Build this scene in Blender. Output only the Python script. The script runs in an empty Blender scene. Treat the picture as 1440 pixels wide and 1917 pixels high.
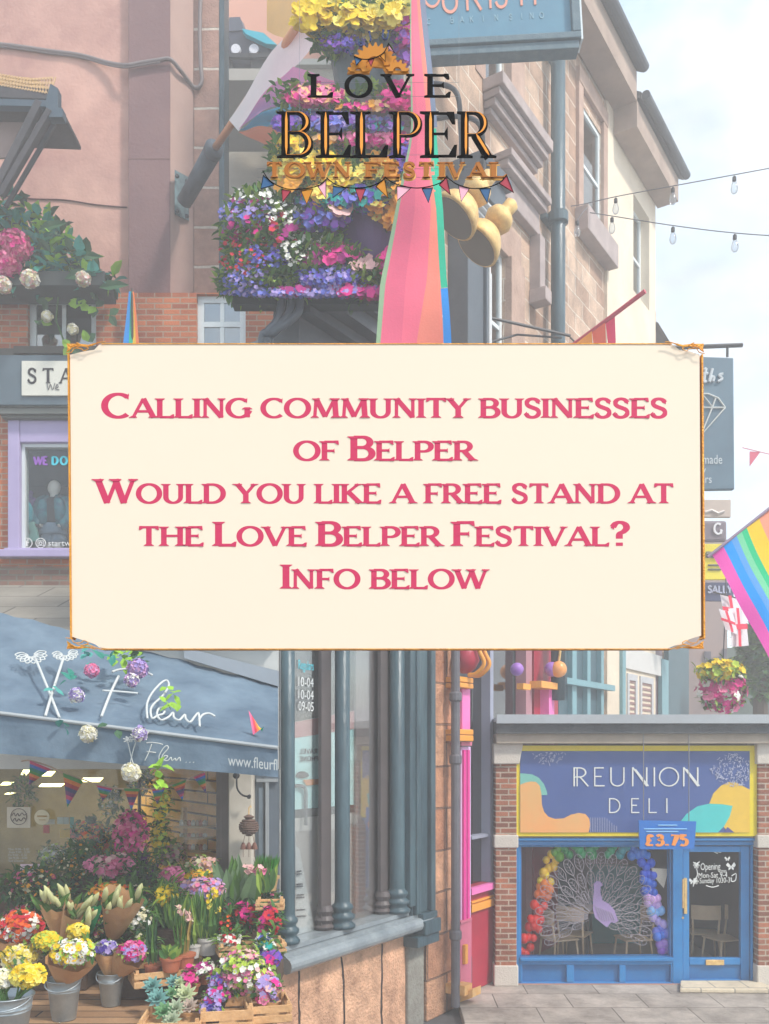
HAZE = 0.0125; EXPO = 0.92
import bpy, bmesh, math, random
from mathutils import Vector, Matrix
R = math.radians
PI = math.pi
SC = bpy.context.scene
COL = SC.collection
F = 1700.0; HZ = 1400.0; EYE = 3.2
rnd = random.Random(7)

def P(px, py, Y):
    """point seen at photo pixel px,py at distance Y"""
    return Vector(((px-720)*Y/F, Y, EYE+(HZ-py)*Y/F))
def FX(px, Y): return (px-720)*Y/F
def FZ(py, Y): return EYE+(HZ-py)*Y/F
# main stone terrace: its own frame (u along the street, w out into the street, z)
WO = Vector((-.958, 8.35, 0)); WD = Vector((.5467, .8373, 0)); WN = Vector((.8373, -.5467, 0))
TW = Matrix(((WD.x, WN.x, 0, WO.x), (WD.y, WN.y, 0, WO.y), (0, 0, 1, 0), (0, 0, 0, 1)))
def U(px, w=0.0):
    a = (px-720)/F
    return (WO.x+w*WN.x-a*(WO.y+w*WN.y))/(a*WD.y-WD.x)
def UZ(px, py, w=0.0):
    u = U(px, w); Y = WO.y+u*WD.y+w*WN.y
    return u, EYE+(HZ-py)*Y/F
def plane_hit(px, py, p0, nrm):
    o = Vector((0, 0, EYE)); d = Vector(((px-720)/F, 1, (HZ-py)/F))
    t = (p0-o).dot(nrm)/d.dot(nrm)
    return o+d*t

def lin(r, g, b, a=1):
    def f(c):
        c /= 255.0
        return c/12.92 if c <= .04045 else ((c+.055)/1.055)**2.4
    return (f(r), f(g), f(b), a)

class MB:
    def __init__(s, T=None):
        s.v = []; s.uv = []; s.f = []; s.m = []; s.T = T; s.mi = 0
    def add(s, pts, faces, mi=None):
        n = len(s.v)
        for p in pts:
            p = Vector(p); s.uv.append(p)
            s.v.append(s.T @ p if s.T is not None else p)
        for f in faces:
            s.f.append([i+n for i in f]); s.m.append(s.mi if mi is None else mi)
    def box(s, x0, x1, y0, y1, z0, z1, mi=None):
        s.add([(x0,y0,z0),(x1,y0,z0),(x1,y1,z0),(x0,y1,z0),(x0,y0,z1),(x1,y0,z1),(x1,y1,z1),(x0,y1,z1)],
              [(0,3,2,1),(4,5,6,7),(0,1,5,4),(1,2,6,5),(2,3,7,6),(3,0,4,7)], mi)
    def obox(s, c, ax, ay, az, mi=None):
        c = Vector(c); pts = []
        for k in (-1, 1):
            for a, b in ((-1,-1),(1,-1),(1,1),(-1,1)):
                pts.append(c+a*ax+b*ay+k*az)
        s.add(pts, [(0,3,2,1),(4,5,6,7),(0,1,5,4),(1,2,6,5),(2,3,7,6),(3,0,4,7)], mi)
    def beam(s, a, b, w, h, mi=None, up=(0,0,1)):
        a = Vector(a); b = Vector(b); d = b-a; u = Vector(up)
        sd = d.cross(u)
        if sd.length < 1e-6: sd = Vector((1,0,0))
        sd.normalize(); uu = sd.cross(d).normalized()
        s.obox((a+b)/2, sd*w/2, d/2, uu*h/2, mi)
    def tube(s, pts, r, n=8, mi=None, caps=True):
        pts = [Vector(p) for p in pts]; N = len(pts)
        rr = r if isinstance(r, (list, tuple)) else [r]*N
        out = []; ref = None
        for i, p in enumerate(pts):
            d = (pts[min(i+1, N-1)]-pts[max(i-1, 0)])
            if d.length < 1e-9: d = Vector((0,0,1))
            d.normalize()
            if ref is None:
                ref = d.orthogonal().normalized()
            else:
                ref = (ref-d*ref.dot(d))
                ref = ref.normalized() if ref.length > 1e-6 else d.orthogonal().normalized()
            b = d.cross(ref)
            for k in range(n):
                a = 2*PI*k/n
                out.append(p+(ref*math.cos(a)+b*math.sin(a))*rr[i])
        fs = []
        for i in range(N-1):
            for k in range(n):
                k2 = (k+1) % n
                fs.append((i*n+k, i*n+k2, (i+1)*n+k2, (i+1)*n+k))
        if caps:
            fs.append(tuple(range(n-1, -1, -1))); fs.append(tuple((N-1)*n+k for k in range(n)))
        s.add(out, fs, mi)
    def lathe(s, c, prof, n=24, mi=None, axis=None, sx=1, sy=1):
        c = Vector(c); ax = Vector(axis).normalized() if axis is not None else Vector((0,0,1))
        if axis is None: e1 = Vector((1,0,0)); e2 = Vector((0,1,0))
        else: e1 = ax.orthogonal().normalized(); e2 = ax.cross(e1)
        out = []
        for r, z in prof:
            for k in range(n):
                a = 2*PI*k/n
                out.append(c+e1*r*sx*math.cos(a)+e2*r*sy*math.sin(a)+ax*z)
        fs = []
        for i in range(len(prof)-1):
            for k in range(n):
                k2 = (k+1) % n
                fs.append((i*n+k, i*n+k2, (i+1)*n+k2, (i+1)*n+k))
        fs.append(tuple(range(n-1,-1,-1))); fs.append(tuple((len(prof)-1)*n+k for k in range(n)))
        s.add(out, fs, mi)
    def ball(s, c, rx, ry=None, rz=None, n=12, m=8, mi=None):
        ry = rx if ry is None else ry; rz = rx if rz is None else rz
        c = Vector(c); out = [c+Vector((0,0,-rz))]; 
        for i in range(1, m):
            t = -PI/2+PI*i/m
            for k in range(n):
                a = 2*PI*k/n
                out.append(c+Vector((rx*math.cos(t)*math.cos(a), ry*math.cos(t)*math.sin(a), rz*math.sin(t))))
        out.append(c+Vector((0,0,rz))); fs = []
        for k in range(n): fs.append((0, 1+(k+1)%n, 1+k))
        for i in range(m-2):
            for k in range(n):
                k2 = (k+1)%n; a = 1+i*n
                fs.append((a+k, a+k2, a+n+k2, a+n+k))
        L = len(out)-1; a = 1+(m-2)*n
        for k in range(n): fs.append((a+k, a+(k+1)%n, L))
        s.add(out, fs, mi)
    def prism(s, pts, off, mi=None):
        """planar polygon (3-D points) given thickness along off"""
        off = Vector(off); pts = [Vector(p) for p in pts]; n = len(pts)
        s.add(pts+[p+off for p in pts],
              [tuple(range(n)), tuple(range(2*n-1, n-1, -1))]+[(i, (i+1)%n, n+(i+1)%n, n+i) for i in range(n)], mi)
    def quad(s, a, b, c, d, mi=None): s.add([a,b,c,d], [(0,1,2,3)], mi)
    def wall(s, x0, x1, z0, z1, y0, y1, holes, mi=None):
        """slab in x-z between y0,y1 with rectangular openings (x0,x1,z0,z1)"""
        xs = sorted({x0, x1, *[min(max(h[i], x0), x1) for h in holes for i in (0, 1)]})
        zs = sorted({z0, z1, *[min(max(h[i], z0), z1) for h in holes for i in (2, 3)]})
        nx, nz = len(xs)-1, len(zs)-1
        def solid(i, j):
            if i < 0 or j < 0 or i >= nx or j >= nz: return False
            cx = (xs[i]+xs[i+1])/2; cz = (zs[j]+zs[j+1])/2
            return not any(h[0] < cx < h[1] and h[2] < cz < h[3] for h in holes)
        for i in range(nx):
            for j in range(nz):
                if not solid(i, j): continue
                a, b, c, d = xs[i], xs[i+1], zs[j], zs[j+1]
                s.quad((a,y0,c),(b,y0,c),(b,y0,d),(a,y0,d), mi)
                s.quad((a,y1,c),(a,y1,d),(b,y1,d),(b,y1,c), mi)
                if not solid(i-1,j): s.quad((a,y0,c),(a,y0,d),(a,y1,d),(a,y1,c), mi)
                if not solid(i+1,j): s.quad((b,y0,c),(b,y1,c),(b,y1,d),(b,y0,d), mi)
                if not solid(i,j-1): s.quad((a,y0,c),(a,y1,c),(b,y1,c),(b,y0,c), mi)
                if not solid(i,j+1): s.quad((a,y0,d),(b,y0,d),(b,y1,d),(a,y1,d), mi)
    def build(s, name, mats, parent=None, smooth=False, bevel=0, recalc=True):
        if not isinstance(mats, (list, tuple)): mats = [mats]
        me = bpy.data.meshes.new(name)
        if parent is not None:
            r = parent
            while r.parent: r = r.parent
            org = Vector(r.location)
        else:
            xs = [p.x for p in s.v]; ys = [p.y for p in s.v]; zs = [p.z for p in s.v]
            org = Vector(((min(xs)+max(xs))/2, (min(ys)+max(ys))/2, min(zs)))
        me.from_pydata([tuple(p-org) for p in s.v], [], s.f)
        me.update()
        for m in mats: me.materials.append(m)
        for p, mi in zip(me.polygons, s.m):
            p.material_index = min(mi, len(mats)-1); p.use_smooth = smooth
        uvl = me.uv_layers.new(name='UVMap')
        for p in me.polygons:
            vs = [s.uv[i] for i in p.vertices]
            n = (vs[1]-vs[0]).cross(vs[2]-vs[0])
            if len(vs) > 3: n += (vs[2]-vs[0]).cross(vs[3]-vs[0])
            ax = max(range(3), key=lambda k: abs(n[k]))
            for li, q in zip(p.loop_indices, vs):
                uvl.data[li].uv = (q.y, q.z) if ax == 0 else ((q.x, q.z) if ax == 1 else (q.x, q.y))
        o = bpy.data.objects.new(name, me); COL.objects.link(o)
        if parent is not None: o.parent = parent
        else: o.location = org
        if recalc:
            bm = bmesh.new(); bm.from_mesh(me)
            bmesh.ops.remove_doubles(bm, verts=bm.verts, dist=1e-6) if bevel else None
            bmesh.ops.recalc_face_normals(bm, faces=bm.faces); bm.to_mesh(me); bm.free()
        if bevel:
            b = o.modifiers.new('bevel', 'BEVEL'); b.width = bevel; b.segments = 2; b.limit_method = 'ANGLE'
        return o

def each(mb, name, mats, parent, **k):
    """every loose piece of mb becomes an object of its own"""
    par = list(range(len(mb.v)))
    def find(i):
        while par[i] != i: par[i] = par[par[i]]; i = par[i]
        return i
    for f in mb.f:
        for i in f[1:]: par[find(i)] = find(f[0])
    grp = {}
    for f, m in zip(mb.f, mb.m): grp.setdefault(find(f[0]), []).append((f, m))
    out = []
    for fs in grp.values():
        q = MB(); ids = {}
        for f, m in fs:
            for i in f:
                if i not in ids: ids[i] = len(q.v); q.v.append(mb.v[i]); q.uv.append(mb.uv[i])
            q.f.append([ids[i] for i in f]); q.m.append(m)
        out.append(q.build(name, mats, parent, **k))
    return out

def tag(o, label=None, cat=None, group=None, kind=None):
    if label: o['label'] = label
    if cat: o['category'] = cat
    if group: o['group'] = group
    if kind: o['kind'] = kind
    return o
def thing(name, label, cat, loc=(0,0,0), group=None):
    o = bpy.data.objects.new(name, None); COL.objects.link(o)
    o.location = loc; o.empty_display_size = .1
    return tag(o, label, cat, group)
def copy_tree(o, loc, rz=0, label=None, scale=1):
    def rec(a, par):
        c = a.copy(); COL.objects.link(c)
        if par: c.parent = par
        for ch in [x for x in SRC.get(a.name, [])]: rec(ch, c)
        return c
    SRC = {}
    for x in COL.objects:
        if x.parent: SRC.setdefault(x.parent.name, []).append(x)
    c = rec(o, None); c.location = loc; c.rotation_euler = (0,0,rz); c.scale = (scale,)*3
    if label: c['label'] = label
    return c

# ---------------------------------------------------------------- materials
def new_mat(name):
    m = bpy.data.materials.new(name); m.use_nodes = True
    return m, m.node_tree.nodes, m.node_tree.links, m.node_tree.nodes['Principled BSDF']
def surf(name, c1, c2=None, scale=4.0, rough=.7, bump=.0, metal=0, bscale=None, spec=.4, detail=6, stretch=(1,1,1), trans=0):
    m, N, L, B = new_mat(name)
    B.inputs['Roughness'].default_value = rough; B.inputs['Metallic'].default_value = metal
    B.inputs['Specular IOR Level'].default_value = spec
    c2 = c2 or tuple(x*.8 for x in c1[:3])+(1,)
    tc = N.new('ShaderNodeTexCoord'); mp = N.new('ShaderNodeMapping'); mp.inputs['Scale'].default_value = stretch
    L.new(tc.outputs['Object'], mp.inputs['Vector'])
    nz = N.new('ShaderNodeTexNoise'); nz.inputs['Scale'].default_value = scale; nz.inputs['Detail'].default_value = detail
    nz.inputs['Roughness'].default_value = .65
    L.new(mp.outputs[0], nz.inputs['Vector'])
    cr = N.new('ShaderNodeValToRGB'); cr.color_ramp.elements[0].position = .3; cr.color_ramp.elements[1].position = .7
    cr.color_ramp.elements[0].color = c1; cr.color_ramp.elements[1].color = c2
    L.new(nz.outputs[0], cr.inputs[0]); L.new(cr.outputs[0], B.inputs['Base Color'])
    if bump:
        n2 = N.new('ShaderNodeTexNoise'); n2.inputs['Scale'].default_value = bscale or scale*8; n2.inputs['Detail'].default_value = 5
        L.new(mp.outputs[0], n2.inputs['Vector'])
        bp = N.new('ShaderNodeBump'); bp.inputs['Strength'].default_value = bump; bp.inputs['Distance'].default_value = .02
        L.new(n2.outputs[0], bp.inputs['Height']); L.new(bp.outputs[0], B.inputs['Normal'])
    if trans:
        B.inputs['Subsurface Weight'].default_value = 0
        tr = N.new('ShaderNodeBsdfTranslucent'); mx = N.new('ShaderNodeMixShader'); mx.inputs[0].default_value = trans
        L.new(cr.outputs[0], tr.inputs['Color']); L.new(B.outputs[0], mx.inputs[1]); L.new(tr.outputs[0], mx.inputs[2])
        L.new(mx.outputs[0], N['Material Output'].inputs[0])
    return m
def masonry(name, c1, c2, mortar, bw, bh, mw, rough=.85, bump=.5, offset=.5, var=None, noise=3.0, wob=.0, squash=1):
    m, N, L, B = new_mat(name)
    B.inputs['Roughness'].default_value = rough
    uv = N.new('ShaderNodeUVMap'); uv.uv_map = 'UVMap'
    src = uv.outputs[0]
    tc = N.new('ShaderNodeTexCoord')
    if wob:
        nw = N.new('ShaderNodeTexNoise'); nw.inputs['Scale'].default_value = 2.5; L.new(tc.outputs['Object'], nw.inputs['Vector'])
        ad = N.new('ShaderNodeVectorMath'); ad.operation = 'MULTIPLY_ADD'; ad.inputs[1].default_value = (wob, wob, 0)
        L.new(nw.outputs['Color'], ad.inputs[0]); L.new(uv.outputs[0], ad.inputs[2]); src = ad.outputs[0]
    bt = N.new('ShaderNodeTexBrick'); L.new(src, bt.inputs['Vector'])
    bt.inputs['Scale'].default_value = 1; bt.inputs['Brick Width'].default_value = bw; bt.inputs['Row Height'].default_value = bh
    bt.inputs['Mortar Size'].default_value = mw; bt.inputs['Mortar Smooth'].default_value = .3; bt.offset = offset
    bt.inputs['Color1'].default_value = c1; bt.inputs['Color2'].default_value = c2; bt.inputs['Mortar'].default_value = mortar
    nz = N.new('ShaderNodeTexNoise'); nz.inputs['Scale'].default_value = noise; nz.inputs['Detail'].default_value = 8; nz.inputs['Roughness'].default_value = .7
    L.new(tc.outputs['Object'], nz.inputs['Vector'])
    cr = N.new('ShaderNodeValToRGB'); cr.color_ramp.elements[0].position = .3; cr.color_ramp.elements[1].position = .72
    cr.color_ramp.elements[0].color = var[0] if var else (.72,.7,.68,1); cr.color_ramp.elements[1].color = var[1] if var else (1.15,1.12,1.1,1)
    L.new(nz.outputs[0], cr.inputs[0])
    mx = N.new('ShaderNodeMix'); mx.data_type = 'RGBA'; mx.blend_type = 'MULTIPLY'; mx.inputs[0].default_value = 1
    L.new(bt.outputs['Color'], mx.inputs[6]); L.new(cr.outputs[0], mx.inputs[7]); L.new(mx.outputs[2], B.inputs['Base Color'])
    n2 = N.new('ShaderNodeTexNoise'); n2.inputs['Scale'].default_value = 35; n2.inputs['Detail'].default_value = 6
    L.new(tc.outputs['Object'], n2.inputs['Vector'])
    su = N.new('ShaderNodeMath'); su.operation = 'MULTIPLY_ADD'; su.inputs[1].default_value = -1.0
    L.new(bt.outputs['Fac'], su.inputs[0]); L.new(n2.outputs[0], su.inputs[2])
    bp = N.new('ShaderNodeBump'); bp.inputs['Strength'].default_value = bump; bp.inputs['Distance'].default_value = .015
    L.new(su.outputs[0], bp.inputs['Height']); L.new(bp.outputs[0], B.inputs['Normal'])
    return m
def glass(name, tint=(.85,.93,.95,1), refl=.12, rough=.02):
    m, N, L, B = new_mat(name); N.remove(B)
    t = N.new('ShaderNodeBsdfTransparent'); t.inputs[0].default_value = tint
    g = N.new('ShaderNodeBsdfGlossy'); g.inputs['Roughness'].default_value = rough
    lw = N.new('ShaderNodeLayerWeight'); lw.inputs['Blend'].default_value = .25
    ma = N.new('ShaderNodeMath'); ma.operation = 'MULTIPLY_ADD'; ma.inputs[1].default_value = .6; ma.inputs[2].default_value = refl
    L.new(lw.outputs['Fresnel'], ma.inputs[0])
    mx = N.new('ShaderNodeMixShader'); L.new(ma.outputs[0], mx.inputs[0]); L.new(t.outputs[0], mx.inputs[1]); L.new(g.outputs[0], mx.inputs[2])
    L.new(mx.outputs[0], N['Material Output'].inputs[0])
    return m
def emit(name, c, s):
    m, N, L, B = new_mat(name)
    B.inputs['Base Color'].default_value = c; B.inputs['Emission Color'].default_value = c; B.inputs['Emission Strength'].default_value = s
    return m
M = {}
def plain(key, rgb, rough=.55, metal=0, k=.9, scale=6, bump=0, spec=.4, trans=0):
    if key in M: return M[key]
    c = lin(*rgb)
    M[key] = surf(key, c, tuple(x*k for x in c[:3])+(1,), scale, rough, bump, metal, spec=spec, trans=trans)
    return M[key]

# ---------------------------------------------------------------- stroke alphabet (cap height 1)
def arc(cx, cy, rx, ry, a0, a1, n=18):
    return [(cx+rx*math.cos(R(a0+(a1-a0)*i/n)), cy+ry*math.sin(R(a0+(a1-a0)*i/n))) for i in range(n+1)]
def crv(pts, n=6):
    out = []; N = len(pts)
    for i in range(N-1):
        p0 = pts[max(i-1,0)]; p1 = pts[i]; p2 = pts[i+1]; p3 = pts[min(i+2,N-1)]
        for k in range(n):
            t = k/n
            out.append(tuple(.5*((2*p1[j])+(-p0[j]+p2[j])*t+(2*p0[j]-5*p1[j]+4*p2[j]-p3[j])*t*t+(-p0[j]+3*p1[j]-3*p2[j]+p3[j])*t**3) for j in range(len(p1))))
    out.append(tuple(pts[-1])); return out
# glyph = (width, [(points, weight, start_serif, end_serif)])  weight: T thick, t thin, a auto
GL = {
'A': (.84, [([(0.04,0),(.42,1)],'t','h',''), ([(.42,1),(.80,0)],'T','','h'), ([(.17,.33),(.67,.33)],'t','','')]),
'B': (.70, [([(.12,0),(.12,1)],'T','h','h'), ([(.12,.97)]+arc(.36,.755,.23,.215,90,-90)+[(.12,.54)],'a','',''), ([(.12,.54)]+arc(.38,.285,.27,.255,90,-90)+[(.12,.03)],'a','','')]),
'C': (.80, [(arc(.46,.5,.40,.48,48,312,26),'a','d','')]),
'D': (.82, [([(.12,0),(.12,1)],'T','h','h'), ([(.12,.97)]+arc(.34,.5,.42,.47,90,-90)+[(.12,.03)],'a','','')]),
'E': (.66, [([(.12,0),(.12,1)],'T','h','h'), ([(.12,.97),(.60,.97)],'t','','d'), ([(.12,.52),(.48,.52)],'t','','b'), ([(.12,.03),(.64,.03)],'t','','u')]),
'F': (.62, [([(.12,0),(.12,1)],'T','h','h'), ([(.12,.97),(.60,.97)],'t','','d'), ([(.12,.50),(.47,.50)],'t','','b')]),
'G': (.86, [(arc(.46,.5,.40,.48,50,345,26),'a','d',''), ([(.76,.02),(.76,.44)],'T','','h')]),
'H': (.84, [([(.12,0),(.12,1)],'T','h','h'), ([(.72,0),(.72,1)],'T','h','h'), ([(.12,.52),(.72,.52)],'t','','')]),
'I': (.24, [([(.12,0),(.12,1)],'T','h','h')]),
'J': (.40, [([(.26,1),(.26,.12)]+arc(.12,.12,.14,.14,0,-110,8),'T','h','')]),
'K': (.78, [([(.12,0),(.12,1)],'T','h','h'), ([(.66,1),(.14,.44)],'t','h',''), ([(.28,.58),(.72,0)],'T','','h')]),
'L': (.62, [([(.12,0),(.12,1)],'T','h','h'), ([(.12,.03),(.60,.03)],'t','','u')]),
'M': (1.0, [([(.11,0),(.16,1)],'t','h','h'), ([(.16,1),(.50,.05)],'T','',''), ([(.50,.05),(.84,1)],'t','',''), ([(.84,1),(.89,0)],'T','h','h')]),
'N': (.84, [([(.12,0),(.12,1)],'t','h','h'), ([(.12,1),(.72,.02)],'T','',''), ([(.72,0),(.72,1)],'t','','h')]),
'O': (.92, [(arc(.46,.5,.40,.48,0,360,36),'a','','')]),
'P': (.66, [([(.12,0),(.12,1)],'T','h','h'), ([(.12,.97)]+arc(.34,.72,.27,.25,90,-90)+[(.12,.47)],'a','','')]),
'R': (.76, [([(.12,0),(.12,1)],'T','h','h'), ([(.12,.97)]+arc(.34,.73,.25,.24,90,-90)+[(.12,.49)],'a','',''), ([(.36,.50),(.70,0)],'T','','h')]),
'S': (.60, [(crv([(.52,.80),(.44,.93),(.29,.98),(.14,.91),(.09,.75),(.16,.61),(.31,.52),(.47,.42),(.53,.26),(.46,.09),(.30,.02),(.14,.07),(.06,.22)]),'s','d','u2')]),
'T': (.74, [([(.37,0),(.37,1)],'T','h',''), ([(.05,.97),(.69,.97)],'t','d','d')]),
'U': (.80, [([(.12,1),(.12,.34)]+arc(.40,.32,.28,.30,180,360,16)+[(.68,1)],'u','h','h')]),
'V': (.82, [([(.06,1),(.41,0)],'T','h',''), ([(.41,0),(.76,1)],'t','','h')]),
'W': (1.18, [([(.05,1),(.34,0)],'T','h',''), ([(.34,0),(.60,.92)],'t','',''), ([(.58,1),(.85,0)],'T','h',''), ([(.85,0),(1.13,1)],'t','','h')]),
'Y': (.76, [([(.05,1),(.38,.46)],'T','h',''), ([(.38,.46),(.71,1)],'t','','h'), ([(.38,0),(.38,.48)],'T','h','')]),
'?': (.56, [(crv([(.08,.78),(.16,.93),(.30,.98),(.44,.90),(.48,.74),(.40,.60),(.28,.50),(.27,.30)]),'a','d',''), ([(.27,.0),(.27,.14)],'T','','')]),
'2': (.56, [(crv([(.07,.78),(.14,.93),(.28,.98),(.42,.90),(.46,.74),(.38,.54),(.20,.28),(.06,.03)]),'a','',''), ([(.06,.03),(.50,.03)],'t','','u')]),
'6': (.60, [(crv([(.48,.96),(.30,.86),(.14,.62),(.09,.32)]),'a','',''), (arc(.30,.29,.22,.27,0,360,24),'a','','')]),
'3': (.54, [(crv([(.08,.86),(.26,.98),(.42,.86),(.40,.64),(.24,.54),(.42,.46),(.48,.24),(.34,.04),(.16,.02),(.05,.14)]),'a','','')]),
'7': (.54, [([(.05,.96),(.48,.96),(.20,0)],'a','','')]),
'5': (.54, [([(.44,.96),(.14,.96),(.11,.56)],'a','',''), (crv([(.11,.56),(.28,.62),(.44,.50),(.47,.28),(.36,.06),(.18,.02),(.05,.10)]),'a','','')]),
'£': (.60, [(crv([(.50,.80),(.40,.96),(.26,.92),(.20,.72),(.22,.40),(.10,.04)]),'a','',''), ([(.08,.04),(.54,.04)],'t','',''), ([(.08,.48),(.42,.48)],'t','','')]),
'.': (.22, [([(.11,.0),(.11,.14)],'T','','')]),
'-': (.40, [([(.05,.45),(.35,.45)],'t','','')]),
'&': (.80, [(crv([(.74,.02),(.5,.26),(.24,.66),(.24,.88),(.36,.97),(.48,.86),(.44,.68),(.16,.42),(.10,.22),(.24,.04),(.46,.06),(.62,.24),(.68,.46)]),'a','','')]),
}
def ribbon(mb, pts, widths, put, d0, d1, mi=None):
    """variable-width stroke as a solid ribbon; put(x,y,d) maps glyph plane + depth to world"""
    closed = len(pts) > 6 and abs(pts[0][0]-pts[-1][0]) < 1e-6 and abs(pts[0][1]-pts[-1][1]) < 1e-6
    N = len(pts); Ls = []; Rs = []
    for i, p in enumerate(pts):
        if closed:
            a = pts[i-1] if i > 0 else pts[-2]; b = pts[i+1] if i < N-1 else pts[1]
        else:
            a = pts[max(i-1,0)]; b = pts[min(i+1,N-1)]
        dx, dy = b[0]-a[0], b[1]-a[1]; l = math.hypot(dx, dy) or 1
        nx, ny = -dy/l, dx/l; k = 1
        if 0 < i < N-1:
            d1x, d1y = p[0]-pts[i-1][0], p[1]-pts[i-1][1]; l1 = math.hypot(d1x, d1y) or 1
            c = abs((d1x*dx+d1y*dy)/(l1*l)); k = 1/max(c, .6)
        h = widths[i]/2*k
        Ls.append((p[0]+nx*h, p[1]+ny*h)); Rs.append((p[0]-nx*h, p[1]-ny*h))
    v = []
    for q in (d0, d1):
        for i in range(N): v.append(put(Ls[i][0], Ls[i][1], q)); v.append(put(Rs[i][0], Rs[i][1], q))
    o = 2*N; fs = []
    for i in range(N-1):
        a = 2*i
        fs += [(a, a+2, a+3, a+1), (o+a, o+a+1, o+a+3, o+a+2), (a, o+a, o+a+2, a+2), (a+1, a+3, o+a+3, o+a+1)]
    if not closed: fs += [(0, 1, o+1, o), (2*N-2, o+2*N-2, o+2*N-1, 2*N-1)]
    mb.add(v, fs, mi)
def wfun(pts, wt, thick, thin):
    out = []; N = len(pts)
    for i in range(N):
        a = pts[max(i-1,0)]; b = pts[min(i+1,N-1)]
        if i in (0, N-1) and N > 6 and pts[0] == pts[-1]: a = pts[-2]; b = pts[1]
        dx, dy = b[0]-a[0], b[1]-a[1]; l = math.hypot(dx, dy) or 1; v = abs(dy)/l
        if wt == 'T': w = thick
        elif wt == 't': w = thin
        elif wt == 's': w = thick+(thin-thick)*(1-abs(dx)/l)**2 if False else thin+(thick-thin)*(.35+.65*(abs(dx)/l if abs(pts[i][1]-.5) < .28 else v*.6))
        elif wt == 'u':
            w = thin+(thick-thin)*v**1.3
            if pts[i][0] > .45 : w = thin+(thick-thin)*v**1.3*.75
        else: w = thin+(thick-thin)*v**1.3
        out.append(w)
    return out
def glyph(mb, ch, put, thick, thin, serif, depth, mi=None, inline=None, inl_mi=None):
    if ch not in GL: return
    dz = 0
    for pts, wt, s0, s1 in GL[ch][1]:
        ws = wfun(pts, wt, thick, thin)
        if inline is None:
            ribbon(mb, pts, ws, put, 0, depth+dz, mi)
            if serif:
                for (p, q, w, s) in ((pts[0], pts[1], ws[0], s0), (pts[-1], pts[-2], ws[-1], s1)):
                    if not s: continue
                    x, y = p; D = depth+dz+.00025*(1+len(GL[ch][1])); 
                    sw, sh = serif[:2]
                    if s == 'h':
                        sg = 1 if y < .5 else -1
                        if y > .9: y = 1.0
                        if y < .1: y = 0.0
                        slope = (q[0]-p[0])/((q[1]-p[1]) or 1)
                        xm = x+slope*sg*sh
                        hw = w/2
                        poly = [(x-hw-sw, y), (x-hw-sw, y+sg*.02), (xm-hw*.98, y+sg*sh), (xm+hw*.98, y+sg*sh), (x+hw+sw, y+sg*.02), (x+hw+sw, y)]
                    elif s in ('d', 'u', 'u2'):
                        sg = -1 if s == 'd' else 1
                        L = serif[2] if len(serif) > 2 else sh*1.9
                        sx = 1 if q[0] < x else -1
                        if s == 'u2': sx = -1
                        y0 = y-sg*thin/2
                        poly = [(x-sx*sw*1.2, y0), (x+sx*.03, y0), (x+sx*.05, y0+sg*L), (x-sx*.01, y0+sg*L*.97), (x-sx*sw*1.2, y0+sg*thin)]
                        if ch in 'CGS?':
                            poly = [(x-.07, y+sg*.00-.02), (x+.035, y+sg*.10), (x+.045, y-sg*.16), (x-.0, y-sg*.09)]
                    elif s == 'b':
                        bb = (serif[2]*.55 if len(serif) > 2 else sh*.9); poly = [(x-.06, y), (x+.015, y+bb), (x+.02, y-bb)]
                    mb.prism([put(a, b, 0) for a, b in poly], put(0,0,D)-put(0,0,0), mi)
        else:
            if max(ws) < thick*.8: continue
            iw = [max(0.004, (w-thin)*inline) for w in ws]
            # keep the gold inlay away from the ends
            P2 = list(pts)
            if len(P2) == 2:
                (x0,y0),(x1,y1) = P2
                P2 = [(x0+(x1-x0)*t, y0+(y1-y0)*t) for t in (.04,.2,.5,.8,.96)]
                iw = [.2*iw[0], iw[0], iw[0], iw[0], .2*iw[0]]
            P2 = [(a+thick*.12, b) for a, b in P2]
            ribbon(mb, P2, iw, put, depth, depth+.0012, mi)
        dz += .00025
def text_width(t, h_small, h_big, track, space):
    w = 0
    for ch in t:
        if ch == ' ': w += space*h_small; continue
        h = h_big if ch.isupper() or ch in '?£' or ch.isdigit() else h_small
        w += (GL[ch.upper()][0]+track)*h
    return w
def text_line(mb, t, x0, x1, ybase, h_big, h_small, put, thick, thin, serif, depth, track=.08, space=.42, mi=None, xsc=None, inline=None, reverse=False):
    """small-cap line stretched to run from x0 to x1 (put's units)"""
    w = text_width(t, h_small, h_big, track, space)-track*h_small
    k = (x1-x0)/w if xsc is None else xsc
    x = x0
    for ch in t:
        if ch == ' ': x += space*h_small*k; continue
        h = h_big if ch.isupper() or ch in '?£' or ch.isdigit() else h_small
        def pp(a, b, d, x=x, h=h): return put(x+a*h*k, ybase+b*h, d)
        glyph(mb, ch.upper(), pp, thick, thin, serif, depth, mi, inline)
        x += (GL[ch.upper()][0]+track)*h*k
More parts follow.
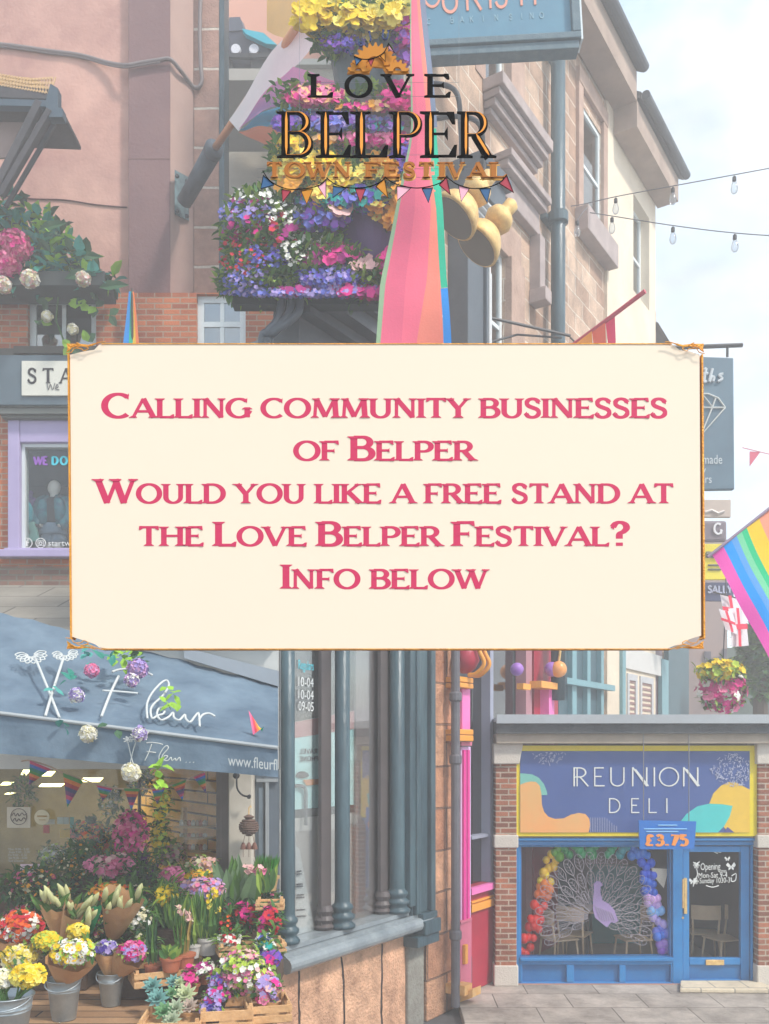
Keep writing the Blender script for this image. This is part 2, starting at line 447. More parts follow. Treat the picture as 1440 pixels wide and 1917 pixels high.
def font_text(t, size, put, depth, mats, name, parent, align='LEFT', width=None):
    """built-in sans font turned into a mesh; put(x,y,d)"""
    cu = bpy.data.curves.new('t', 'FONT'); cu.body = t; cu.size = size; cu.align_x = align; cu.resolution_u = 3
    ob = bpy.data.objects.new('t', cu); COL.objects.link(ob)
    dg = bpy.context.evaluated_depsgraph_get(); me = bpy.data.meshes.new_from_object(ob.evaluated_get(dg))
    xs = [v.co.x for v in me.vertices] or [0, 1]
    k = (width/(max(xs)-min(xs))) if width else 1; xo = min(xs) if align == 'LEFT' else 0
    mb = MB(); mb.add([put((v.co.x-xo)*k, v.co.y, depth) for v in me.vertices], [tuple(p.vertices) for p in me.polygons])
    bpy.data.objects.remove(ob); bpy.data.curves.remove(cu); bpy.data.meshes.remove(me)
    return mb.build(name, mats, parent, recalc=False)
def frontput(Y, depthsign=-1):
    def put(px, py, d): return P(px, 0, Y)*0+Vector((FX(px, Y), Y-d, FZ(py, Y)))
    return put
def flip(put, base):   # glyph y up -> pixel y down
    return lambda x, y, d: put(x, base-y, d)
# ================================================================= materials used by many
def S(key, *a, **k): return plain(key, *a, **k)
stone = masonry('stone', lin(212,188,168), lin(172,140,120), lin(226,216,204), .62, .30, .012, wob=.06, bump=.9, noise=1.6, var=((.5,.46,.44,1),(1.25,1.2,1.12,1)))
stone2 = surf('dressed_stone', lin(186,158,142), lin(150,122,108), 2.5, .85, .6)
cream_r = surf('cream_render', lin(226,212,190), lin(205,190,170), 1.2, .9, .25, bscale=30)
pink_r = surf('pink_render', lin(208,164,148), lin(160,116,108), .9, .85, .3, bscale=22)
mauve_r = surf('mauve_render', lin(132,100,98), lin(112,84,86), .8, .85, .3, bscale=22)
brick = masonry('red_brick', lin(198,112,68), lin(150,78,52), lin(170,146,124), .225, .075, .010, noise=2.2)
brick2 = masonry('brown_brick', lin(176,108,76), lin(120,74,58), lin(180,165,148), .215, .072, .011, noise=4)
paving = masonry('paving', lin(188,180,172), lin(172,164,156), lin(110,104,98), .9, .6, .008, bump=.45, noise=2.6, var=((.45,.43,.41,1),(1.15,1.12,1.08,1)))
asphalt = surf('asphalt', lin(96,96,98), lin(78,78,80), 3, .9, .5, bscale=120)
deck_w = masonry('deck_boards', lin(176,140,104), lin(140,106,76), lin(52,38,30), 2.4, .145, .008, bump=.5, noise=2.5)
slate = masonry('slate', lin(90,88,90), lin(72,72,76), lin(45,45,48), .3, .22, .01, noise=2)
teal_p = surf('dark_teal_paint', lin(74,98,106), lin(42,62,72), 5, .36, .25, bscale=40, stretch=(1,1,.25), detail=12)
dgrey = surf('dark_grey_paint', lin(70,76,82), lin(56,60,66), 3, .5, .08)
upvc = plain('white_frame', (214,222,224), .4)
lead = surf('lead', lin(150,156,160), lin(110,116,120), 3, .5, .2)
gl = glass('window_glass'); gl_dark = glass('shaded_glass', (.7,.78,.8,1), .3)
gold = surf('gold_leaf', lin(240,172,60), lin(206,126,24), 25, .35, .4, metal=.2)
brass = surf('brass', lin(240,206,134), lin(206,164,104), 14, .45, .4, metal=.25)
iron = plain('black_iron', (48,50,54), .5)
steel = plain('steel_wire', (150,152,156), .35, 1)

# ================================================================= world, sun, camera
def world():
    w = bpy.data.worlds.new('World'); SC.world = w; w.use_nodes = True
    N = w.node_tree.nodes; L = w.node_tree.links; bg = N['Background']
    sk = N.new('ShaderNodeTexSky'); sk.sky_type = 'NISHITA'; sk.sun_disc = False
    el, az = R(48), R(128)     # sun behind the camera's right shoulder
    sk.sun_elevation = el; sk.sun_rotation = az; sk.air_density = 1.2; sk.dust_density = 1.0
    tc = N.new('ShaderNodeTexCoord'); mp = N.new('ShaderNodeMapping'); mp.inputs['Scale'].default_value = (1,1,1.8); mp.inputs['Location'].default_value = (.3,.1,.25)
    L.new(tc.outputs['Generated'], mp.inputs[0])
    nz = N.new('ShaderNodeTexNoise'); nz.inputs['Scale'].default_value = 4.2; nz.inputs['Detail'].default_value = 7; nz.inputs['Roughness'].default_value = .55
    L.new(mp.outputs[0], nz.inputs['Vector'])
    cr = N.new('ShaderNodeValToRGB'); cr.color_ramp.elements[0].position = .42; cr.color_ramp.elements[1].position = .60
    L.new(nz.outputs[0], cr.inputs[0])
    n2 = N.new('ShaderNodeTexNoise'); n2.inputs['Scale'].default_value = 7; n2.inputs['Detail'].default_value = 6; L.new(mp.outputs[0], n2.inputs['Vector'])
    c2 = N.new('ShaderNodeValToRGB'); c2.color_ramp.elements[0].position = .3; c2.color_ramp.elements[1].position = .7
    c2.color_ramp.elements[0].color = (.40,.46,.53,1); c2.color_ramp.elements[1].color = (.86,.87,.88,1)
    L.new(n2.outputs[0], c2.inputs[0])
    sc = N.new('ShaderNodeVectorMath'); sc.operation = 'SCALE'; sc.inputs['Scale'].default_value = .1
    L.new(sk.outputs[0], sc.inputs[0])
    ad = N.new('ShaderNodeVectorMath'); ad.operation = 'ADD'; ad.inputs[1].default_value = (.28,.35,.40)
    L.new(sc.outputs[0], ad.inputs[0])
    mx = N.new('ShaderNodeMix'); mx.data_type = 'RGBA'
    L.new(cr.outputs[0], mx.inputs[0]); L.new(ad.outputs[0], mx.inputs[6]); L.new(c2.outputs[0], mx.inputs[7])
    L.new(mx.outputs[2], bg.inputs[0]); bg.inputs[1].default_value = .9
    sd = bpy.data.lights.new('sun', 'SUN'); sd.energy = 2.3; sd.angle = R(7); sd.color = (1,.94,.86)
    so = bpy.data.objects.new('sun', sd); COL.objects.link(so)
    d = Vector((math.sin(az)*math.cos(el), math.cos(az)*math.cos(el), math.sin(el)))
    so.rotation_euler = d.to_track_quat('Z', 'Y').to_euler(); so.location = (6,-8,14)
    SC.view_settings.view_transform = 'Standard'; SC.view_settings.look = 'None'; SC.view_settings.exposure = EXPO; SC.view_settings.gamma = 1
world()
cd = bpy.data.cameras.new('camera'); cam = bpy.data.objects.new('camera', cd); COL.objects.link(cam)
cam.location = (0,0,EYE); cam.rotation_euler = (R(90),0,0)
cd.sensor_fit = 'HORIZONTAL'; cd.sensor_width = 36; cd.lens = 36*F/1440; cd.shift_y = (HZ-958.5)/1440
cd.clip_start = .05; cd.clip_end = 600
SC.camera = cam
SC.cycles.volume_bounces = 3
# haze volume added to lift the blacks, standing in for a pale overlay
hz = MB(); hz.box(-26,26,-10,52,-1.0,20.6)
ho = hz.build('haze', []); hm = bpy.data.materials.new('veil_haze'); hm.use_nodes = True
hn = hm.node_tree.nodes; hn.remove(hn['Principled BSDF']); pv = hn.new('ShaderNodeVolumePrincipled')
pv.inputs['Color'].default_value = (.97,.965,.96,1); pv.inputs['Density'].default_value = HAZE; pv.inputs['Anisotropy'].default_value = .1
hm.node_tree.links.new(pv.outputs[0], hn['Material Output'].inputs['Volume']); ho.data.materials.append(hm); tag(ho, kind='stuff')
if HAZE <= 0: bpy.data.objects.remove(ho)

# ================================================================= ground
g = MB(); g.box(-24,24,-8.5,50,-.3,0.0); tag(g.build('ground', asphalt), kind='structure')
g = MB(); g.box(.9,9,9.2,15,0.004,.11); tag(g.build('pavement', paving), kind='structure')
# timber deck of the flower stall
g = MB(); g.prism([(-9,5.2,1.35),(-.66,5.2,1.35),(-1.0,8.42,1.35),(-9,8.42,1.35)], (0,0,-1.34)); tag(g.build('deck', deck_w), kind='structure')
# sloping pavement above the flower shop
g = MB(); za, zb = 4.12, 5.36
g.prism([(-9,8.75,za+.08),(-1.2,8.75,za+.08),(-2.6,12.0,zb),(-9,12.0,zb)], (0,0,-.25)); tag(g.build('upper_pavement', masonry('paving_worn', lin(150,146,136), lin(132,130,122), lin(82,80,76), .95, .62, .012, bump=.3, noise=1.4), ), kind='structure')
g = MB(); g.box(-9,-3.2,12.35,48,0,5.2); tag(g.build('hillside', surf('earth', lin(90,96,80))), kind='structure')

# ================================================================= main stone terrace
zc, ze = 7.36, 15.0
r = thing('stone_terrace', 'long brown stone terrace building receding down the right of the street with slate roof', 'building', WO)
uC = U(1135); uD = U(1220); uB = U(762)
h_up = [(U(908), U(946), 11.86, 16.2), (U(918), U(946), 7.9, 9.86)]
holeC = (U(1090), U(1128), 11.86, 13.7)
mb = MB(TW); mb.wall(uB, U(1045), zc-.1, ze+.9, -.35, 0, h_up+[]); mb.build('wall', stone, r)
mb = MB(TW); mb.wall(U(1045)+.002, uC, 0, ze, -.35, -.03, [holeC]); mb.build('wall', stone, r)
mb = MB(TW); mb.wall(uC+.002, uD+.2, 0, ze-.25, -.35, .02, [(U(1184),U(1214),11.7,13.5)]); mb.build('wall', cream_r, r)
mb = MB(TW); mb.box(uB+.02, uD, -.9,-.36, 0, ze-.4); mb.build('inner_wall', dgrey, r)
# roof
mb = MB(TW)
for (a,b,z) in ((U(1045)-.3, uC+.35, ze), (uC+.36, uD+.45, ze-.45)):
    mb.add([(a,.5,z),(b,.5,z),(b,-4,z+2.9),(a,-4,z+2.9),(a,.5,z-.12),(b,.5,z-.12),(b,-4,z+2.7),(a,-4,z+2.7)],
           [(0,1,2,3),(7,6,5,4),(0,4,5,1),(1,5,6,2),(2,6,7,3),(3,7,4,0)])
rf = mb.build('roof', slate, r)
mb = MB(TW); a=U(1045)-.3
mb.tube([(a,.56,ze-.06),(uC+.35,.56,ze-.06)], .085, 10); mb.tube([(uC+.4,.56,ze-.5),(uD+.45,.56,ze-.5)], .08, 10)
mb.build('gutter', dgrey, r)
mb = MB(TW)
mb.box(a+.1, uC+.3, 0.0, .44, ze-.62, ze-.13); mb.box(uC+.31, uD+.3, .03, .44, ze-1.05, ze-.6)
mb.build('eaves_board', surf('weathered_board', lin(170,150,135), lin(140,120,108), 2, .8, .2), r)
# windows
def sash(u0,u1,z0,z1,w=-.05,name='window',cols=1,rows=2,par=r,fr=upvc,t=.07,glm=gl_dark,T=TW):
    mb = MB(T); s = .05
    mb.box(u0,u0+t,w-s,w,z0,z1); mb.box(u1-t,u1,w-s,w,z0,z1); mb.box(u0+t,u1-t,w-s,w,z1-t,z1); mb.box(u0+t,u1-t,w-s,w,z0,z0+t)
    for i in range(1,rows): z=z0+(z1-z0)*i/rows; mb.box(u0+t,u1-t,w-s,w-.004,z-t*.4,z+t*.4)
    for i in range(1,cols): u=u0+(u1-u0)*i/cols; mb.box(u-t*.3,u+t*.3,w-s+.006,w-.008,z0+t,z1-t)
    f = mb.build(name, fr, par)
    mb = MB(T); mb.box(u0+t*.6,u1-t*.6,w-s*.7,w-s*.5,z0+t*.6,z1-t*.6); mb.build('pane', glm, f)
    return f
for (a,b,c,d) in h_up+[holeC]: sash(a,b,c,d)
sash(U(1184),U(1214),11.7,13.5,-.15)
room = MB(TW)
for (a,b,c,d) in h_up+[holeC,(U(1184),U(1214),11.7,13.5)]: room.box(a-.1,b+.1,-.345,-.335,c-.1,d+.1)
room.build('curtain', plain('curtain', (120,135,140), .9), r)
# dressed surrounds, sills, hoods
mb = MB(TW)
for (a,b,c,d) in h_up:
    mb.box(a-.28,a,.0,.015,c,d); mb.box(b,b+.42,.0,.10,c-.3,d); mb.box(b+.42,b+.56,.0,.04,c-.3,d)
mb.box(h_up[1][0]-.28,h_up[1][1]+.42,.0,.05,9.86,10.3)
mb.box(holeC[0]-.2,holeC[0],-.028,.03,11.86,13.9); mb.box(holeC[1],holeC[1]+.2,-.028,.03,11.86,13.9); mb.box(holeC[0]-.2,holeC[1]+.2,-.028,.04,13.9,14.15)
mb.build('window_surround', stone2, r, bevel=.012)
mb = MB(TW); a,b = U(903),U(1000)
for i,(z0,z1,w) in enumerate(((11.70,11.86,.30),(11.60,11.695,.24),(11.50,11.595,.17),(11.42,11.495,.1))): mb.box(a+.02*i,b-.03*i,.0,w,z0,z1)
mb.box(holeC[0]-.25,holeC[1]+.25,-.028,.2,11.45,11.85)
a,b = U(925),U(1002)
for i,(z0,z1,w) in enumerate(((10.98,11.08,.26),(10.88,10.975,.2),(10.62,10.875,.1),(10.52,10.615,.13))): mb.box(a+.02*i,b-.03*i,.0,w,z0,z1)
mb.box(b-.2,b-.02,.0,.17,9.75,10.515)
mb.box(b-.22,b,.0,.26,9.55,9.745)
for o_ in each(mb,'window_hood', surf('grey_stone', lin(176,162,158), lin(146,132,130), 3, .8, .25), r, bevel=.012): pass
# street level of the terrace beyond the bay: stone pier, then shopfront infill
mb = MB(TW); mb.box(U(800),U(862),-.35,0,0,7.2); mb.build('pier', masonry('pier_stone', lin(216,170,138), lin(178,118,88), lin(140,108,90), .9, .5, .014, wob=.05, bump=1.6, noise=4, var=((.5,.44,.4,1),(1.25,1.2,1.12,1))), r, bevel=.02)
mb = MB(TW); mb.box(U(862)+.002,U(1045),-.36,-.12,0,zc-.12); mb.build('shop_back_wall', dgrey, r)

# ---- bay window with cast columns
zs = 1.33; b0, b1 = 0.0, U(800)-.002
mb = MB(TW); mb.box(b0-.02,b1-.12,-.5,-.02,0,zs-.2); mb.build('plinth', masonry('plinth_stone', lin(228,184,154), lin(186,126,102), lin(60,44,38), .72, 2.2, .018, wob=.14, bump=1.6, noise=3.2, var=((.42,.36,.32,1),(1.3,1.25,1.15,1))), r)
mb = MB(TW); 
mb.tube([(b0-.05,.10,zs-.12),(b1-.12,.10,zs-.12)], .075, 14)
mb.box(b0-.05,b1-.14,-.3,.085,zs-.055,zs-.01); mb.box(b0-.05,b1-.16,-.3,.04,zs-.005,zs+.04)
mb.box(b0-.05,b1-.1,-.3,.03,zs-.2,zs-.06)
mb.build('sill', surf('glossy_grey_paint', lin(150,158,162), lin(112,122,128), 3, .16, .12, bscale=18), r, smooth=False)
mb = MB(TW); mb.box(b0-.05,b1-.2,-.62,-.305,zs-.05,zs+.0); mb.build('shelf', plain('shelf_grey', (150,160,160), .4), r)
def column(u, w, rad):
    mb = MB(TW)
    mb.lathe((u,w,zs+.045), [(rad*1.7,0),(rad*1.75,.03),(rad*1.5,.05),(rad*1.2,.07),(rad*1.6,.10),(rad*1.65,.13),(rad*1.2,.155),(rad*1.15,.17),(rad*1.45,.20),(rad*1.4,.23),(rad*1.05,.25),(rad,.28),(rad*.95,5.2)], 20)
    return mb.build('column', teal_p, r, smooth=True)
column(U(539,-.03), -.03, .066); column(U(641,-.03), -.03, .078); column(U(744,-.03), -.03, .085); 
mb = MB(TW); 
for pa,pb in ((602,620),(713,726)): mb.box(U(pa,-.11),U(pb,-.11),-.15,-.11,zs+.045,6.6); mb.lathe((U((pa+pb)/2,-.11),-.13,zs+.045),[(.08,0),(.1,.03),(.07,.06),(.095,.1),(.07,.14),(.09,.19),(.07,.24)],16)
mb.build('mullion', surf('brown_grey_paint', lin(92,84,84), lin(78,72,72), 3, .5, .1), r)
mb = MB(TW); mb.box(U(668,-.2),U(714,-.2),-.23,-.21,zs+.04,6.6); mb.build('blind', plain('grey_blind', (136,126,124), .8), r)
mb = MB(TW); mb.box(b0-.05,b1-.1,-.17,-.16,zs+.04,6.6); mb.build('pane', glass('bay_glass', (1,1,1,1), .0), r)
mb = MB(TW); mb.box(b0-.05,b1-.1,-.36,-.31,0,6.6); mb.build('room_wall', plain('room_dim', (104,106,104), .9,k=.7,scale=2), r)
mb = MB(TW); mb.box(b0,b1-.2,-.309,-.18,zs-.03,zs+.02); mb.build('reflected_floor', plain('pale_floor',(196,192,186),.9), r)  # pale floor standing in for pavement mirrored in the glass
mb = MB(TW); mb.box(b0,U(664,-.27),-.28,-.27,zs+.02,UZ(575,1530,-.27)[1]); mb.build('pavement_reflection', plain('pavement_pale',(206,206,200),.9), r)  # pale panel in place of the pavement reflected by the bay glass
def onwall(px,py,w=-.24): 
    u,z=UZ(px,py,w); return Vector((u,w,z))
rps_=thing('poster_reflection','cyan poster reflection with mirrored black words, built as a panel between the bay columns','poster',TW@onwall(575,1512))  # reflection in the bay glass, modelled as a solid panel behind it
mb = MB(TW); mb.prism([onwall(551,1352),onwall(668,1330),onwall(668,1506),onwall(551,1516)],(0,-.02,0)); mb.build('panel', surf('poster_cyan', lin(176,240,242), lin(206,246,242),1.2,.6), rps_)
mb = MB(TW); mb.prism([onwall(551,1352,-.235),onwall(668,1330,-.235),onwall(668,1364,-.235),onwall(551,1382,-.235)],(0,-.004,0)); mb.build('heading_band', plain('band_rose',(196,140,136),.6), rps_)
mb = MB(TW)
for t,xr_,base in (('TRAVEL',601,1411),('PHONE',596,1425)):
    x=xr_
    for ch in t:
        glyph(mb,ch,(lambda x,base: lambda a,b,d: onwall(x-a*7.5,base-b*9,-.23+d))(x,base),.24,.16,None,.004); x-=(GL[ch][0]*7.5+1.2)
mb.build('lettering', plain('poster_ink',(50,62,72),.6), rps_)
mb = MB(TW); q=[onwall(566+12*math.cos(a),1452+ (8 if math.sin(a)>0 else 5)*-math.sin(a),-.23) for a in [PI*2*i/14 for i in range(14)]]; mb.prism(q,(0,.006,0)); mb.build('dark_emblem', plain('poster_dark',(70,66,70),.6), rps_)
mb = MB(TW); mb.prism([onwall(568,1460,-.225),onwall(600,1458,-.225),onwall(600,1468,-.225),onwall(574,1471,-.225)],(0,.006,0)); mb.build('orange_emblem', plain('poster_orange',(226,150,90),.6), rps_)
mb = MB(TW); mb.tube([Vector(q) for q in crv([tuple(onwall(a,b,-.205)) for a,b in ((552,1472),(562,1471),(570,1475),(573,1486),(573,1500),(573,1545))],5)],.018,8); tag(mb.build('hoop_reflection', plain('hoop_grey',(110,112,114),.4), smooth=True),'street cycle hoop reflection built as a grey tube behind the bay glass','cycle stand reflection')  # mirror image of a street hoop, built solid behind the pane
rlf=thing('leaflet_reflection','long white printed sheet, a reflection built as a solid behind the bay glass','leaflet_reflection',TW@onwall(570,1760,-.5))  # long pale reflection in the glass, built as a solid sheet
mb = MB(TW); mb.prism([onwall(553,1582,-.24),onwall(560,1590,-.24),onwall(588,1740,-.22),onwall(553,1762,-.22)],(0,.006,0)); mb.build('sheet', plain('leaflet_white',(220,228,226),.7), rlf)
mb = MB(TW)
for b in (1632,1637,1656,1660,1676,1681,1704,1716): mb.tube([onwall(556,b,-.21),onwall(564+(b-1630)*.1,b-1,-.21)],.008,5)
mb.build('lettering', plain('poster_ink',(50,62,72)), rlf)
hrs=thing('hours_vinyl','pale opening hours numbers on the bay window glass above the mirrored cyan poster','lettering',TW@onwall(580,1340,-.155))
for k_,(t,py) in enumerate((('Regulars',1252),('10-04',1284),('10-04',1308),('09-05',1330))):
    font_text(t,.13,(lambda py:lambda x,y,d: TW@(onwall(559,py,-.155)+Vector((x,0,y))))(py),0,plain('vinyl_cyan',(60,196,214)) if k_==0 else plain('vinyl_white',(226,228,226)),'line',hrs,width=.24)
# right-hand pilaster
mb = MB(TW); a,b=U(760),U(800)
mb.box(a,b-.45,-.1,.08,zs-.2,6.7); mb.box(a+.15,b-.55,-.1,.11,zs+.1,6.6); mb.box(b-.44,b-.36,-.1,.13,zs,6.7); mb.box(b-.34,b-.16,-.1,.10,zs,6.7); mb.box(b-.14,b-.04,-.1,.14,zs,6.7)
mb.box(a-.02,b-.01,-.1,.17,zs-.36,zs-.24); mb.box(a+.1,b-.02,-.1,.2,zs-.235,zs-.08); mb.box(a+.12,b-.03,-.1,.16,zs-.075,zs-.001)
mb.build('pilaster', teal_p, r, bevel=.01)
mb = MB(TW); mb.box(a+.02,b-.1,-.3,.02,0,zs-.37); mb.build('pilaster_base', surf('worn_grey_stone', lin(150,150,140), lin(112,104,98), 3, .85, .8), r, bevel=.02)
# cornice / fascia over the bay
mb = MB(TW); e = U(842)
for (z0,z1,w) in ((zc-.06,zc,.62),(zc-.2,zc-.065,.55),(zc-.30,zc-.205,.42),(zc-.95,zc-.305,.30),(zc-1.05,zc-.955,.40)): mb.box(b0-.1,e,.0,w,z0,z1)
mb.build('cornice', surf('cornice_paint', lin(84,86,90), lin(70,72,76), 3, .5, .1), r)
mb = MB(TW)
mb.box(b0-.12,e+.02,.555,.66,zc-.028,zc+.03); mb.box(b0-.1,e,.305,.41,zc-1.1,zc-1.055)
mb.build('cornice_trim', plain('white_trim', (226,228,228), .5), r)
mb = MB(TW); mb.box(b0+.5,uB,-.95,-.01,zc-.2,zc-.05); mb.build('flat_roof', lead, r)
# dark pilaster above (next to the flag) with a bracketed capital
mb = MB(TW); u0,u1=U(838),U(868)
mb.box(u0,u1,.0,.28,zc-1,9.55); mb.box(u1+.01,u1+.06,.0,.32,zc,9.3); mb.box(u1+.1,u1+.13,.0,.30,zc,9.1)
mb.box(u0-.08,u1+.25,.0,.46,9.8,10.1); mb.box(u0-.04,u1+.3,.0,.52,10.105,10.25)
mb.build('upper_pilaster', surf('slate_paint', lin(88,96,104), lin(76,84,92), 3, .45, .1), r, bevel=.01)
mb = MB(TW)
for i in range(5): mb.box(u0+.05,u1+.28-.02*i,.0,.44-.05*i,9.78-.045*i-.04,9.78-.045*i-.008)
mb.box(u1+.07,u1+.095,.0,.33,zc,9.3); mb.box(u1+.15,u1+.17,.0,.31,zc,9.1)
mb.build('bracket', plain('white_trim', (226,228,228), .5), r, bevel=.006)

# lower terrace past the first roof
r2 = thing('far_stone_house', 'small weathered stone house with chimney at the far end of the terrace', 'house', WO+WD*(uD+.8))
mb = MB(TW); a,b=U(1222)+.4, U(1292)
mb.box(a,b,-3.5,-.3,0,11.7); mb.build('wall', stone, r2)
mb = MB(TW); mb.box(a-.0,b-1.6,-2.6,-.28,11.705,12.35); mb.box(a+.1,a+.6,-1.6,-.9,12.355,13.1); each(mb,'chimney', stone2, r2)
mb = MB(TW)
mb.add([(a+.3,-.1,11.9),(b,-.1,11.72),(b,-3,13.4),(a+.3,-3,13.4),(b+.3,-.1,8.5),(b+.3,-3,8.5)], [(0,1,2,3),(1,4,5,2)])
mb.build('roof', slate, r2)

# ---- downpipe
mb = MB(TW); u = U(1045,.2)
rp = thing('downpipe', 'tall dark blue grey drainpipe running down the stone wall beside the projecting blue sign', 'drainpipe', TW@Vector((u,.2,3.8)))
mb.tube([(u,.2,3.9),(u,.2,ze+.6)], .105, 14); mb.build('pipe', teal_p, rp, smooth=True)
for z in (8.6,10.9,13.4):
    mb = MB(TW); mb.lathe((u,.2,z), [(.11,0),(.15,.02),(.15,.16),(.11,.18)], 14); mb.box(u-.2,u+.2,-.028,.1,z+.05,z+.12); mb.build('collar', teal_p, rp)

# ---- curved pipes at the corner of the bay
for i,(px,ls) in enumerate(((528,'outermost dark curved pipe turning out from under the cornice beside the brick wall'),(546,'middle dark curved pipe between two others under the cornice'),(562,'innermost dark curved pipe nearest the white shop cornice'))):
    mb = MB(); Y=8.0; x=FX(px,Y)
    pts=[(x+.0,Y,FZ(548,Y)),(x,Y,FZ(562,Y)),(x-.02,Y,FZ(585,Y)),(x-.06-.03*i,Y,FZ(605,Y)),(x-.13-.05*i,Y,FZ(622,Y)),(x-.19-.05*i,Y+.05,FZ(650,Y)),(x-.19-.05*i,Y+.08,FZ(900,Y))]
    pts=[Vector(q) for q in crv([tuple(p) for p in pts],5)]
    mb.tube(pts,.036,10); tag(mb.build('curved_pipe', surf('pipe_paint%d'%i, lin(92,100,108), lin(74,80,88), 3, .35, .05), smooth=True), ls, 'pipe', 'curved pipes under the cornice')

# ---- brass swan-neck lamps
def swan(px,py,w,label):
    u,z = UZ(px,py,w)
    rr = thing('swan_neck_lamp', label, 'wall lamp', TW@Vector((u,0,z)), 'brass swan neck lamps on the stone wall')
    mb = MB(TW)
    pts = crv([(u-.05,.02,z+.95),(u-.05,.25,z+1.35),(u,.5,z+1.5),(u+.02,w-.02,z+1.3),(u+.12,w,z+.95),(u+.14,w,z+.55)],6)
    mb.tube(pts,.026,8); mb.lathe((u-.05,.0,z+.95),[(.09,0),(.09,.03),(.04,.05)],12,axis=(0,1,0)); mb.build('arm', iron, rr, smooth=True)
    wp = TW@Vector((u,w,z)); ax = Vector((.62,.12,.78)).normalized(); k=.72; 
    mb = MB(); mb.lathe(wp+ax*.26,[(.05,0),(.13,.03),(.155,.10),(.13,.17),(.06,.22),(.075,.25),(.075,.33),(.04,.36)],18,axis=ax); mb.build('collar', brass, rr, smooth=True)
    mb = MB(); mb.lathe(wp,[(.25,-.03),(.262,-.02),(.25,.04),(.21,.12),(.15,.19),(.07,.235),(.03,.26)],26,axis=ax); mb.build('shade', brass, rr, smooth=True)
    mb = MB(); mb.lathe(wp,[(.235,-.036),(.235,-.031)],24,axis=ax); mb.build('diffuser', plain('lamp_glass',(120,112,100),.6), rr)
swan(852,405,.95,'nearer brass dome lamp on a curved arm half hidden behind the festival bunting')
swan(895,457,1.0,'farther brass dome lamp with ball collar hanging below the last letters of the festival sign')
# iron scroll bracket low on the wall
mb = MB(TW); u,z = UZ(1000,632,.5)
mb.tube([(u-.9,.1,z+.05),(u+.25,.9,z+.02)],.02,6); mb.tube([(u-.9,.1,z-.35),(u-.3,.4,z-.05),(u+.2,.8,z)],.015,6); mb.tube(crv([(u+.25,.9,z),(u+.3,.95,z-.08),(u+.2,.86,z-.14),(u+.12,.8,z-.08)],5),.012,6)
tag(mb.build('wall_bracket', iron), 'thin black wrought iron bracket sticking out low on the stone wall by the drainpipe', 'bracket')

# ---- projecting sign top
Y=10.2; rs = thing('projecting_sign', 'large blue hanging shop sign with coral lettering and weathered frame at the top', 'sign', P(940,110,Y))
T = None
def sgn(a,b,c,d,y0,y1,mb): mb.box(FX(a,Y),FX(b,Y),y0,y1,FZ(d,Y),FZ(c,Y))
sx = Matrix.Translation(P(800,110,Y)) @ Matrix.Rotation(R(-3.2),4,'Y') @ Matrix.Translation(-P(800,110,Y))
mb = MB(sx); sgn(796,1070,-90,88,Y-.06,Y+.06,mb); mb.build('panel', surf('sign_blue', lin(84,134,156), lin(74,118,142), 2, .45, .05), rs)
mb = MB(sx); sgn(790,1086,88.5,100,Y-.12,Y+.12,mb); sgn(790,1082,101,116,Y-.09,Y+.09,mb); sgn(1070.5,1086,-90,88,Y-.12,Y+.12,mb); mb.build('frame', surf('flaking_frame', lin(70,94,106), lin(96,116,124), 9, .6, .3), rs, bevel=.008)
mb = MB(sx); sgn(1086.5,1090,-90,100,Y-.09,Y+.12,mb); mb.build('edge_strip', upvc, rs)
mb = MB(sx); ft = frontput(Y-.06)
def sput(Y,off=0): return lambda x,y,d: Vector((FX(x,Y), Y-off-d, FZ(-y,Y)))
x=794
for ch,x0,h,yb in (('O',797,48,14),('U',829,58,26),('R',874,56,24),('I',917,54,22),('S',930,54,22),('H',975,54,20)):
    glyph(mb, ch, (lambda x0,h,yb: lambda a,b,d: sput(Y,.06)(x0+a*h*.78, -yb-9+b*h, d))(x0,h,yb), .10,.10,None,.01)
mb.build('lettering', plain('coral', (226,150,128), .5), rs)
mb = MB(sx)
for ch,x0 in zip('CBAKINSINO',(802,846,864,882,906,928,956,978,994,1012)):
    glyph(mb, ch, (lambda x0: lambda a,b,d: sput(Y,.06)(x0+a*9, -54+b*11, d))(x0), .12,.10,None,.006)
mb.build('small_lettering', plain('pale_blue_letter', (140,176,190), .5), rs)
mb = MB(); mb.tube([P(800,-75,Y)+Vector((0,.1,0)), P(810,-75,10.9)],.04,8); mb.tube([P(800,-100,Y), P(1080,-100,Y)],.035,8); mb.build('hanger', iron, rs)

# ---- festoon lights
def festoon(name,label,pts,bulbs,grp='festoon lights strung across the street'):
    rr = thing(name,label,'string lights',pts[len(pts)//2],grp)
    mb = MB(); mb.tube([Vector(q) for q in crv([tuple(p) for p in pts],8)],.007,6); mb.build('cable', plain('cable_grey',(96,98,104),.6), rr)
    for b in bulbs:
        c = Vector(b)
        mb = MB(); mb.lathe(c+Vector((0,0,-.02)),[(.008,.02),(.028,0),(.03,-.05),(.02,-.06)],10); h = mb.build('bulb_holder', iron, rr)
        mb = MB(); mb.lathe(c+Vector((0,0,-.08)),[(.018,0.01),(.035,-.03),(.045,-.07),(.052,-.105),(.045,-.145),(.03,-.17),(.006,-.175)],14); mb.build('bulb', glass('bulb_glass',(.9,.93,.95,1),.16) if 'bulb_glass' not in bpy.data.materials else bpy.data.materials['bulb_glass'], rr, smooth=True)
Ya,Yb = 13.6,12.6
festoon('string_lights','upper strand of clear bulbs rising from the stone wall to the right edge',[P(1010,388,14.2),P(1075,385,14.4),P(1153,368,14.2),P(1260,348,13.4),P(1375,327,13),P(1520,300,12.5)],[P(1153,370,14.2),P(1260,350,13.4),P(1375,329,13)])
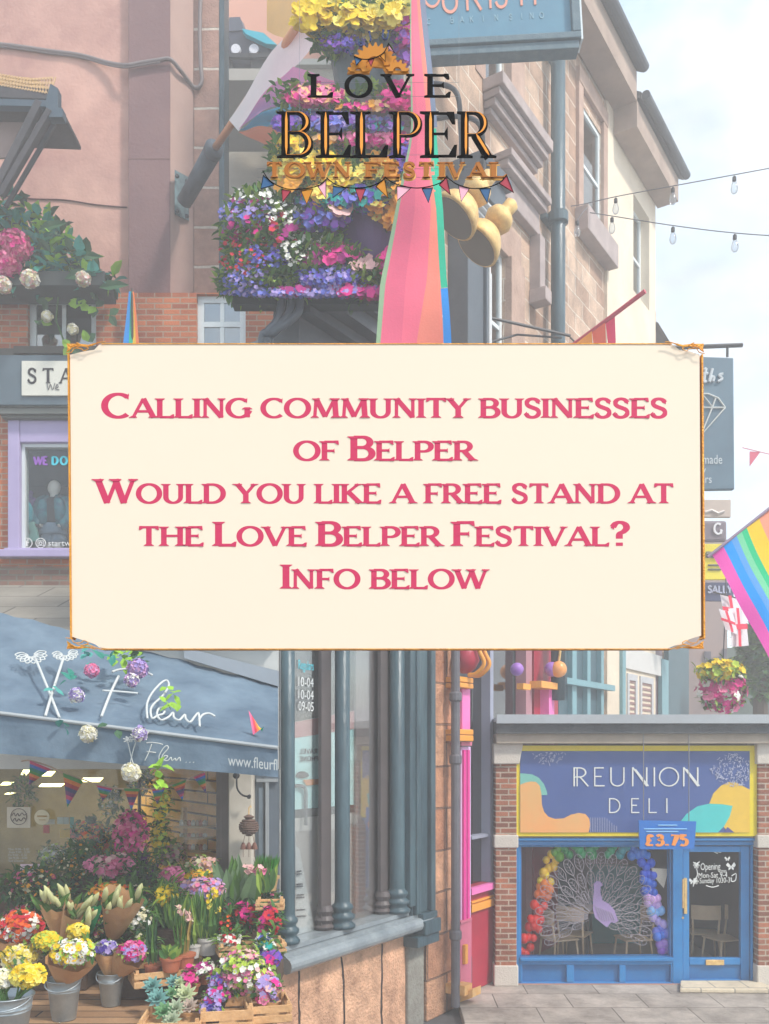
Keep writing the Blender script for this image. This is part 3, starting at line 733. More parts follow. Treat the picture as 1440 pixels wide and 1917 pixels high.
festoon('string_lights','lower strand of clear bulbs sagging away to the right edge',[P(1085,395,14.6),P(1145,404,14.2),P(1260,422,13.4),P(1376,436,13),P(1520,446,12.5)],[P(1146,406,14.2),P(1260,424,13.4),P(1376,438,13)])
festoon('string_lights','short lead with one clear bulb hanging in front of the stone wall',[P(1100,388,14.3),P(1092,396,14.2),P(1081,412,14.1)],[P(1081,412,14.1)])

# ---- small pride flag on a pole, right of card top
rr = thing('pole_flag','orange and pink flag on a slanting red pole above the right end of the board','flag',P(1180,600,11.0))
mb = MB(); mb.tube([P(1070,648,11.5),P(1130,604,11.2),P(1208,545,10.8)],.028,8); mb.build('pole', plain('red_pole',(200,70,90),.5), rr)
def flagmesh(name, A, B, stripes, par, amp=.04, waves=2, nu=16, nv=6, along=True, ph=0):
    """A(t), B(t) edge curves t in 0..1; stripes = [(frac,mat)] across from A to B"""
    s0 = 0
    for frac, mt in stripes:
        mb = MB(); s1 = s0+frac; pts = []
        for i in range(nu+1):
            t = i/nu
            for j in range(nv+1):
                s = s0+(s1-s0)*j/nv
                p = A(t).lerp(B(t), s)
                off = amp*(math.sin(p.x*5.2+p.z*1.1)+.45*math.sin(p.x*11-p.z*2.3)+.25*math.sin(p.x*3+p.z*7))
                pts.append(p+Vector((0,off,0)))
        fs = [(i*(nv+1)+j, i*(nv+1)+j+1, (i+1)*(nv+1)+j+1, (i+1)*(nv+1)+j) for i in range(nu) for j in range(nv)]
        mb.add(pts, fs); mb.build(name, mt, par, smooth=True, recalc=False); s0 = s1
def cl(key, rgb): 
    if key in M: return M[key]
    c = lin(*rgb); M[key] = surf(key, c, tuple(x*.88 for x in c[:3])+(1,), 3, .8, .12, bscale=60, trans=.12); return M[key]
fpk, fhot, fred, forg, fyel, fgrn, fblu, fpur = cl('f_pink',(240,110,150)), cl('f_hot',(235,60,120)), cl('f_red',(225,70,85)), cl('f_orange',(250,130,70)), cl('f_yellow',(250,200,50)), cl('f_green',(20,190,150)), cl('f_blue',(30,150,235)), cl('f_purple',(110,80,150))
A_=[(1150,590),(1132,602),(1108,620),(1074,645)]
for i,(mt) in enumerate((cl('f_hotpink',(250,60,120)),cl('f_redorange',(250,110,80)),cl('f_amber',(255,160,50)))):
    if i<3:
        a,b = A_[i],A_[i+1]
        flagmesh('stripe', (lambda a,b: lambda t: P(*a,11.2).lerp(P(*b,11.3),t))(a,b), (lambda a,b: lambda t: P(a[0]+6,a[1]+140,11.2).lerp(P(b[0]+14,b[1]+110,11.3),t))(a,b), [(1,mt)], rr, amp=.02)
# ================================================================= plant helpers
def flower(mb, c, nrm, r, k=5, mi=0, ci=None, cup=.3, rr=rnd):
    nrm = Vector(nrm).normalized(); e1 = nrm.orthogonal().normalized(); e2 = nrm.cross(e1); a0 = rr.uniform(0, 2*PI)
    c = Vector(c)
    for i in range(k):
        a = a0+2*PI*i/k; h = PI/k*1.08
        d = e1*math.cos(a)+e2*math.sin(a); dl = e1*math.cos(a-h)+e2*math.sin(a-h); dr = e1*math.cos(a+h)+e2*math.sin(a+h)
        mb.add([c, c+dl*r*.72+nrm*r*cup*.6, c+(dl+d)*.5*r+nrm*r*cup, c+d*r*1.0+nrm*r*cup*.8, c+(dr+d)*.5*r+nrm*r*cup, c+dr*r*.72+nrm*r*cup*.6], [(0,1,2,3),(0,3,4,5)], mi)
    if ci is not None:
        q = [c+nrm*r*.12+(e1*math.cos(2*PI*i/6)+e2*math.sin(2*PI*i/6))*r*.26 for i in range(6)]
        mb.add(q+[c+nrm*r*.25], [(i,(i+1)%6,6) for i in range(6)], ci)
def leaf(mb, c, d, up, l, w, mi=0, droop=.15):
    d = Vector(d).normalized(); sd = d.cross(Vector(up))
    if sd.length < 1e-4: sd = d.orthogonal()
    sd.normalize(); u = sd.cross(d); c = Vector(c)
    mb.add([c, c+d*l*.35+sd*w*.5+u*l*.05, c+d*l*.72+sd*w*.36, c+d*l-u*l*droop, c+d*l*.72-sd*w*.36, c+d*l*.35-sd*w*.5+u*l*.05, c+d*l*.5-u*l*.02],
           [(0,1,6,5),(1,2,6),(2,3,6),(3,4,6),(4,5,6)], mi)
def rdir(rr=rnd, bias=(0,-.5,.45)):
    while True:
        v = Vector((rr.uniform(-1,1), rr.uniform(-1,1), rr.uniform(-1,1)))
        if .05 < v.length < 1: break
    v = v.normalized()+Vector(bias); return v.normalized()
def inell(c, r, rr=rnd):
    while True:
        v = Vector((rr.uniform(-1,1), rr.uniform(-1,1), rr.uniform(-1,1)))
        if v.length < 1: return Vector((c[0]+v.x*r[0], c[1]+v.y*r[1], c[2]+v.z*r[2])), v
def greens(mb, c, r, n, l, w, rr=rnd, nm=3):
    for i in range(n):
        p, v = inell(c, r, rr); leaf(mb, p, rdir(rr,(v.x*.6, v.y*.6-.2, v.z*.3+.25)), (0,0,1), l*rr.uniform(.6,1.2), w*rr.uniform(.7,1.2), rr.randrange(nm))
def blooms(mb, c, r, n, size, nmat=1, ci=None, k=5, rr=rnd, surf_=.75, bias=(0,-.5,.4)):
    for i in range(n):
        p, v = inell((0,0,0), (1,1,1), rr); v = v+Vector(bias)*.5; v.normalize(); v *= rr.uniform(surf_,1.02)
        flower(mb, (c[0]+v.x*r[0], c[1]+v.y*r[1], c[2]+v.z*r[2]), v+Vector(bias)*.6+Vector((rr.uniform(-.4,.4),rr.uniform(-.3,.3),rr.uniform(-.4,.4))), size*rr.uniform(.7,1.25), k, rr.randrange(nmat), ci, rr.uniform(.05,.5), rr)
def pompom(mb, c, r, n, size, nm=2, rr=rnd):
    for i in range(n):
        z = 1-2*(i+.5)/n; a = i*2.39996; q = math.sqrt(1-z*z)
        v = Vector((q*math.cos(a), q*math.sin(a), z)); flower(mb, Vector(c)+v*r*rr.uniform(.82,1.06), v+Vector((rr.uniform(-.5,.5),rr.uniform(-.5,.5),rr.uniform(-.5,.5))), size*rr.uniform(.8,1.2), 4, rr.randrange(nm), None, rr.uniform(-.1,.5), rr)
def pl(key, rgb, k=.8, t=.1): 
    if key not in M:
        c = lin(*rgb); M[key] = surf(key, c, tuple(x*k for x in c[:3])+(1,), 9, .65, 0, trans=t, spec=.25)
    return M[key]
GR = [pl('leaf_mid',(84,124,52)), pl('leaf_dark',(70,112,56)), pl('leaf_light',(140,168,70))]
GD = [pl('leaf_dark',(52,88,44)), pl('leaf_deep',(60,98,66)), pl('leaf_mid',(84,124,52))]
GT = [pl('leaf_teal',(50,140,124)), pl('leaf_deep',(44,72,52)), pl('leaf_lime',(150,196,60)), pl('leaf_aqua',(84,170,160))]
pet = dict(yellow=pl('petal_yellow',(240,206,40)), lemon=pl('petal_lemon',(246,228,110)), amber=pl('petal_amber',(244,168,50)), peach=pl('petal_peach',(248,196,140)), white=pl('petal_white',(240,238,228)),
 pink=pl('petal_pink',(236,130,170)), hot=pl('petal_hot',(222,40,140)), mag=pl('petal_magenta',(176,40,130)), rose=pl('petal_rose',(206,92,130)), red=pl('petal_red',(206,40,60)), orange=pl('petal_orange',(240,104,44)),
 purple=pl('petal_purple',(128,72,176)), violet=pl('petal_violet',(96,76,180)), lilac=pl('petal_lilac',(176,156,214)), blue=pl('petal_blue',(112,120,206)), plum=pl('petal_plum',(84,36,96)), cream=pl('petal_cream',(234,226,186)), mauve=pl('petal_mauve',(206,160,200)), blush=pl('petal_blush',(232,184,180)), lime=pl('petal_lime',(190,214,80)), teal=pl('petal_teal',(40,170,160)))
def pp(*k): return [pet[x] for x in k]

# ================================================================= brick clothes shop on the upper pavement
Y=12.0; rb = thing('clothes_shop','red brick shop with lilac window frame and grey sign, left of the cream board','shop',(-4,12,4.9))
X = lambda px: FX(px,Y)
Z = lambda py: FZ(py,Y)
win = [(X(52),X(180),Z(655),Z(552)),(X(368),X(460),Z(655),Z(550)),(X(36),X(300),Z(1036),Z(826))]
mb = MB(); mb.wall(-9.5,X(516),Z(1108),Z(548),Y,Y+.3,win); mb.build('wall', brick, rb)
mb = MB(); mb.box(-9.5,X(516)+.0,Y-.06,Y-.003,Z(1118),Z(1062)); mb.build('plinth', masonry('dirty_brick', lin(140,104,90), lin(112,84,76), lin(120,118,106), .225,.075,.012), rb)
mb = MB(); mb.box(-9.4,X(514),Y+2.6,Y+2.7,4.9,9.1); mb.box(-9.4,X(514),Y+.32,Y+2.6,6.9+.5,7.5); mb.box(-9.4,X(514),Y+.32,Y+2.6,4.9,Z(1036)-.02)
mb.build('interior', plain('shop_interior',(70,66,72),.9), rb)
for i,(a,b,c,d) in enumerate(win[:2]): sash(a,b,c,d,w=Y+.12,cols=2,rows=1 if i==0 else 2,par=rb,T=None,t=.085,glm=glass('pale_glass%d'%i,(.55,.62,.62,1),.3))
mb = MB()
for a,b,c,d in win[:2]: mb.box(a-.05,b+.05,Y+.25,Y+.27,c,d)
mb.build('curtain', plain('net_curtain',(186,190,188),.9,k=.7,scale=3), rb)
mb = MB(); mb.box(X(32),X(220),Y-.12,Y-.002,Z(668),Z(655)); mb.box(X(0)-.3,X(31)-.0,Y-.05,Y-.002,Z(668),Z(655)); mb.build('stone_sill', plain('dark_sill',(84,80,74),.8), rb)
# fascia
mb = MB(); mb.box(X(8),X(330),Y-.26,Y-.05,Z(772),Z(680)); mb.build('fascia', surf('fascia_grey', lin(92,108,118), lin(74,90,100), 1.4, .35, .05), rb, bevel=.01)
mb = MB(); mb.box(X(57),X(210),Y-.29,Y-.262,Z(756),Z(693)); pn = mb.build('sign_panel', plain('panel_cream',(214,212,200),.5), rb)
mb = MB(); text_line(mb,'START',68,0,-734,27,27,sput(Y,.29),.17,.10,(.07,.09),.008,track=.42,xsc=1.0); mb.build('lettering', plain('ink_black',(34,30,34),.5), pn)
mb = MB(); 
for q in (crv([(104,733),(106,746),(110,736),(114,746),(118,734)],4), crv([(119,742),(124,741),(122,736),(119,744),(126,746)],4)): mb.tube([Vector((FX(a,Y),Y-.295,FZ(b,Y))) for a,b in q],.006,5)
mb.build('script_lettering', plain('ink_grey',(110,110,110),.6), pn)
mb = MB(); mb.box(X(10),X(330),Y-.22,Y-.02,Z(786),Z(775)); mb.box(X(13),X(330),Y-.17,Y-.02,Z(791),Z(786.3)); mb.box(X(16),X(330),Y-.24,Y-.02,Z(774.6),Z(772.5)); mb.build('cornice', plain('grey_cornice',(100,104,100),.6), rb, bevel=.01)
lil = surf('lilac_paint', lin(176,164,200), lin(158,146,184), 2, .5, .05)
mb = MB(); mb.box(X(20),X(42),Y-.1,Y+.1,Z(1036),Z(791)); mb.box(X(42)+.001,X(330),Y-.09,Y+.1,Z(832),Z(791)); mb.box(X(0),X(330),Y-.2,Y-.061,Z(1048),Z(1034)); mb.box(X(14),X(330),Y-.12,Y+.1,Z(1033.8),Z(1029))
mb.build('window_frame', lil, rb, bevel=.012)
mb = MB(); mb.box(X(42)+.002,X(48),Y-.03,Y+.1,Z(1029),Z(832)); mb.box(X(48),X(330),Y-.03,Y+.1,Z(838),Z(832.2)); mb.build('inner_frame', upvc, rb)
mb = MB(); mb.box(X(48),X(300),Y+.03,Y+.04,Z(1029),Z(838)); mb.build('pane', glass('shop_glass',(.96,.98,.98,1),.03), rb)
# window vinyls
mb = MB(); 
def chunky(t,x0,h,base,mi,adv):
    x=x0
    for ch in t:
        if ch!=' ': glyph(mb,ch,(lambda x: lambda a,b,d: sput(Y,-.02)(x+a*h*.95,-base+b*h,d))(x),.30,.22,None,.004,mi)
        x+=adv if ch!=' ' else adv*.5
chunky('WE',62,15,869,0,17); chunky('DO',96,15,869,1,16)
mb.build('window_lettering', [plain('vinyl_purple',(150,90,190),.5),plain('vinyl_cyan',(60,196,214),.5)], rb)
mb = MB(); wv = lambda a,b: Vector((FX(a,Y),Y-.0+.02,FZ(b,Y)))
for cx in (50,75): mb.tube([wv(cx+9*math.cos(t*PI/12),1016+9*math.sin(t*PI/12)) for t in range(25)],.006,5)
mb.tube([wv(53,1010),wv(50,1011),wv(49,1014),wv(49,1022)],.010,5); mb.tube([wv(46,1015),wv(53,1015)],.008,5)
q=[(70,1012),(80,1012),(80,1021),(70,1021),(70,1012)]; mb.tube([wv(*p) for p in q],.006,5); mb.tube([wv(75+2.6*math.cos(t*PI/6),1016.5+2.6*math.sin(t*PI/6)) for t in range(13)],.006,5)
mb.build('window_emblem', plain('vinyl_white',(226,228,226),.5), rb)
font_text('startw', .11, lambda x,y,d: Vector((X(89)+x, Y+.025, Z(1021)+y)), 0, plain('vinyl_white',(226,228,226)), 'window_lettering', rb, width=.30)
# mannequin
rm = thing('mannequin','faceless shop window mannequin in a teal satin jacket, black top and denim shorts','mannequin',P(99,1090,12.42))
Ym=12.42; m = lambda px,py,y=0: P(px,py,Ym)+Vector((0,y,0))
skin = plain('mannequin_cream',(222,214,204),.4)
mb = MB()
ell = lambda pts,mb=mb: None
def torso(mb, secs, sy=.55, n=18, mi=None):
    """stack of elliptical sections (px centre, py, half-width m)"""
    out=[]; 
    for cx,py,w in secs:
        c = m(cx,py)
        for k in range(n): a=2*PI*k/n; out.append(c+Vector((w*math.cos(a), w*sy*math.sin(a),0)))
    fs=[(i*n+k,i*n+(k+1)%n,(i+1)*n+(k+1)%n,(i+1)*n+k) for i in range(len(secs)-1) for k in range(n)]
    fs.append(tuple(range(n))); fs.append(tuple((len(secs)-1)*n+k for k in range(n)))
    mb.add(out,fs,mi)
torso(mb,[(102,900,.03),(102,902,.055),(102,907,.08),(101,914,.087),(101,920,.078),(101,924,.056),(101,928,.05),(101,932,.055),(101,936,.12),(101,941,.18),(101,955,.16),(100,975,.125),(100,990,.155),(100,1000,.17)],sy=.75)
for s in (-1,1):
    mb.tube([m(100+s*6,992),m(100+s*8,1015),m(100+s*8,1040),m(100+s*8,1065),m(100+s*7,1088)],[.09,.085,.06,.055,.035],12)
    mb.tube([m(101+s*23,940),m(100+s*28,958),m(100+s*28,975,-.05),m(100+s*20,986,-.1),m(100+s*15,987,-.13)],[.05,.05,.04,.032,.03],10)
mb.build('body', skin, rm, smooth=True)
mb = MB(); torso(mb,[(101,933,.10),(101,937,.155),(101,944,.185),(101,957,.172),(100,975,.14),(100,984,.155)],sy=.82); mb.build('top', plain('black_top',(34,34,38),.8), rm, smooth=True)
mb = MB(); torso(mb,[(100,982,.165),(100,992,.18),(100,1000,.19),(100,1003,.18)],sy=.8)
for s in (-1,1): mb.tube([m(100+s*6,996),m(100+s*9,1012),m(100+s*10,1018)],[.105,.115,.12],14)
mb.build('shorts', surf('denim', lin(112,132,150), lin(84,104,124), 12, .9, .3), rm, smooth=True)
mb = MB()
for s in (-1,1):
    mb.tube([m(101+s*12,934),m(101+s*21,939),m(100+s*28,955),m(100+s*30,972,-.05),m(100+s*23,985,-.1),m(100+s*18,987,-.11)],[.07,.09,.095,.085,.075,.06],12)
    mb.tube([m(101+s*9,932,-.06),m(101+s*15,945,-.11),m(101+s*17,965,-.1),m(101+s*17,985,-.08)],[.04,.075,.08,.07],10)
mb.build('jacket', surf('teal_satin', lin(20,130,140), lin(20,60,90), 14, .25, .5, bscale=20), rm, smooth=True)
# window props
def prop(name,label,cat,fn,mats,**k):
    mb = MB(); fn(mb); return tag(mb.build(name,mats,**k),label,cat)
def coral(mb):
    for i in range(9):
        a=-1.2+2.4*i/8; b=m(54,962); e=m(54+22*math.sin(a)*.6,962-34*math.cos(a)*1.2*(.8+.2*(i%2)))
        mb.tube([b,b.lerp(e,.5)+Vector((.02*(i%3-1),0,.02)),e],[.04,.03,.02],8); mb.ball(e,.032)
prop('felt_coral','purple felt coral ornament with knobbly arms in the clothes shop window','ornament',coral,plain('purple_felt',(130,84,170),.9),smooth=True)
def plush(mb):
    mb.ball(m(54,965,-.15),.12,.09,.17); mb.ball(m(47,976,-.15),.05); mb.ball(m(62,976,-.15),.05); mb.ball(m(50,984,-.17),.05); mb.ball(m(58,984,-.17),.05)
prop('soft_toy','small turquoise soft toy beside the mannequin','soft toy',plush,plain('turquoise_plush',(50,170,186),.95),smooth=True)
def bagfn(mb):
    for cx,cy in ((56,1000),(66,996),(70,1012)): mb.obox(m(cx,cy,-.2),Vector((.09,0,.02)),Vector((0,.04,0)),Vector((-.02,0,.07)))
prop('display_box','stack of pale mint gift boxes on the floor of the clothes shop window','boxes',bagfn,plain('mint_card',(120,176,164),.7),bevel=.008)
prop('shelf_stand','low dark display stand left of the mannequin','display stand',lambda mb:(mb.obox(m(60,990,-.1),Vector((.16,0,0)),Vector((0,.12,0)),Vector((0,0,.015))),mb.tube([m(60,990),m(60,1060)],.02,8)),plain('dark_stand',(60,52,62),.6))
# hanging progress flag on the brick wall
rf_ = thing('hanging_flag','small blue, green and orange pride flag hanging folded against the brick wall between two windows','flag',P(245,640,11.8))
Yf=11.85
for i,(a0,a1,b0,b1,mt) in enumerate(((243,246,231,242,'f_blue'),(246,248,242,250,'f_green'),(247,250,250,256,'f_yellow'),(249,252,256,262,'f_orange'))):
    flagmesh('stripe',(lambda a,b:lambda t:P(a,548,Yf).lerp(P(b,655,Yf),t))(a0,b0),(lambda a,b:lambda t:P(a,548,Yf).lerp(P(b,655,Yf),t))(a1,b1),[(1,M[mt])],rf_,amp=.03,ph=i)
mb = MB(); mb.tube([P(247,540,Yf-.02),P(248,600,Yf-.04),P(248,650,Yf)],.015,6); mb.build('pole', plain('dark_pole',(70,60,56),.6), rf_)

# ================================================================= pink rendered building above
Yp=12.3; X=lambda px:FX(px,Yp); Z=lambda py:FZ(py,Yp)
rp = thing('pink_building','pink rendered corner building with mauve pilaster rising above the brick shop','building',(-4,13,9.2))
mb = MB(); mb.box(-10,X(240),Yp+.12,Yp+.5,Z(548),Z(-120)); mb.build('wall', pink_r, rp)
mb = MB(); mb.box(X(240)+.002,X(319),Yp-.0,Yp+.5,Z(549),Z(-120)); mb.build('pilaster', mauve_r, rp, bevel=.01)
mb = MB(); mb.add([(X(319),Yp,Z(549)),(X(354),Yp+.28,Z(549)),(X(354),Yp+.28,Z(-120)),(X(319),Yp,Z(-120)),(X(319),Yp+.5,Z(549)),(X(354),Yp+.5,Z(549)),(X(354),Yp+.5,Z(-120)),(X(319),Yp+.5,Z(-120))],[(0,1,2,3),(5,4,7,6),(0,4,5,1),(3,2,6,7)])
mb.build('return', surf('pale_render', lin(176,146,134), lin(158,128,120), 1.2,.85,.3,bscale=22), rp)
mb = MB(); mb.box(X(354)+.002,X(402),Yp+.3,Yp+.7,Z(549),Z(-120)); mb.build('stone_quoin', masonry('quoin', lin(176,136,120), lin(156,122,110), lin(206,196,184), .9,.55,.02, wob=.05, bump=1, noise=6), rp)
mb = MB(); mb.box(X(402)+.002,X(412),Yp+.32,Yp+.7,Z(549),Z(-120)); mb.build('corner_strip', teal_p, rp)
mb = MB(); mb.tube([Vector(q) for q in crv([tuple(P(a,b,Yp+.11)) for a,b in ((0,366),(60,372),(120,374),(180,383),(238,388))],4)],.010,5); mb.build('crack', plain('crack_dark',(110,78,74),.9), rp)
mb = MB(); mb.box(X(240),X(319),Yp-.003,Yp+.1,Z(298.2),Z(296.8)); mb.build('joint', plain('crack_dark',(110,78,74)), rp)
# cable
mb = MB(); pts=[(-10,82),(30,86),(90,95),(150,103),(205,118),(238,122),(262,118),(300,112),(319,111),(335,128),(352,150),(362,162),(372,163),(378,150),(376,120),(374,60),(376,-20)]
def cw(i,a,b):
    y=Yp+(.09 if a<=150 else .04 if a<210 else -.05 if a<=319 else .03 if a<340 else .18 if a<356 else .25)
    return tuple(P(a,b,y))
mb.tube([Vector(q) for q in crv([cw(i,a,b) for i,(a,b) in enumerate(pts)],4)],.028,7); mb.tube([Vector(q) for q in crv([cw(i,a,b+4) for i,(a,b) in enumerate(pts[:8])],4)],.014,6)
tag(mb.build('wall_cable', plain('cable_lead',(122,112,112),.6), smooth=True),'grey twisted cable looping across the pink rendered wall','cable')
# canopy corner
Yk=10.6; rk = thing('dark_canopy','dark timber canopy with dropped gutter jutting in at the upper left edge','canopy',P(-60,370,Yk))
K=lambda a,b,y=0:P(a,b,Yk)+Vector((0,y,0))
tim = surf('black_timber', lin(74,70,72), lin(56,54,58), 3, .7, .3)
mb = MB(); mb.prism([K(-160,142),K(98,166),K(104,180),K(104,186),K(-160,176)],(0,.9,0)); mb.build('roof_edge', tim, rk, bevel=.01)
mb = MB(); mb.prism([K(96,160,-.03),K(110,168,-.03),K(110,204,-.03),K(119,206,-.03),K(119,222,-.03),K(92,222,-.03),K(86,196,-.03)],(0,.12,0)); mb.prism([K(-160,178,.01),K(92,186,.01),K(86,198,.01),K(-160,192,.01)],(0,.1,0)); mb.build('gutter', plain('gutter_blue',(66,82,94),.5), rk)
mb = MB(); mb.beam(K(72,186,.05),K(-14,356,.05),.09,.09); mb.beam(K(94,208,.0),K(2,366,.0),.09,.07); mb.beam(K(88,204,.25),K(-6,364,.25),.04,.05); mb.build('brace', tim, rk, bevel=.008)
mb = MB(); mb.prism([K(-160,118,.1),K(60,134,.1),K(94,160,.1),K(-160,146,.1)],(0,.8,0)); mb.build('thatch', surf('thatch', lin(222,184,120), lin(160,124,80), 18, .95, 1, bscale=60), rk)
mb = MB(); mb.prism([K(-160,192,.3),K(60,196,.3),K(20,262,.3),K(-160,270,.3)],(0,.03,0)); mb.build('soffit', plain('soffit_brown',(150,128,122),.8), rk)
mb = MB()
for i in range(26):
    a=-40+i*5.4; b=140+(a+40)*.17; h=8+10*max(0,(a-50)/40)
    mb.beam(K(a,b+14),K(a+9,b-h),.012,.012); mb.beam(K(a+9,b+14),K(a,b-h),.012,.012)
mb.build('netting', plain('pale_net',(214,176,130),.8), rk)
# hydrangea planter on the parapet
def hydr(name,label,c,r,mats,n=150,size=None,cat='flower',grp=None,parent=None):
    mb = MB(); pompom(mb,c,r,int(n*2.8),(size or r*.3)*.52,len(mats)); o=mb.build(name,mats,parent,recalc=False)
    if parent is None: tag(o,label,cat,grp)
    return o
Yh=11.6; rh = thing('hydrangea_planter','overgrown planter of teal leaves with a deep pink hydrangea above the brick shop','planter',P(90,548,Yh))
mb = MB(); mb.box(FX(-80,Yh),FX(205,Yh),Yh-.2,Yh+.3,FZ(549,Yh),FZ(522,Yh)); mb.build('trough', plain('trough_dark',(52,60,60),.7), rh, bevel=.01)
mb = MB()
for cx,cy,rx,ry,n in ((10,400,40,30,60),(60,440,60,45,150),(40,500,70,40,200),(120,500,60,36,150),(180,530,44,16,60),(-40,460,50,70,100),(95,460,40,30,60)):
    c=P(cx,cy,Yh); greens(mb,c,(rx*Yh/F,.2,ry*Yh/F),n,.22,.12,nm=4)
for a,b,dx,dz in ((215,536,.5,.1),(165,478,.6,.0),(100,430,.5,.3),(150,520,.6,.3)): leaf(mb,P(a-30,b+2,Yh-.2),(1,-.1,dz),(0,-1,0),.38,.13,1)
mb.build('foliage', GT, rh, recalc=False)
hydr('hydrangea_head','',P(28,462,Yh-.28),.19,pp('rose','hot','pink'),160,.06,parent=rh); hydr('hydrangea_head','',P(14,492,Yh-.28),.15,pp('rose','hot','pink'),110,.055,parent=rh)
for a,b,q in ((56,522,.10),(6,534,.09),(156,522,.08)): hydr('hydrangea_head','',P(a,b,Yh-.3),q,pp('cream','white','blush'),90,.05,parent=rh)
# ghosted ivy and hydrangeas hanging before upper window
rg = thing('hanging_hydrangeas','trailing white hydrangeas and lime leaves hanging in front of the left brick shop window','hanging flowers',P(115,560,11.7))
mb = MB(); mb.tube([P(110,545,11.7),P(105,600,11.7),P(120,640,11.7)],.012,5); mb.build('stem', GR[1], rg)
mb = MB()
for a,b in ((150,572),(158,560),(165,640),(132,650),(90,565),(75,600),(180,575),(205,590)): 
    for k in range(3): leaf(mb,P(a,b,11.65),rdir(bias=(0,-.3,-.2)),(0,-1,0),.15,.11,rnd.choice((1,2)))
mb.build('foliage', GT, rg, recalc=False)
for a,b,q in ((88,592,.06),(136,616,.06)): hydr('hydrangea_head','',P(a,b,11.62),q,pp('white','cream'),60,.045,parent=rg)

# grey gable behind the flower tower
rgw = thing('grey_gable','plain grey rendered gable wall with a faded orange panel behind the tiered flower tower','building',(-1,17,0))
mb = MB(); mb.box(FX(395,17),FX(800,17),17,17.6,0,FZ(118,17)); mb.build('wall', surf('grey_render', lin(186,178,160), lin(166,160,146), .8, .9, .2, stretch=(1,1,4)), rgw)
mb = MB(); mb.box(FX(395,17),FX(800,17),17.3,18,FZ(118,17)+.002,FZ(-60,17)); mb.build('upper_wall', surf('salmon_render', lin(214,160,136), lin(196,140,120), .6, .9, .2), rgw)
mb = MB(); mb.box(FX(395,17)-.1,FX(800,17),16.9,17.65,FZ(128,17),FZ(117,17)); mb.build('coping', plain('coping_pale',(196,192,180),.8), rgw)
# dark parked car glimpsed above the coping
rc = thing('parked_car','dark car front on a high ledge at the top left of the flower tower','car',P(445,128,15.5))
C_=lambda a,b,y=0:P(a,b,15.3)+Vector((0,y,0))
mb = MB(); mb.prism([C_(395,120),C_(395,70),C_(415,62),C_(425,30),C_(452,28),C_(462,56),C_(500,70),C_(512,84),C_(512,120)],(0,1.2,0)); mb.build('body', surf('dark_car_paint', lin(60,62,76), lin(48,50,62), 2, .25), rc, bevel=.08)
mb = MB(); mb.prism([C_(422,60,-.02),C_(430,34,-.02),C_(450,33,-.02),C_(458,58,-.02)],(0,.02,0)); mb.build('window', plain('car_glass',(84,88,100),.15), rc)
for a in (442,476): mb = MB(); mb.lathe(C_(a,94),[(.09,0),(.08,.04)],14,axis=(0,-1,0)); mb.build('headlight', plain('lamp_white',(214,214,220),.2), rc)
mb = MB(); mb.box(FX(404,15.3),FX(508,15.3),15.24,15.3,FZ(112,15.3),FZ(104,15.3)); mb.build('bumper', plain('bumper_black',(40,40,44),.6), rc)
for a in (412,492): mb = MB(); mb.lathe(C_(a,120,-.02),[(.2,0),(.22,.03),(.22,.14),(.2,.18)],18,axis=(0,1,0)); mb.build('wheel', plain('tyre',(38,38,40),.8), rc)
mb = MB(); mb.prism([C_(455,62,-.1),C_(495,70,-.1),C_(520,92,-.1),C_(500,90,-.1),C_(462,72,-.1)],(0,.5,.0)); tag(mb.build('cyan_cover', plain('cyan_sheet',(40,170,190),.6)),'bright cyan cloth lying over the dark car','cover')
tag((lambda mb:(mb.box(FX(392,15),FX(560,15),15.0,16.8,FZ(150,15),FZ(128,15)),mb.build('parking_ledge', plain('ledge_grey',(168,164,156),.9)))[1])(MB()),kind='structure')

# ================================================================= tiered flower tower
Yt=7.9; X=lambda px:FX(px,Yt); Z=lambda py:FZ(py,Yt); q_=Yt/F
rt = thing('flower_tower','tall tiered planter tower overflowing with petunias and lobelia behind the festival lettering','flower tower',P(680,560,Yt+.3))
pot = surf('slate_pot', lin(84,100,104), lin(70,84,90), 3, .5, .1); pot2 = surf('purple_pot', lin(98,70,120), lin(80,60,104), 2, .55, .1)
mb = MB(); c=P(690,230,Yt+.35); mb.lathe(c,[(.24,0),(.42,.98),(.46,1.0),(.46,1.06),(.40,1.06)],28); mb.build('pot', pot, rt, smooth=False)
mb = MB(); c=P(690,340,Yt+.35); mb.lathe(c,[(.25,0),(.44,.36),(.46,.38),(.46,.46),(.4,.46)],28); mb.build('pot', surf('brown_pot', lin(104,84,84), lin(88,72,76),3,.6), rt)
mb = MB(); c=P(700,520,Yt+.4); mb.lathe(c,[(.24,0),(.42,.44),(.45,.46),(.45,.52),(.4,.52)],28); mb.build('pot', pot2, rt)
mb = MB(); mb.lathe(P(690,570,Yt+.35),[(.12,0),(.12,2.4)],14); mb.build('pole', pot, rt)
mb = MB(); mb.box(X(430),X(770),Yt+.12,Yt+.26,Z(556),Z(530)); mb.build('trough', plain('trough_dark',(52,60,60)), rt)
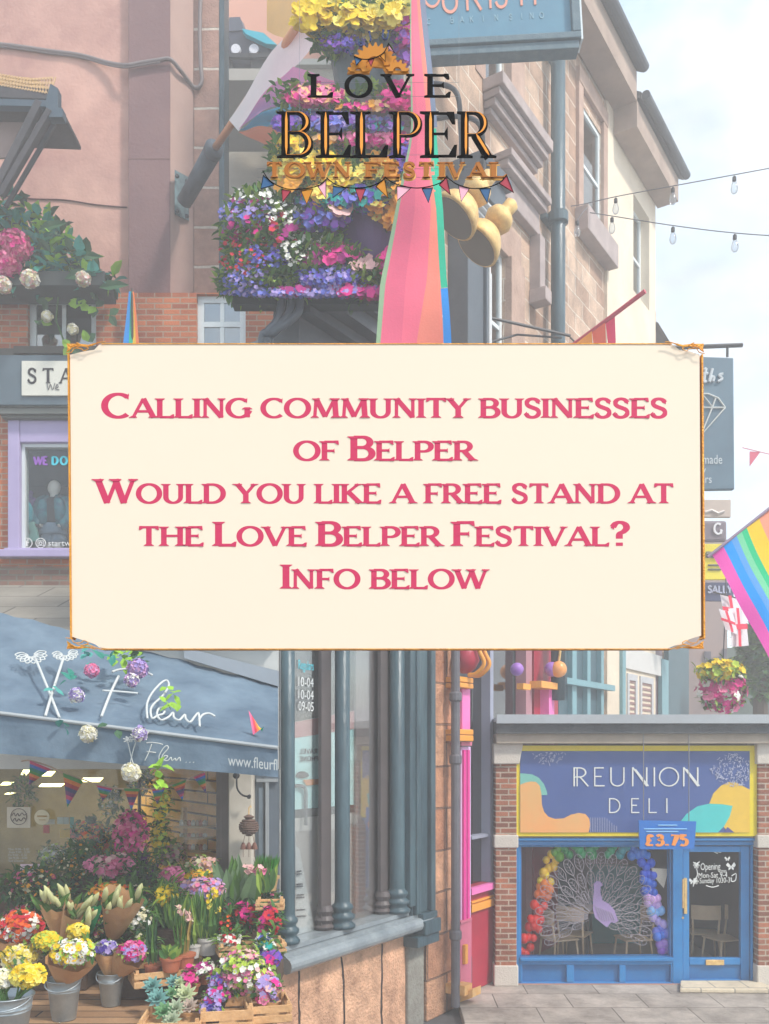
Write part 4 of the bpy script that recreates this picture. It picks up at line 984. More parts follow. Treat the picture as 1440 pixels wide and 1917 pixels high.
def tier(name,specs,mats,ci=None):
    mb = MB()
    for cx,cy,rx,ry,n,s,idx in specs:
        n=int(n*2.0); s=s*.66
        for i in range(n):
            a=rnd.uniform(0,2*PI); rr_=math.sqrt(rnd.random()); px=cx+rx*rr_*math.cos(a); py=cy+ry*rr_*math.sin(a)
            y=Yt-.05-.35*math.sqrt(max(0,1-rr_*rr_))+rnd.uniform(-.05,.08)+.25
            flower(mb,P(px,py,y),(rnd.uniform(-.6,.6),-1,rnd.uniform(-.2,.8)),s*rnd.uniform(.7,1.25),5,rnd.choice(idx),ci if ci is not None else None,rnd.uniform(.0,.35))
    return mb.build(name,mats,rt,recalc=False)
def tgreen(specs,mats=GR):
    mb = MB()
    for cx,cy,rx,ry,n in specs: greens(mb,P(cx,cy,Yt+.10),(rx*q_,.24,ry*q_),int(n*1.2),.10,.045)
    mb.build('foliage',mats,rt,recalc=False)
tgreen([(680,540,95,22,300),(500,548,85,14,200),(690,290,80,30,200),(650,350,100,40,400),(600,420,60,30,160),(660,30,90,50,500),(640,80,60,25,220),(740,60,40,60,160),(560,190,60,22,120),(690,210,110,30,350),(560,300,60,50,300),(650,330,80,30,200),(490,440,80,90,900),(600,500,100,50,500),(720,530,60,28,260),(480,530,80,26,360),(620,370,110,30,300),(740,380,40,60,160)])
tier('yellow_petunias',[(660,30,96,44,120,.085,(0,1)),(740,28,40,34,32,.10,(0,1)),(600,30,50,46,40,.085,(0,))],pp('yellow','lemon','amber','cream')+[],None)
tier('purple_petunias',[(640,78,50,22,60,.03,(0,1)),(756,70,22,60,60,.05,(1,2))],pp('violet','purple','mag'))
tier('pink_petunias',[(700,262,74,18,70,.05,(0,1)),(600,262,50,12,30,.045,(2,3)),(590,180,60,22,110,.055,(0,1,2)),(690,200,85,14,90,.05,(0,2,3)),(742,185,36,30,70,.06,(0,)),(660,255,50,12,24,.045,(1,)),(720,262,50,14,40,.055,(0,))],pp('hot','pink','peach','amber'))
tier('lobelia',[(640,228,120,22,240,.042,(0,1,2,3)),(700,235,60,18,80,.04,(1,3,4)),(540,232,30,20,50,.04,(0,1))],pp('violet','purple','blue','lilac','teal'))
tier('gold_pansies',[(720,310,50,30,40,.07,(2,1)),(610,300,40,18,30,.07,(0,)),(640,345,60,24,50,.08,(0,1)),(600,365,40,24,30,.09,(1,2)),(570,310,60,46,60,.075,(0,1)),(550,270,40,22,20,.07,(0,)),(660,325,50,20,22,.10,(1,)),(545,345,22,14,6,.11,(2,)),(640,392,16,14,3,.15,(3,)),(755,370,24,50,26,.09,(2,)),(710,380,40,30,22,.07,(1,2))],pp('yellow','lemon','amber','blush'),2)
tier('violet_pansies',[(600,410,60,24,70,.05,(0,1)),(750,300,26,50,60,.05,(0,3)),(660,365,80,26,90,.06,(1,2,3)),(620,375,70,24,70,.06,(0,1,2)),(690,370,40,34,60,.055,(1,2,3)),(740,410,30,24,40,.05,(4,))],pp('purple','blue','teal','violet','amber'))
tier('trailing_lobelia',[(560,548,150,9,200,.03,(0,1)),(740,540,34,16,60,.03,(0,2)),(470,400,60,30,90,.03,(0,1)),(460,520,50,34,150,.028,(0,1)),(620,520,80,30,240,.03,(0,1,2)),(490,480,60,30,70,.028,(0,2)),(650,545,100,14,120,.03,(0,1))],pp('blue','lilac','violet'))
tier('fuchsia_blooms',[(700,548,70,10,30,.07,(0,1)),(560,545,50,10,20,.06,(0,)),(470,410,60,50,36,.04,(0,1)),(520,430,50,40,36,.04,(0,2)),(620,480,60,24,30,.06,(0,1)),(740,500,34,44,46,.065,(0,1)),(660,545,50,10,10,.08,(1,)),(460,480,50,60,50,.025,(2,))],pp('mag','hot','red'))
tier('white_blooms',[(520,400,40,40,40,.035,(0,)),(680,495,40,16,12,.06,(1,)),(550,470,40,40,20,.035,(0,)),(490,370,60,20,26,.03,(0,))],pp('white','blush'))

# ================================================================= long pride flag and the pole flag
rl = thing('long_pride_flag','long coral pride flag with green and blue edge stripes hanging before the stone wall','flag',P(770,650,7.4))
Yl=7.5
def E(pts): 
    def f(t):
        n=len(pts)-1; i=min(int(t*n),n-1); u=t*n-i; a,b=pts[i],pts[i+1]
        return P(a[0]+(b[0]-a[0])*u,a[1]+(b[1]-a[1])*u,Yl)
    return f
L0=E([(770,-60),(770,100),(774,250),(745,400),(722,520),(712,640),(706,700)])
L1=E([(772,-60),(774,100),(782,250),(776,400),(760,520),(752,640),(748,700)])
L2=E([(775,-60),(788,100),(800,250),(806,400),(800,520),(780,640),(776,700)])
L3=E([(779,-60),(796,100),(809,250),(816,400),(824,520),(830,640),(832,700)])
L4=E([(790,-60),(812,100),(818,250),(827,400),(834,520),(843,640),(846,700)])
K0=E([(768,-60),(768,100),(770,250),(738,400),(712,520),(704,640),(700,700)])
flagmesh('stripe',K0,L0,[(1,cl('f_sage',(150,180,140)))],rl,amp=.05,nu=28,ph=1)
flagmesh('stripe',L0,L1,[(1,cl('f_rose',(240,104,134)))],rl,amp=.05,nu=28,ph=2)
flagmesh('stripe',L1,L2,[(1,cl('f_coral_pink',(250,112,138)))],rl,amp=.05,nu=28,ph=2.4)
flagmesh('stripe',L2,L3,[(1,cl('f_coral',(255,140,120)))],rl,amp=.05,nu=28,ph=3)
LA=E([(790,-60),(812,100),(818,250),(820,330)]); LB=E([(782,-60),(806,100),(814,250),(806,340)])
G0=E([(809,250),(806,330),(816,400),(824,520),(826,540)]); G1=E([(816,250),(822,330),(829,400),(836,520),(838,540)])
flagmesh('stripe',E([(779,-60),(796,100),(809,248)]),E([(790,-60),(806,100),(818,248)]),[(1,cl('f_slate',(124,136,160)))],rl,amp=.05,nu=20,ph=3)
flagmesh('stripe',G0,G1,[(1,fgrn)],rl,amp=.05,nu=20,ph=3.4)
flagmesh('stripe',E([(825,541),(829,600),(832,700)]),E([(838,541),(842,600),(848,700)]),[(1,fblu)],rl,amp=.05,nu=12,ph=3.4)
mb = MB(); mb.tube([P(760,-62,Yl),P(810,-62,Yl)],.03,8); mb.tube([P(808,-62,Yl),P(812,-62,Yl)+Vector((.2,2.3,3.4))],.025,8); mb.build('pole', plain('wood_pole',(190,130,90),.6), rl)

rpf = thing('bracket_flag','wooden flagpole in a rusty blue wall bracket with white, pink, blue and orange chevron flag','flag',P(345,400,12.2))
mb = MB(); mb.prism([P(328,320,12.25),P(354,334,12.5),P(354,414,12.5),P(328,402,12.25)],(0,-.03,0)); mb.build('plate', surf('verdigris', lin(110,140,146), lin(84,100,106), 8, .6, .5), rpf)
mb = MB(); 
for a,b in ((332,330),(350,340),(332,396),(350,405)): mb.lathe(P(a,b,12.2),[(.03,0),(.02,.03)],8,axis=(0,-1,0))
mb.build('bolt', iron, rpf)
mb = MB(); mb.tube([P(345,378,12.2),P(398,284,11.6)],[.10,.115],16); mb.tube([P(397,286,11.58),P(402,276,11.5)],.12,16); mb.build('socket', surf('rusty_blue', lin(74,86,96), lin(54,58,66), 6, .55, .5), rpf, smooth=True)
mb = MB(); mb.tube([P(398,284,11.6),P(438,226,11.0),P(615,-40,9.6)],.045,10); mb.build('pole', plain('wood_pole',(190,130,90)), rpf, smooth=True)
def PY(a,b,y): return P(a,b,y)
def band(q, mt, n, y=10.8, amp=.05, ph=0):
    a,b,c,d=q   # quad in pixels: a->b top edge, d->c bottom edge
    flagmesh(n,(lambda t:P(a[0]+(b[0]-a[0])*t,a[1]+(b[1]-a[1])*t,y-1.0*t)),(lambda t:P(d[0]+(c[0]-d[0])*t,d[1]+(c[1]-d[1])*t,y-1.0*t)),[(1,mt)],rpf,amp=amp,ph=ph,nu=12)
band([(428,222),(590,-10),(640,20),(446,242)],cl('f_white',(232,226,226)),'stripe',ph=0)
band([(446,238),(548,120),(650,150),(462,226)],cl('f_blush',(250,150,186)),'stripe',y=10.78,ph=.6)
band([(448,240),(530,200),(610,200),(500,244)],cl('f_sky',(80,186,236)),'stripe',y=10.76,ph=1)
band([(446,243),(540,243),(600,290),(500,280)],cl('f_peach',(244,150,116)),'stripe',y=10.74,ph=1.2)
band([(500,-40),(620,-60),(560,80),(500,60)],cl('f_amber_pale',(230,180,110)),'stripe',y=11.2,ph=2)
# ================================================================= cream notice board
Yc=2.6; X=lambda px:FX(px,Yc); Z=lambda py:FZ(py,Yc)
cream = plain('cream_board',(236,219,196),.6,k=.995)
rcard = thing('notice_board','large cream notice board with gilt edge and crimson lettering in the middle','notice board',P(720,1216,Yc+.02))
def cp(a,b,y=0): return Vector((X(a),Yc+y,Z(b)))
out=[(131,664),(160,657),(176,655),(186,645),(200,644),(1250,644),(1262,646),(1272,655),(1290,657),(1310,664),(1313,1190),(1290,1197),(1278,1206),(1262,1209),(1250,1214),(200,1214),(186,1212),(178,1206),(160,1200),(135,1192)]
mb = MB(); mb.prism([cp(a,b) for a,b in out],(0,.03,0)); mb.build('panel', cream, rcard)
mb = MB()
for a,b in (((127,662),(132,1196)),((1313,664),(1317,1196))):
    mb.prism([cp(a[0],a[1],-.004),cp(a[0]+3,a[1],-.004),cp(b[0]+3,b[1],-.004),cp(b[0],b[1],-.004)],(0,.036,0))
for (a,b) in (((190,643),(1258,643)),((190,1214.3),(1258,1214.3))):
    mb.prism([cp(a[0],a[1],-.002),cp(b[0],b[1],-.002),cp(b[0],b[1]+1.6,-.002),cp(a[0],a[1]+1.6,-.002)],(0,.034,0))
mb.build('gilt_edge', gold, rcard)
for sx,sy,nm in ((1,1,'a'),(-1,1,'b'),(1,-1,'c'),(-1,-1,'d')):
    ox = 126 if sx==1 else 1317; oy = 643 if sy==1 else 1217
    T_=lambda a,b,y=0: cp(ox+sx*a, oy+sy*b, y)
    mb = MB()
    mb.prism([T_(0,2,-.006),T_(22,2,-.006),T_(40,4,-.006),T_(52,1,-.006),T_(56,1,-.006),T_(48,5,-.006),T_(34,7,-.006),T_(20,6,-.006),T_(10,9,-.006),T_(5,14,-.006),T_(0,17,-.006),T_(2,10,-.006)],(0,.004,0))
    mb.tube([Vector(q) for q in crv([tuple(T_(a,b,-.012)) for a,b in ((0,22),(10,20),(16,13),(28,13),(34,17),(42,12),(30,8),(20,11))],4)],[.0012]*29,6)
    mb.tube([Vector(q) for q in crv([tuple(T_(a,b,-.012)) for a,b in ((28,7),(40,9),(52,5),(64,1),(74,0.5))],4)],.0015,6)
    mb.tube([Vector(q) for q in crv([tuple(T_(a,b,-.012)) for a,b in ((4,4),(10,9),(18,5),(26,5),(20,2))],4)],.0016,6)
    mb.build('corner_ornament', gold, rcard)
crim = plain('crimson_letters',(204,40,88),.5,k=.97)
cput = lambda x,y,d: Vector((FX(x,Yc), Yc-d, FZ(-y,Yc)))
for t,x0,x1,base in (('Calling community businesses',192,1249,782),('of Belper',551,889,862),('Would you like a free stand at',180,1261,942),('the Love Belper Festival?',260,1179,1022),('Info below',528,912,1102)):
    mb = MB(); text_line(mb,t,x0,x1,-base,45,36,cput,.205,.125,(.085,.10,.21),.0003,track=.06,space=.36); mb.build('lettering', crim, rcard)
mb = MB()
for a in (330,1110): mb.beam(cp(a,900,.031),cp(a,900,.031)+Vector((0,.02,0)),.04,.66)
mb.beam(cp(330,760,.06),cp(1110,760,.06),.03,.03); mb.beam(cp(720,760,.08),Vector((.05,9.9,Z(760)+.9)),.045,.045)
mb.build('rear_bracket', steel, rcard)

# ================================================================= festival letters
Yf=1.7; fcp=lambda a,b,y=0: P(a,b,Yf)+Vector((0,y,0)); fput=lambda x,y,d: Vector((FX(x,Yf), Yf-d, FZ(-y,Yf)))
rfs = thing('festival_sign','black and gold cut out festival lettering with gear emblem and bunting above the cream board','sign',P(720,385,Yf))
blk = plain('letter_black',(5,4,5),.8,spec=.05); inl = surf('inlay_gold', lin(244,156,50), lin(234,146,40), 20, .45); tg = plain('town_gold',(168,98,8),.45,k=.97); tl = plain('town_gold_edge',(250,196,104),.45)
def letter(ch,x0,x1,y0,y1,thick,thin,serif,mt,depth=.006,inline=None,ol=None,off=0):
    h=y1-y0; w=(x1-x0)/GL[ch][0]; 
    def put(a,b,d): return fput(x0+a*w, -y1+b*h, d+off)
    mb = MB(); glyph(mb,ch,put,thick,thin,serif,depth); o=mb.build('letter',mt,rfs)
    if inline:
        mb = MB(); glyph(mb,ch,put,thick,thin,None,depth+.003,inline=inline)
        if mb.v: mb.build('inlay',inl,o)
    if ol:
        mb = MB(); glyph(mb,ch,(lambda a,b,d: fput(x0+a*w+.45, -y1+b*h-.35, d-.004)),thick+.075,thin+.06,(serif[0]+.03,serif[1]),.001); mb.build('edge',tl,o)
for ch,a,b in (('L',579,622),('O',646,697),('V',719,772),('E',797,842)): letter(ch,a,b,141,183,.155,.065,(.085,.07,.20),blk,depth=.003)
for ch,a,b in (('B',525,583),('E',598,655),('L',663,724),('P',734,787),('E',793,853),('R',861,919)): letter(ch,a,b,211,296,.19,.036,(.10,.045,.25),blk,depth=.003,inline=.36)
for ch,a,b in (('T',500,528),('O',534,570),('W',574,618),('N',624,656),('F',684,712),('E',719,748),('S',755,777),('T',784,812),('I',822,833),('V',840,868),('A',877,910),('L',918,948)): letter(ch,a,b,306,334,.20,.085,(.09,.08,.2),tg,depth=.004,ol=1)
# gear emblem
def gear(cx,cy,Ro,Ri,hole,nt,a0=0,a1=180):
    pts=[]; st=(a1-a0)/(nt*4)
    for i in range(nt*4+1):
        k=i%4; r_=Ro if k in (1,2) else Ri; a=R(a0+st*i); pts.append((cx+r_*math.cos(a),cy-r_*math.sin(a)))
    inner=[(cx+hole*math.cos(R(a1-(a1-a0)*i/16)),cy-hole*math.sin(R(a1-(a1-a0)*i/16))) for i in range(17)]
    return pts,inner
gcol = plain('gear_gold',(196,124,20),.5,k=.97); mb = MB()
for i,(cx,cy,Ro,Ri,ho,nt) in enumerate(((702,122,43,36,17,11),(671,134,21,16,7,6),(744,134,22,17,8,6))):
    o,inn = gear(cx,cy,Ro,Ri,ho,nt); n=len(o)
    for k in range(n-1):
        j=int(k/(n-1)*16); j2=int((k+1)/(n-1)*16); ia=inn[16-j]; ib=inn[16-j2]
        q=[fcp(*o[k],-.0007*i),fcp(*o[k+1],-.0007*i),fcp(*ib,-.0007*i)]+([fcp(*ia,-.0007*i)] if j!=j2 else [])
        mb.prism(q,(0,.004,0))
mb.prism([fcp(652,130,.002),fcp(692,130,.002),fcp(692,135.5,.002),fcp(650,135.5,.002)],(0,.004,0)); mb.prism([fcp(722,130,.002),fcp(764,130,.002),fcp(766,135.5,.002),fcp(722,135.5,.002)],(0,.004,0))
mb.prism([fcp(674,134,.003),fcp(676,112,.003),fcp(689,104,.003),fcp(702,100,.003),fcp(719,104,.003),fcp(736,112,.003),fcp(742,134,.003),fcp(722,134,.003),fcp(716,124,.003),fcp(698,122,.003),fcp(690,134,.003)],(0,.003,0))
mb.build('gear_emblem', gcol, rfs)
navy = plain('letter_navy',(56,72,118),.5)
for ch,cx,cy,h,rot in (('2',654,99,13,52),('6',674,82,14,35),('J',694,69,17,12),('U',720,67,17,-6)):
    c,s_=math.cos(R(rot)),math.sin(R(rot))
    def put(a,b,d,cx=cx,cy=cy,h=h,c=c,s_=s_):
        x=(a-.3)*h; y=(b-.5)*h; return fput(cx+x*c-y*s_, -cy+x*s_+y*c, d)
    mb = MB(); glyph(mb,ch,put,.13,.06,(.08,.05),.004); mb.build('letter',navy,rfs)
font_text('TH',.0058,lambda x,y,d: fput(680,-72,0)+Vector((x*.8+y*-.4,0,y*.8+x*.4)),0,navy,'small_letter',rfs)
def pennant(tri,mt):
    mb = MB(); mb.prism([fcp(a,b,-.006) for a,b in tri],(0,.0015,0)); o=mb.build('pennant',mt,rfs)
    mb = MB(); mb.tube([fcp(a,b,-.0065) for a,b in tri+tri[:1]],.0007,6); mb.build('piping',blk,o)
pb,pr,pk,pg_ = plain('pennant_blue',(52,94,136),.6,k=.97),plain('pennant_red',(172,56,72),.6,k=.97),plain('pennant_pink',(244,176,192),.6,k=.97),plain('pennant_gold',(206,132,24),.6,k=.97)
for tri,mt in (([(494,332),(514,350),(489,357)],pb),([(528,358),(546,361),(530,382)],pr),([(564,361),(587,357),(575,386)],pg_),([(596,353),(611,339),(611,376)],pk),([(624,352),(648,356),(623,374)],pb),([(665,357),(685,357),(675,383)],pr),([(704,353),(720,337),(727,374)],pg_),([(743,352),(770,355),(744,379)],pk),([(790,357),(810,355),(802,383)],pb),([(822,350),(836,335),(843,368)],pr),([(858,350),(879,356),(863,381)],pk),([(897,357),(918,356),(912,384)],pb),([(934,347),(948,332),(961,364)],pr),
  ([(664,111),(678,115),(667,127)],pb),([(689,116),(701,113),(695,129)],pr),([(711,109),(721,103),(722,120)],pg_),([(728,87),(739,104),(727,95)],pk)): pennant(tri,mt)
mb = MB()
for pts in ([(493,324),(508,344),(539,358),(575,357),(600,350),(611,340)],[(612,337),(630,350),(657,356),(690,354),(712,345),(722,335)],[(722,337),(740,348),(775,356),(805,353),(826,345),(837,333)],[(836,335),(855,349),(884,357),(915,354),(936,345),(948,332)],[(663,110),(680,116),(700,114),(718,104),(728,86)]):
    mb.tube([Vector(q) for q in crv([tuple(fcp(a,b,-.007)) for a,b in pts],6)],.0009,6)
mb.build('bunting_cord', blk, rfs)
mb = MB()
for y,a,b in ((150,560,860),(176,560,860),(222,500,940),(286,500,940),(312,480,960),(328,480,960)): mb.tube([fcp(a,y,.006),fcp(b,y,.006)],.0003,5)
for a in (560,860): mb.tube([fcp(a,-60,.007),fcp(a,330,.007)],.0003,5)
mb.tube([fcp(-60,-62,.01),fcp(1500,-62,.01)],.01,8)
mb.build('hanging_wire', steel, rfs)
# ================================================================= flower shop
Yw=8.4; X=lambda px,Y=Yw:FX(px,Y); Z=lambda py,Y=Yw:FZ(py,Y)
rs_ = thing('flower_shop','flower shop with slate blue awning and glazed front in the lower left corner','shop',(-4,Yw,1.35))
xr=X(521)
mb = MB(); mb.box(-9,xr,Yw+.0,Yw+.25,Z(1440),4.16); mb.build('fascia_wall', surf('pale_fascia', lin(206,206,200), lin(186,188,186),1,.8,.1), rs_)
mb = MB(); mb.box(-9,xr,Yw-.12,Yw+.35,4.165,4.2); mb.build('coping', plain('coping_grey',(150,156,158),.7), rs_)
mb = MB(); mb.box(X(432),X(476),Yw-.12,Yw+.2,1.352,Z(1440)-.002); mb.build('pillar', surf('cream_pillar', lin(212,204,190), lin(188,180,166), 2,.6,.15), rs_, bevel=.01)
mb = MB(); mb.box(X(414),X(431),Yw,Yw+.12,1.352,Z(1440)-.003); mb.box(X(404),X(413),Yw+.02,Yw+.12,1.352,Z(1440)-.003); mb.box(-9,X(403),Yw+.02,Yw+.12,1.352,1.55); mb.box(X(256),X(259),Yw+.03,Yw+.1,1.56,Z(1440)-.003); mb.build('window_frame', surf('brown_grey_frame', lin(120,108,104), lin(96,88,86),3,.4), rs_)
mb = MB(); mb.box(-9,X(404),Yw+.05,Yw+.06,1.551,Z(1440)-.004); mb.build('pane', glass('florist_glass',(.96,.98,.97,1),.02), rs_)
mb = MB(); mb.box(X(477),xr,Yw+.04,Yw+.1,1.352,Z(1440)-.003); dr=mb.build('door', plain('door_grey',(104,114,124),.5), rs_)
mb = MB(); mb.box(X(497),X(503),Yw-.0,Yw+.035,1.352,Z(1465)); mb.box(X(480),X(520),Yw-.0,Yw+.035,Z(1464),Z(1458)); mb.build('door_frame', plain('pale_grey_frame',(160,166,170),.5), dr)
mb = MB(); mb.box(X(484),X(494),Yw+.02,Yw+.037,1.6,Z(1475)); mb.build('pane', plain('door_glass',(120,134,146),.15), dr)
# interior shell
Yb=11.3
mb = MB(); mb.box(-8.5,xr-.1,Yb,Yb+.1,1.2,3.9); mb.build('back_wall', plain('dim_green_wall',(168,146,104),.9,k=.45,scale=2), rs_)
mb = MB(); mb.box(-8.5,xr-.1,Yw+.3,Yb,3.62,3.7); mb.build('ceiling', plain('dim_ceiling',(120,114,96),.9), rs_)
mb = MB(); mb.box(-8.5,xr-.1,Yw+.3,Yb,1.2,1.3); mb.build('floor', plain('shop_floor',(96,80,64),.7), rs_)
Yi=10.2
for i,(a,b,y0,y1) in enumerate(((78,122,1426,1433),(185,248,1432,1440),(38,54,1441,1451),(78,100,1444,1453),(0,23,1464,1470),(72,118,1467,1473),(150,190,1456,1464),(8,26,1484,1487))):
    mb = MB(); z=FZ((y0+y1)/2,Yi)
    mb.add([P(a,y0+((y1-y0)),Yi-.0),P(b-4,y1,Yi),P(b+4,y0,Yi+.45),P(a+6,y0,Yi+.45)],[(0,1,2,3)]); mb.build('ceiling_light', emit('ceiling_glow%d'%i,lin(240,232,170),3.2) if i==0 else bpy.data.materials['ceiling_glow0'], rs_, recalc=False)
# slatwall angled at right
sw = masonry('slatwall', lin(248,196,120), lin(236,176,100), lin(90,62,36), 3, .115, .012, bump=.3)
mb = MB(); mb.prism([P(248,1660,10.9),P(412,1700,8.75),P(412,1430,8.75),P(248,1440,10.9)],(0.03,.06,0)); mb.build('slat_wall', sw, rs_)
mb = MB()
for py,dy in ((1508,-14),(1545,0),(1566,0),(1590,0)):
    if py==1508: continue
    mb.prism([P(350,py,9.1),P(404,py-0,8.75),P(404,py+3,8.75),P(350,py+3,9.1)],(-.1,-.16,0))
for px in (338,345): mb.prism([P(px,1650,9.2),P(px+5,1650,9.15),P(px+5,1512,9.15),P(px,1512,9.2)],(0,.03,0))
mb.build('shelf', plain('pine',(226,186,130),.6), rs_)
for row,(py) in enumerate((1545,1566,1590)):
    for k in range(7):
        px=352+k*7.2; h=9 if row!=1 else 6
        mb = MB(); c=P(px,py,8.82)-Vector((.05,.05,0)); mb.lathe(c,[(.012,0),(.022,.003),(.024,h*.0045),(.012,h*.0052),(.013,h*.006)],10); o=mb.build('jar', pl('jar_%d'%(k%3),((236,232,222),(180,150,110),(210,120,90))[k%3]), None); tag(o,'%s jar, %s in the %s row of the golden shelves in the flower shop'%(('white','tan','coral')[k%3],('first','second','third','fourth','fifth','sixth','seventh')[k],('upper','middle','lower')[row]),'jar','jars on the golden shelves')
# ---- awning
aw = thing('awning','large slate blue awning with white script lettering and sagging front valance over the flower stall','awning',P(260,1400,7.4))
A0,A1=P(-110,1322,6.6),P(521,1400,6.6); B0,B1=P(-90,1120,8.35),P(521,1283,8.38)
A0=P(-200,1310,6.6)
blue = surf('awning_cloth', lin(112,132,148), lin(78,98,116), 2.2, .7, .9, bscale=5)
nrm=(A1-A0).cross(B0-A0).normalized(); 
if nrm.y>0: nrm=-nrm
mb = MB(); nu,nv=40,12; pts=[]
for i in range(nu+1):
    for j in range(nv+1):
        p=A0.lerp(A1,i/nu).lerp((P(-160,1105,8.38)).lerp(B1,i/nu), j/nv); p=p-Vector((0,0,.07*math.sin(PI*j/nv)))+nrm*(.008*math.sin(i*1.9+j*.7)+.006*math.sin(i*.8-j*1.3)+.006*math.sin(j*.9+i*.2))
        pts.append(p)
fs=[(i*(nv+1)+j,i*(nv+1)+j+1,(i+1)*(nv+1)+j+1,(i+1)*(nv+1)+j) for i in range(nu) for j in range(nv)]
mb.add(pts,fs); mb.build('canopy', blue, aw, smooth=True)
mb = MB(); pts=[]
V0=P(-200,1394,6.58); V1=P(521,1455,6.58)
for i in range(nu+1):
    for j in range(5):
        p=(A0+Vector((0,-.02,-.0))).lerp(A1+Vector((0,-.02,0)),i/nu).lerp(V0.lerp(V1,i/nu),j/4)+Vector((0,.015*math.sin(i*1.1)*j/4,0)); pts.append(p)
fs=[(i*5+j,i*5+j+1,(i+1)*5+j+1,(i+1)*5+j) for i in range(nu) for j in range(4)]
mb.add(pts,fs); mb.build('valance', blue, aw, smooth=True)
mb = MB(); mb.tube([A0+Vector((0,-.03,0)),A1+Vector((0,-.03,0))],.014,8); mb.build('front_rail', plain('rail_pale',(170,176,178),.4), aw)
mb = MB(); mb.prism([P(345,1212,8.3),P(521,1256,8.3),P(521,1285,8.3),P(345,1232,8.3)],(0,.06,0)); mb.build('awning_box', plain('box_grey',(150,158,166),.5), aw)
wht = plain('script_white',(200,204,202),.6)
ap = A0+nrm*.012
def ah(a,b,l=.0): return plane_hit(a,b,ap,nrm)
def stroke(mb,pts,r,hit,n=5): mb.tube([hit(a,b) for a,b in (crv(pts,n) if len(pts)>2 else pts)], r, 6)
mb = MB()
stroke(mb,[(210,1258),(222,1254),(245,1252),(268,1257),(285,1264)],.010,ah)
stroke(mb,[(222,1266),(208,1295),(196,1325),(190,1341)],.011,ah); stroke(mb,[(192,1293),(225,1295),(258,1298)],.008,ah)
stroke(mb,[(276,1345),(275,1320),(283,1300),(300,1280),(312,1274),(316,1284),(305,1302),(288,1318),(282,1330),(285,1345),(294,1340)],.009,ah)
stroke(mb,[(294,1340),(306,1336),(308,1326),(298,1326),(294,1338),(302,1348),(316,1342),(324,1334),(326,1344),(336,1348),(346,1338),(348,1346),(356,1352),(366,1340),(372,1336),(374,1360)],.009,ah)
stroke(mb,[(372,1348),(380,1338),(392,1336),(402,1341)],.009,ah)
stroke(mb,[(66,1232),(90,1290),(111,1343)],.011,ah); stroke(mb,[(120,1228),(100,1290),(85,1340)],.011,ah)
for cx,cy,R_ in ((58,1226,30),(122,1224,24)):
    for k in range(9):
        a=R(-20+k*25); s_,c_=math.sin(a),math.cos(a); w=7
        q=[(cx+c_*6,cy+s_*4)]+[(cx+c_*R_*.6-s_*w,cy+(s_*R_*.5+c_*w)*.6),(cx+c_*R_,cy+s_*R_*.55),(cx+c_*R_*.6+s_*w,cy+(s_*R_*.5-c_*w)*.6),(cx+c_*6,cy+s_*4)]
        if cy+s_*R_*.55>1208: stroke(mb,q,.006,ah,4)
mb.build('script_lettering', wht, aw, smooth=True)
vh=lambda a,b: P(a,b,6.53)
mb = MB()
stroke(mb,[(274,1391),(285,1390),(298,1392),(305,1394)],.004,vh); stroke(mb,[(284,1393),(278,1410),(271,1424)],.004,vh); stroke(mb,[(275,1407),(292,1409)],.004,vh)
stroke(mb,[(298,1425),(298,1415),(305,1402),(312,1396),(315,1401),(305,1413),(302,1424),(308,1422),(314,1416),(308,1415),(306,1422),(314,1424),(320,1418),(322,1424),(328,1420),(330,1424),(336,1418),(338,1425)],.004,vh)
for a in (348,355,362): stroke(mb,[(a,1427),(a+.6,1427.5)],.006,vh)
stroke(mb,[(240,1392),(244,1410),(250,1432)],.004,vh); stroke(mb,[(254,1390),(248,1410),(243,1432)],.004,vh)
for cx,cy in ((240,1385),(254,1382)):
    for k in range(7):
        a=R(-160+k*50); stroke(mb,[(cx,cy),(cx+math.cos(a)*7-2,cy+math.sin(a)*5),(cx+math.cos(a)*9,cy+math.sin(a)*6),(cx+math.cos(a)*6+2,cy+math.sin(a)*3),(cx,cy)],.003,vh,3)
mb.build('small_script', wht, aw, smooth=True)
font_text('www.fleurfl', .115, lambda x,y,d: P(427,1433,6.53)+Vector((x,0,y-.10*x)), 0, wht, 'lettering', aw, width=.355)
# artificial flowers pinned on the awning
rga = thing('awning_garland','garland of lilac and white hydrangeas with lime leaves pinned to the slate blue awning','garland',P(240,1340,6.9))
gh=lambda a,b: plane_hit(a,b,ap,nrm)+nrm*.05
mb = MB()
for a,b,n_,mi in ((232,1228,9,2),(245,1238,7,2),(222,1240,7,2),(200,1250,5,0),(130,1280,4,0),(110,1300,3,3),(160,1240,6,3),(262,1246,6,1),(318,1305,6,2),(322,1325,5,2),(120,1366,3,3),(302,1440,6,2),(295,1462,5,2),(212,1372,2,1)):
    for k in range(n_): leaf(mb,gh(a+rnd.uniform(-12,12),b+rnd.uniform(-9,9)) if b<1390 else P(a+rnd.uniform(-9,9),b+rnd.uniform(-8,8),6.45),rdir(bias=(0,-.2,.1)),nrm,rnd.uniform(.06,.12),.06,mi)
mb.build('foliage', GT, rga, recalc=False)
for a,b,q,mt in ((258,1262,.075,('lilac','mauve')),(247,1284,.05,('lilac','mauve','white')),(172,1266,.05,('mauve','pink')),(144,1313,.05,('white','lilac')),(165,1374,.055,('white','cream')),(262,1374,.045,('white','lilac'))):
    hydr('hydrangea_head','',gh(a,b) if b<1350 else P(a,b,6.48),q,pp(*mt),80,.035,parent=rga)
hydr('hydrangea_head','',P(246,1446,6.45),.06,pp('white','cream'),90,.035,parent=rga)
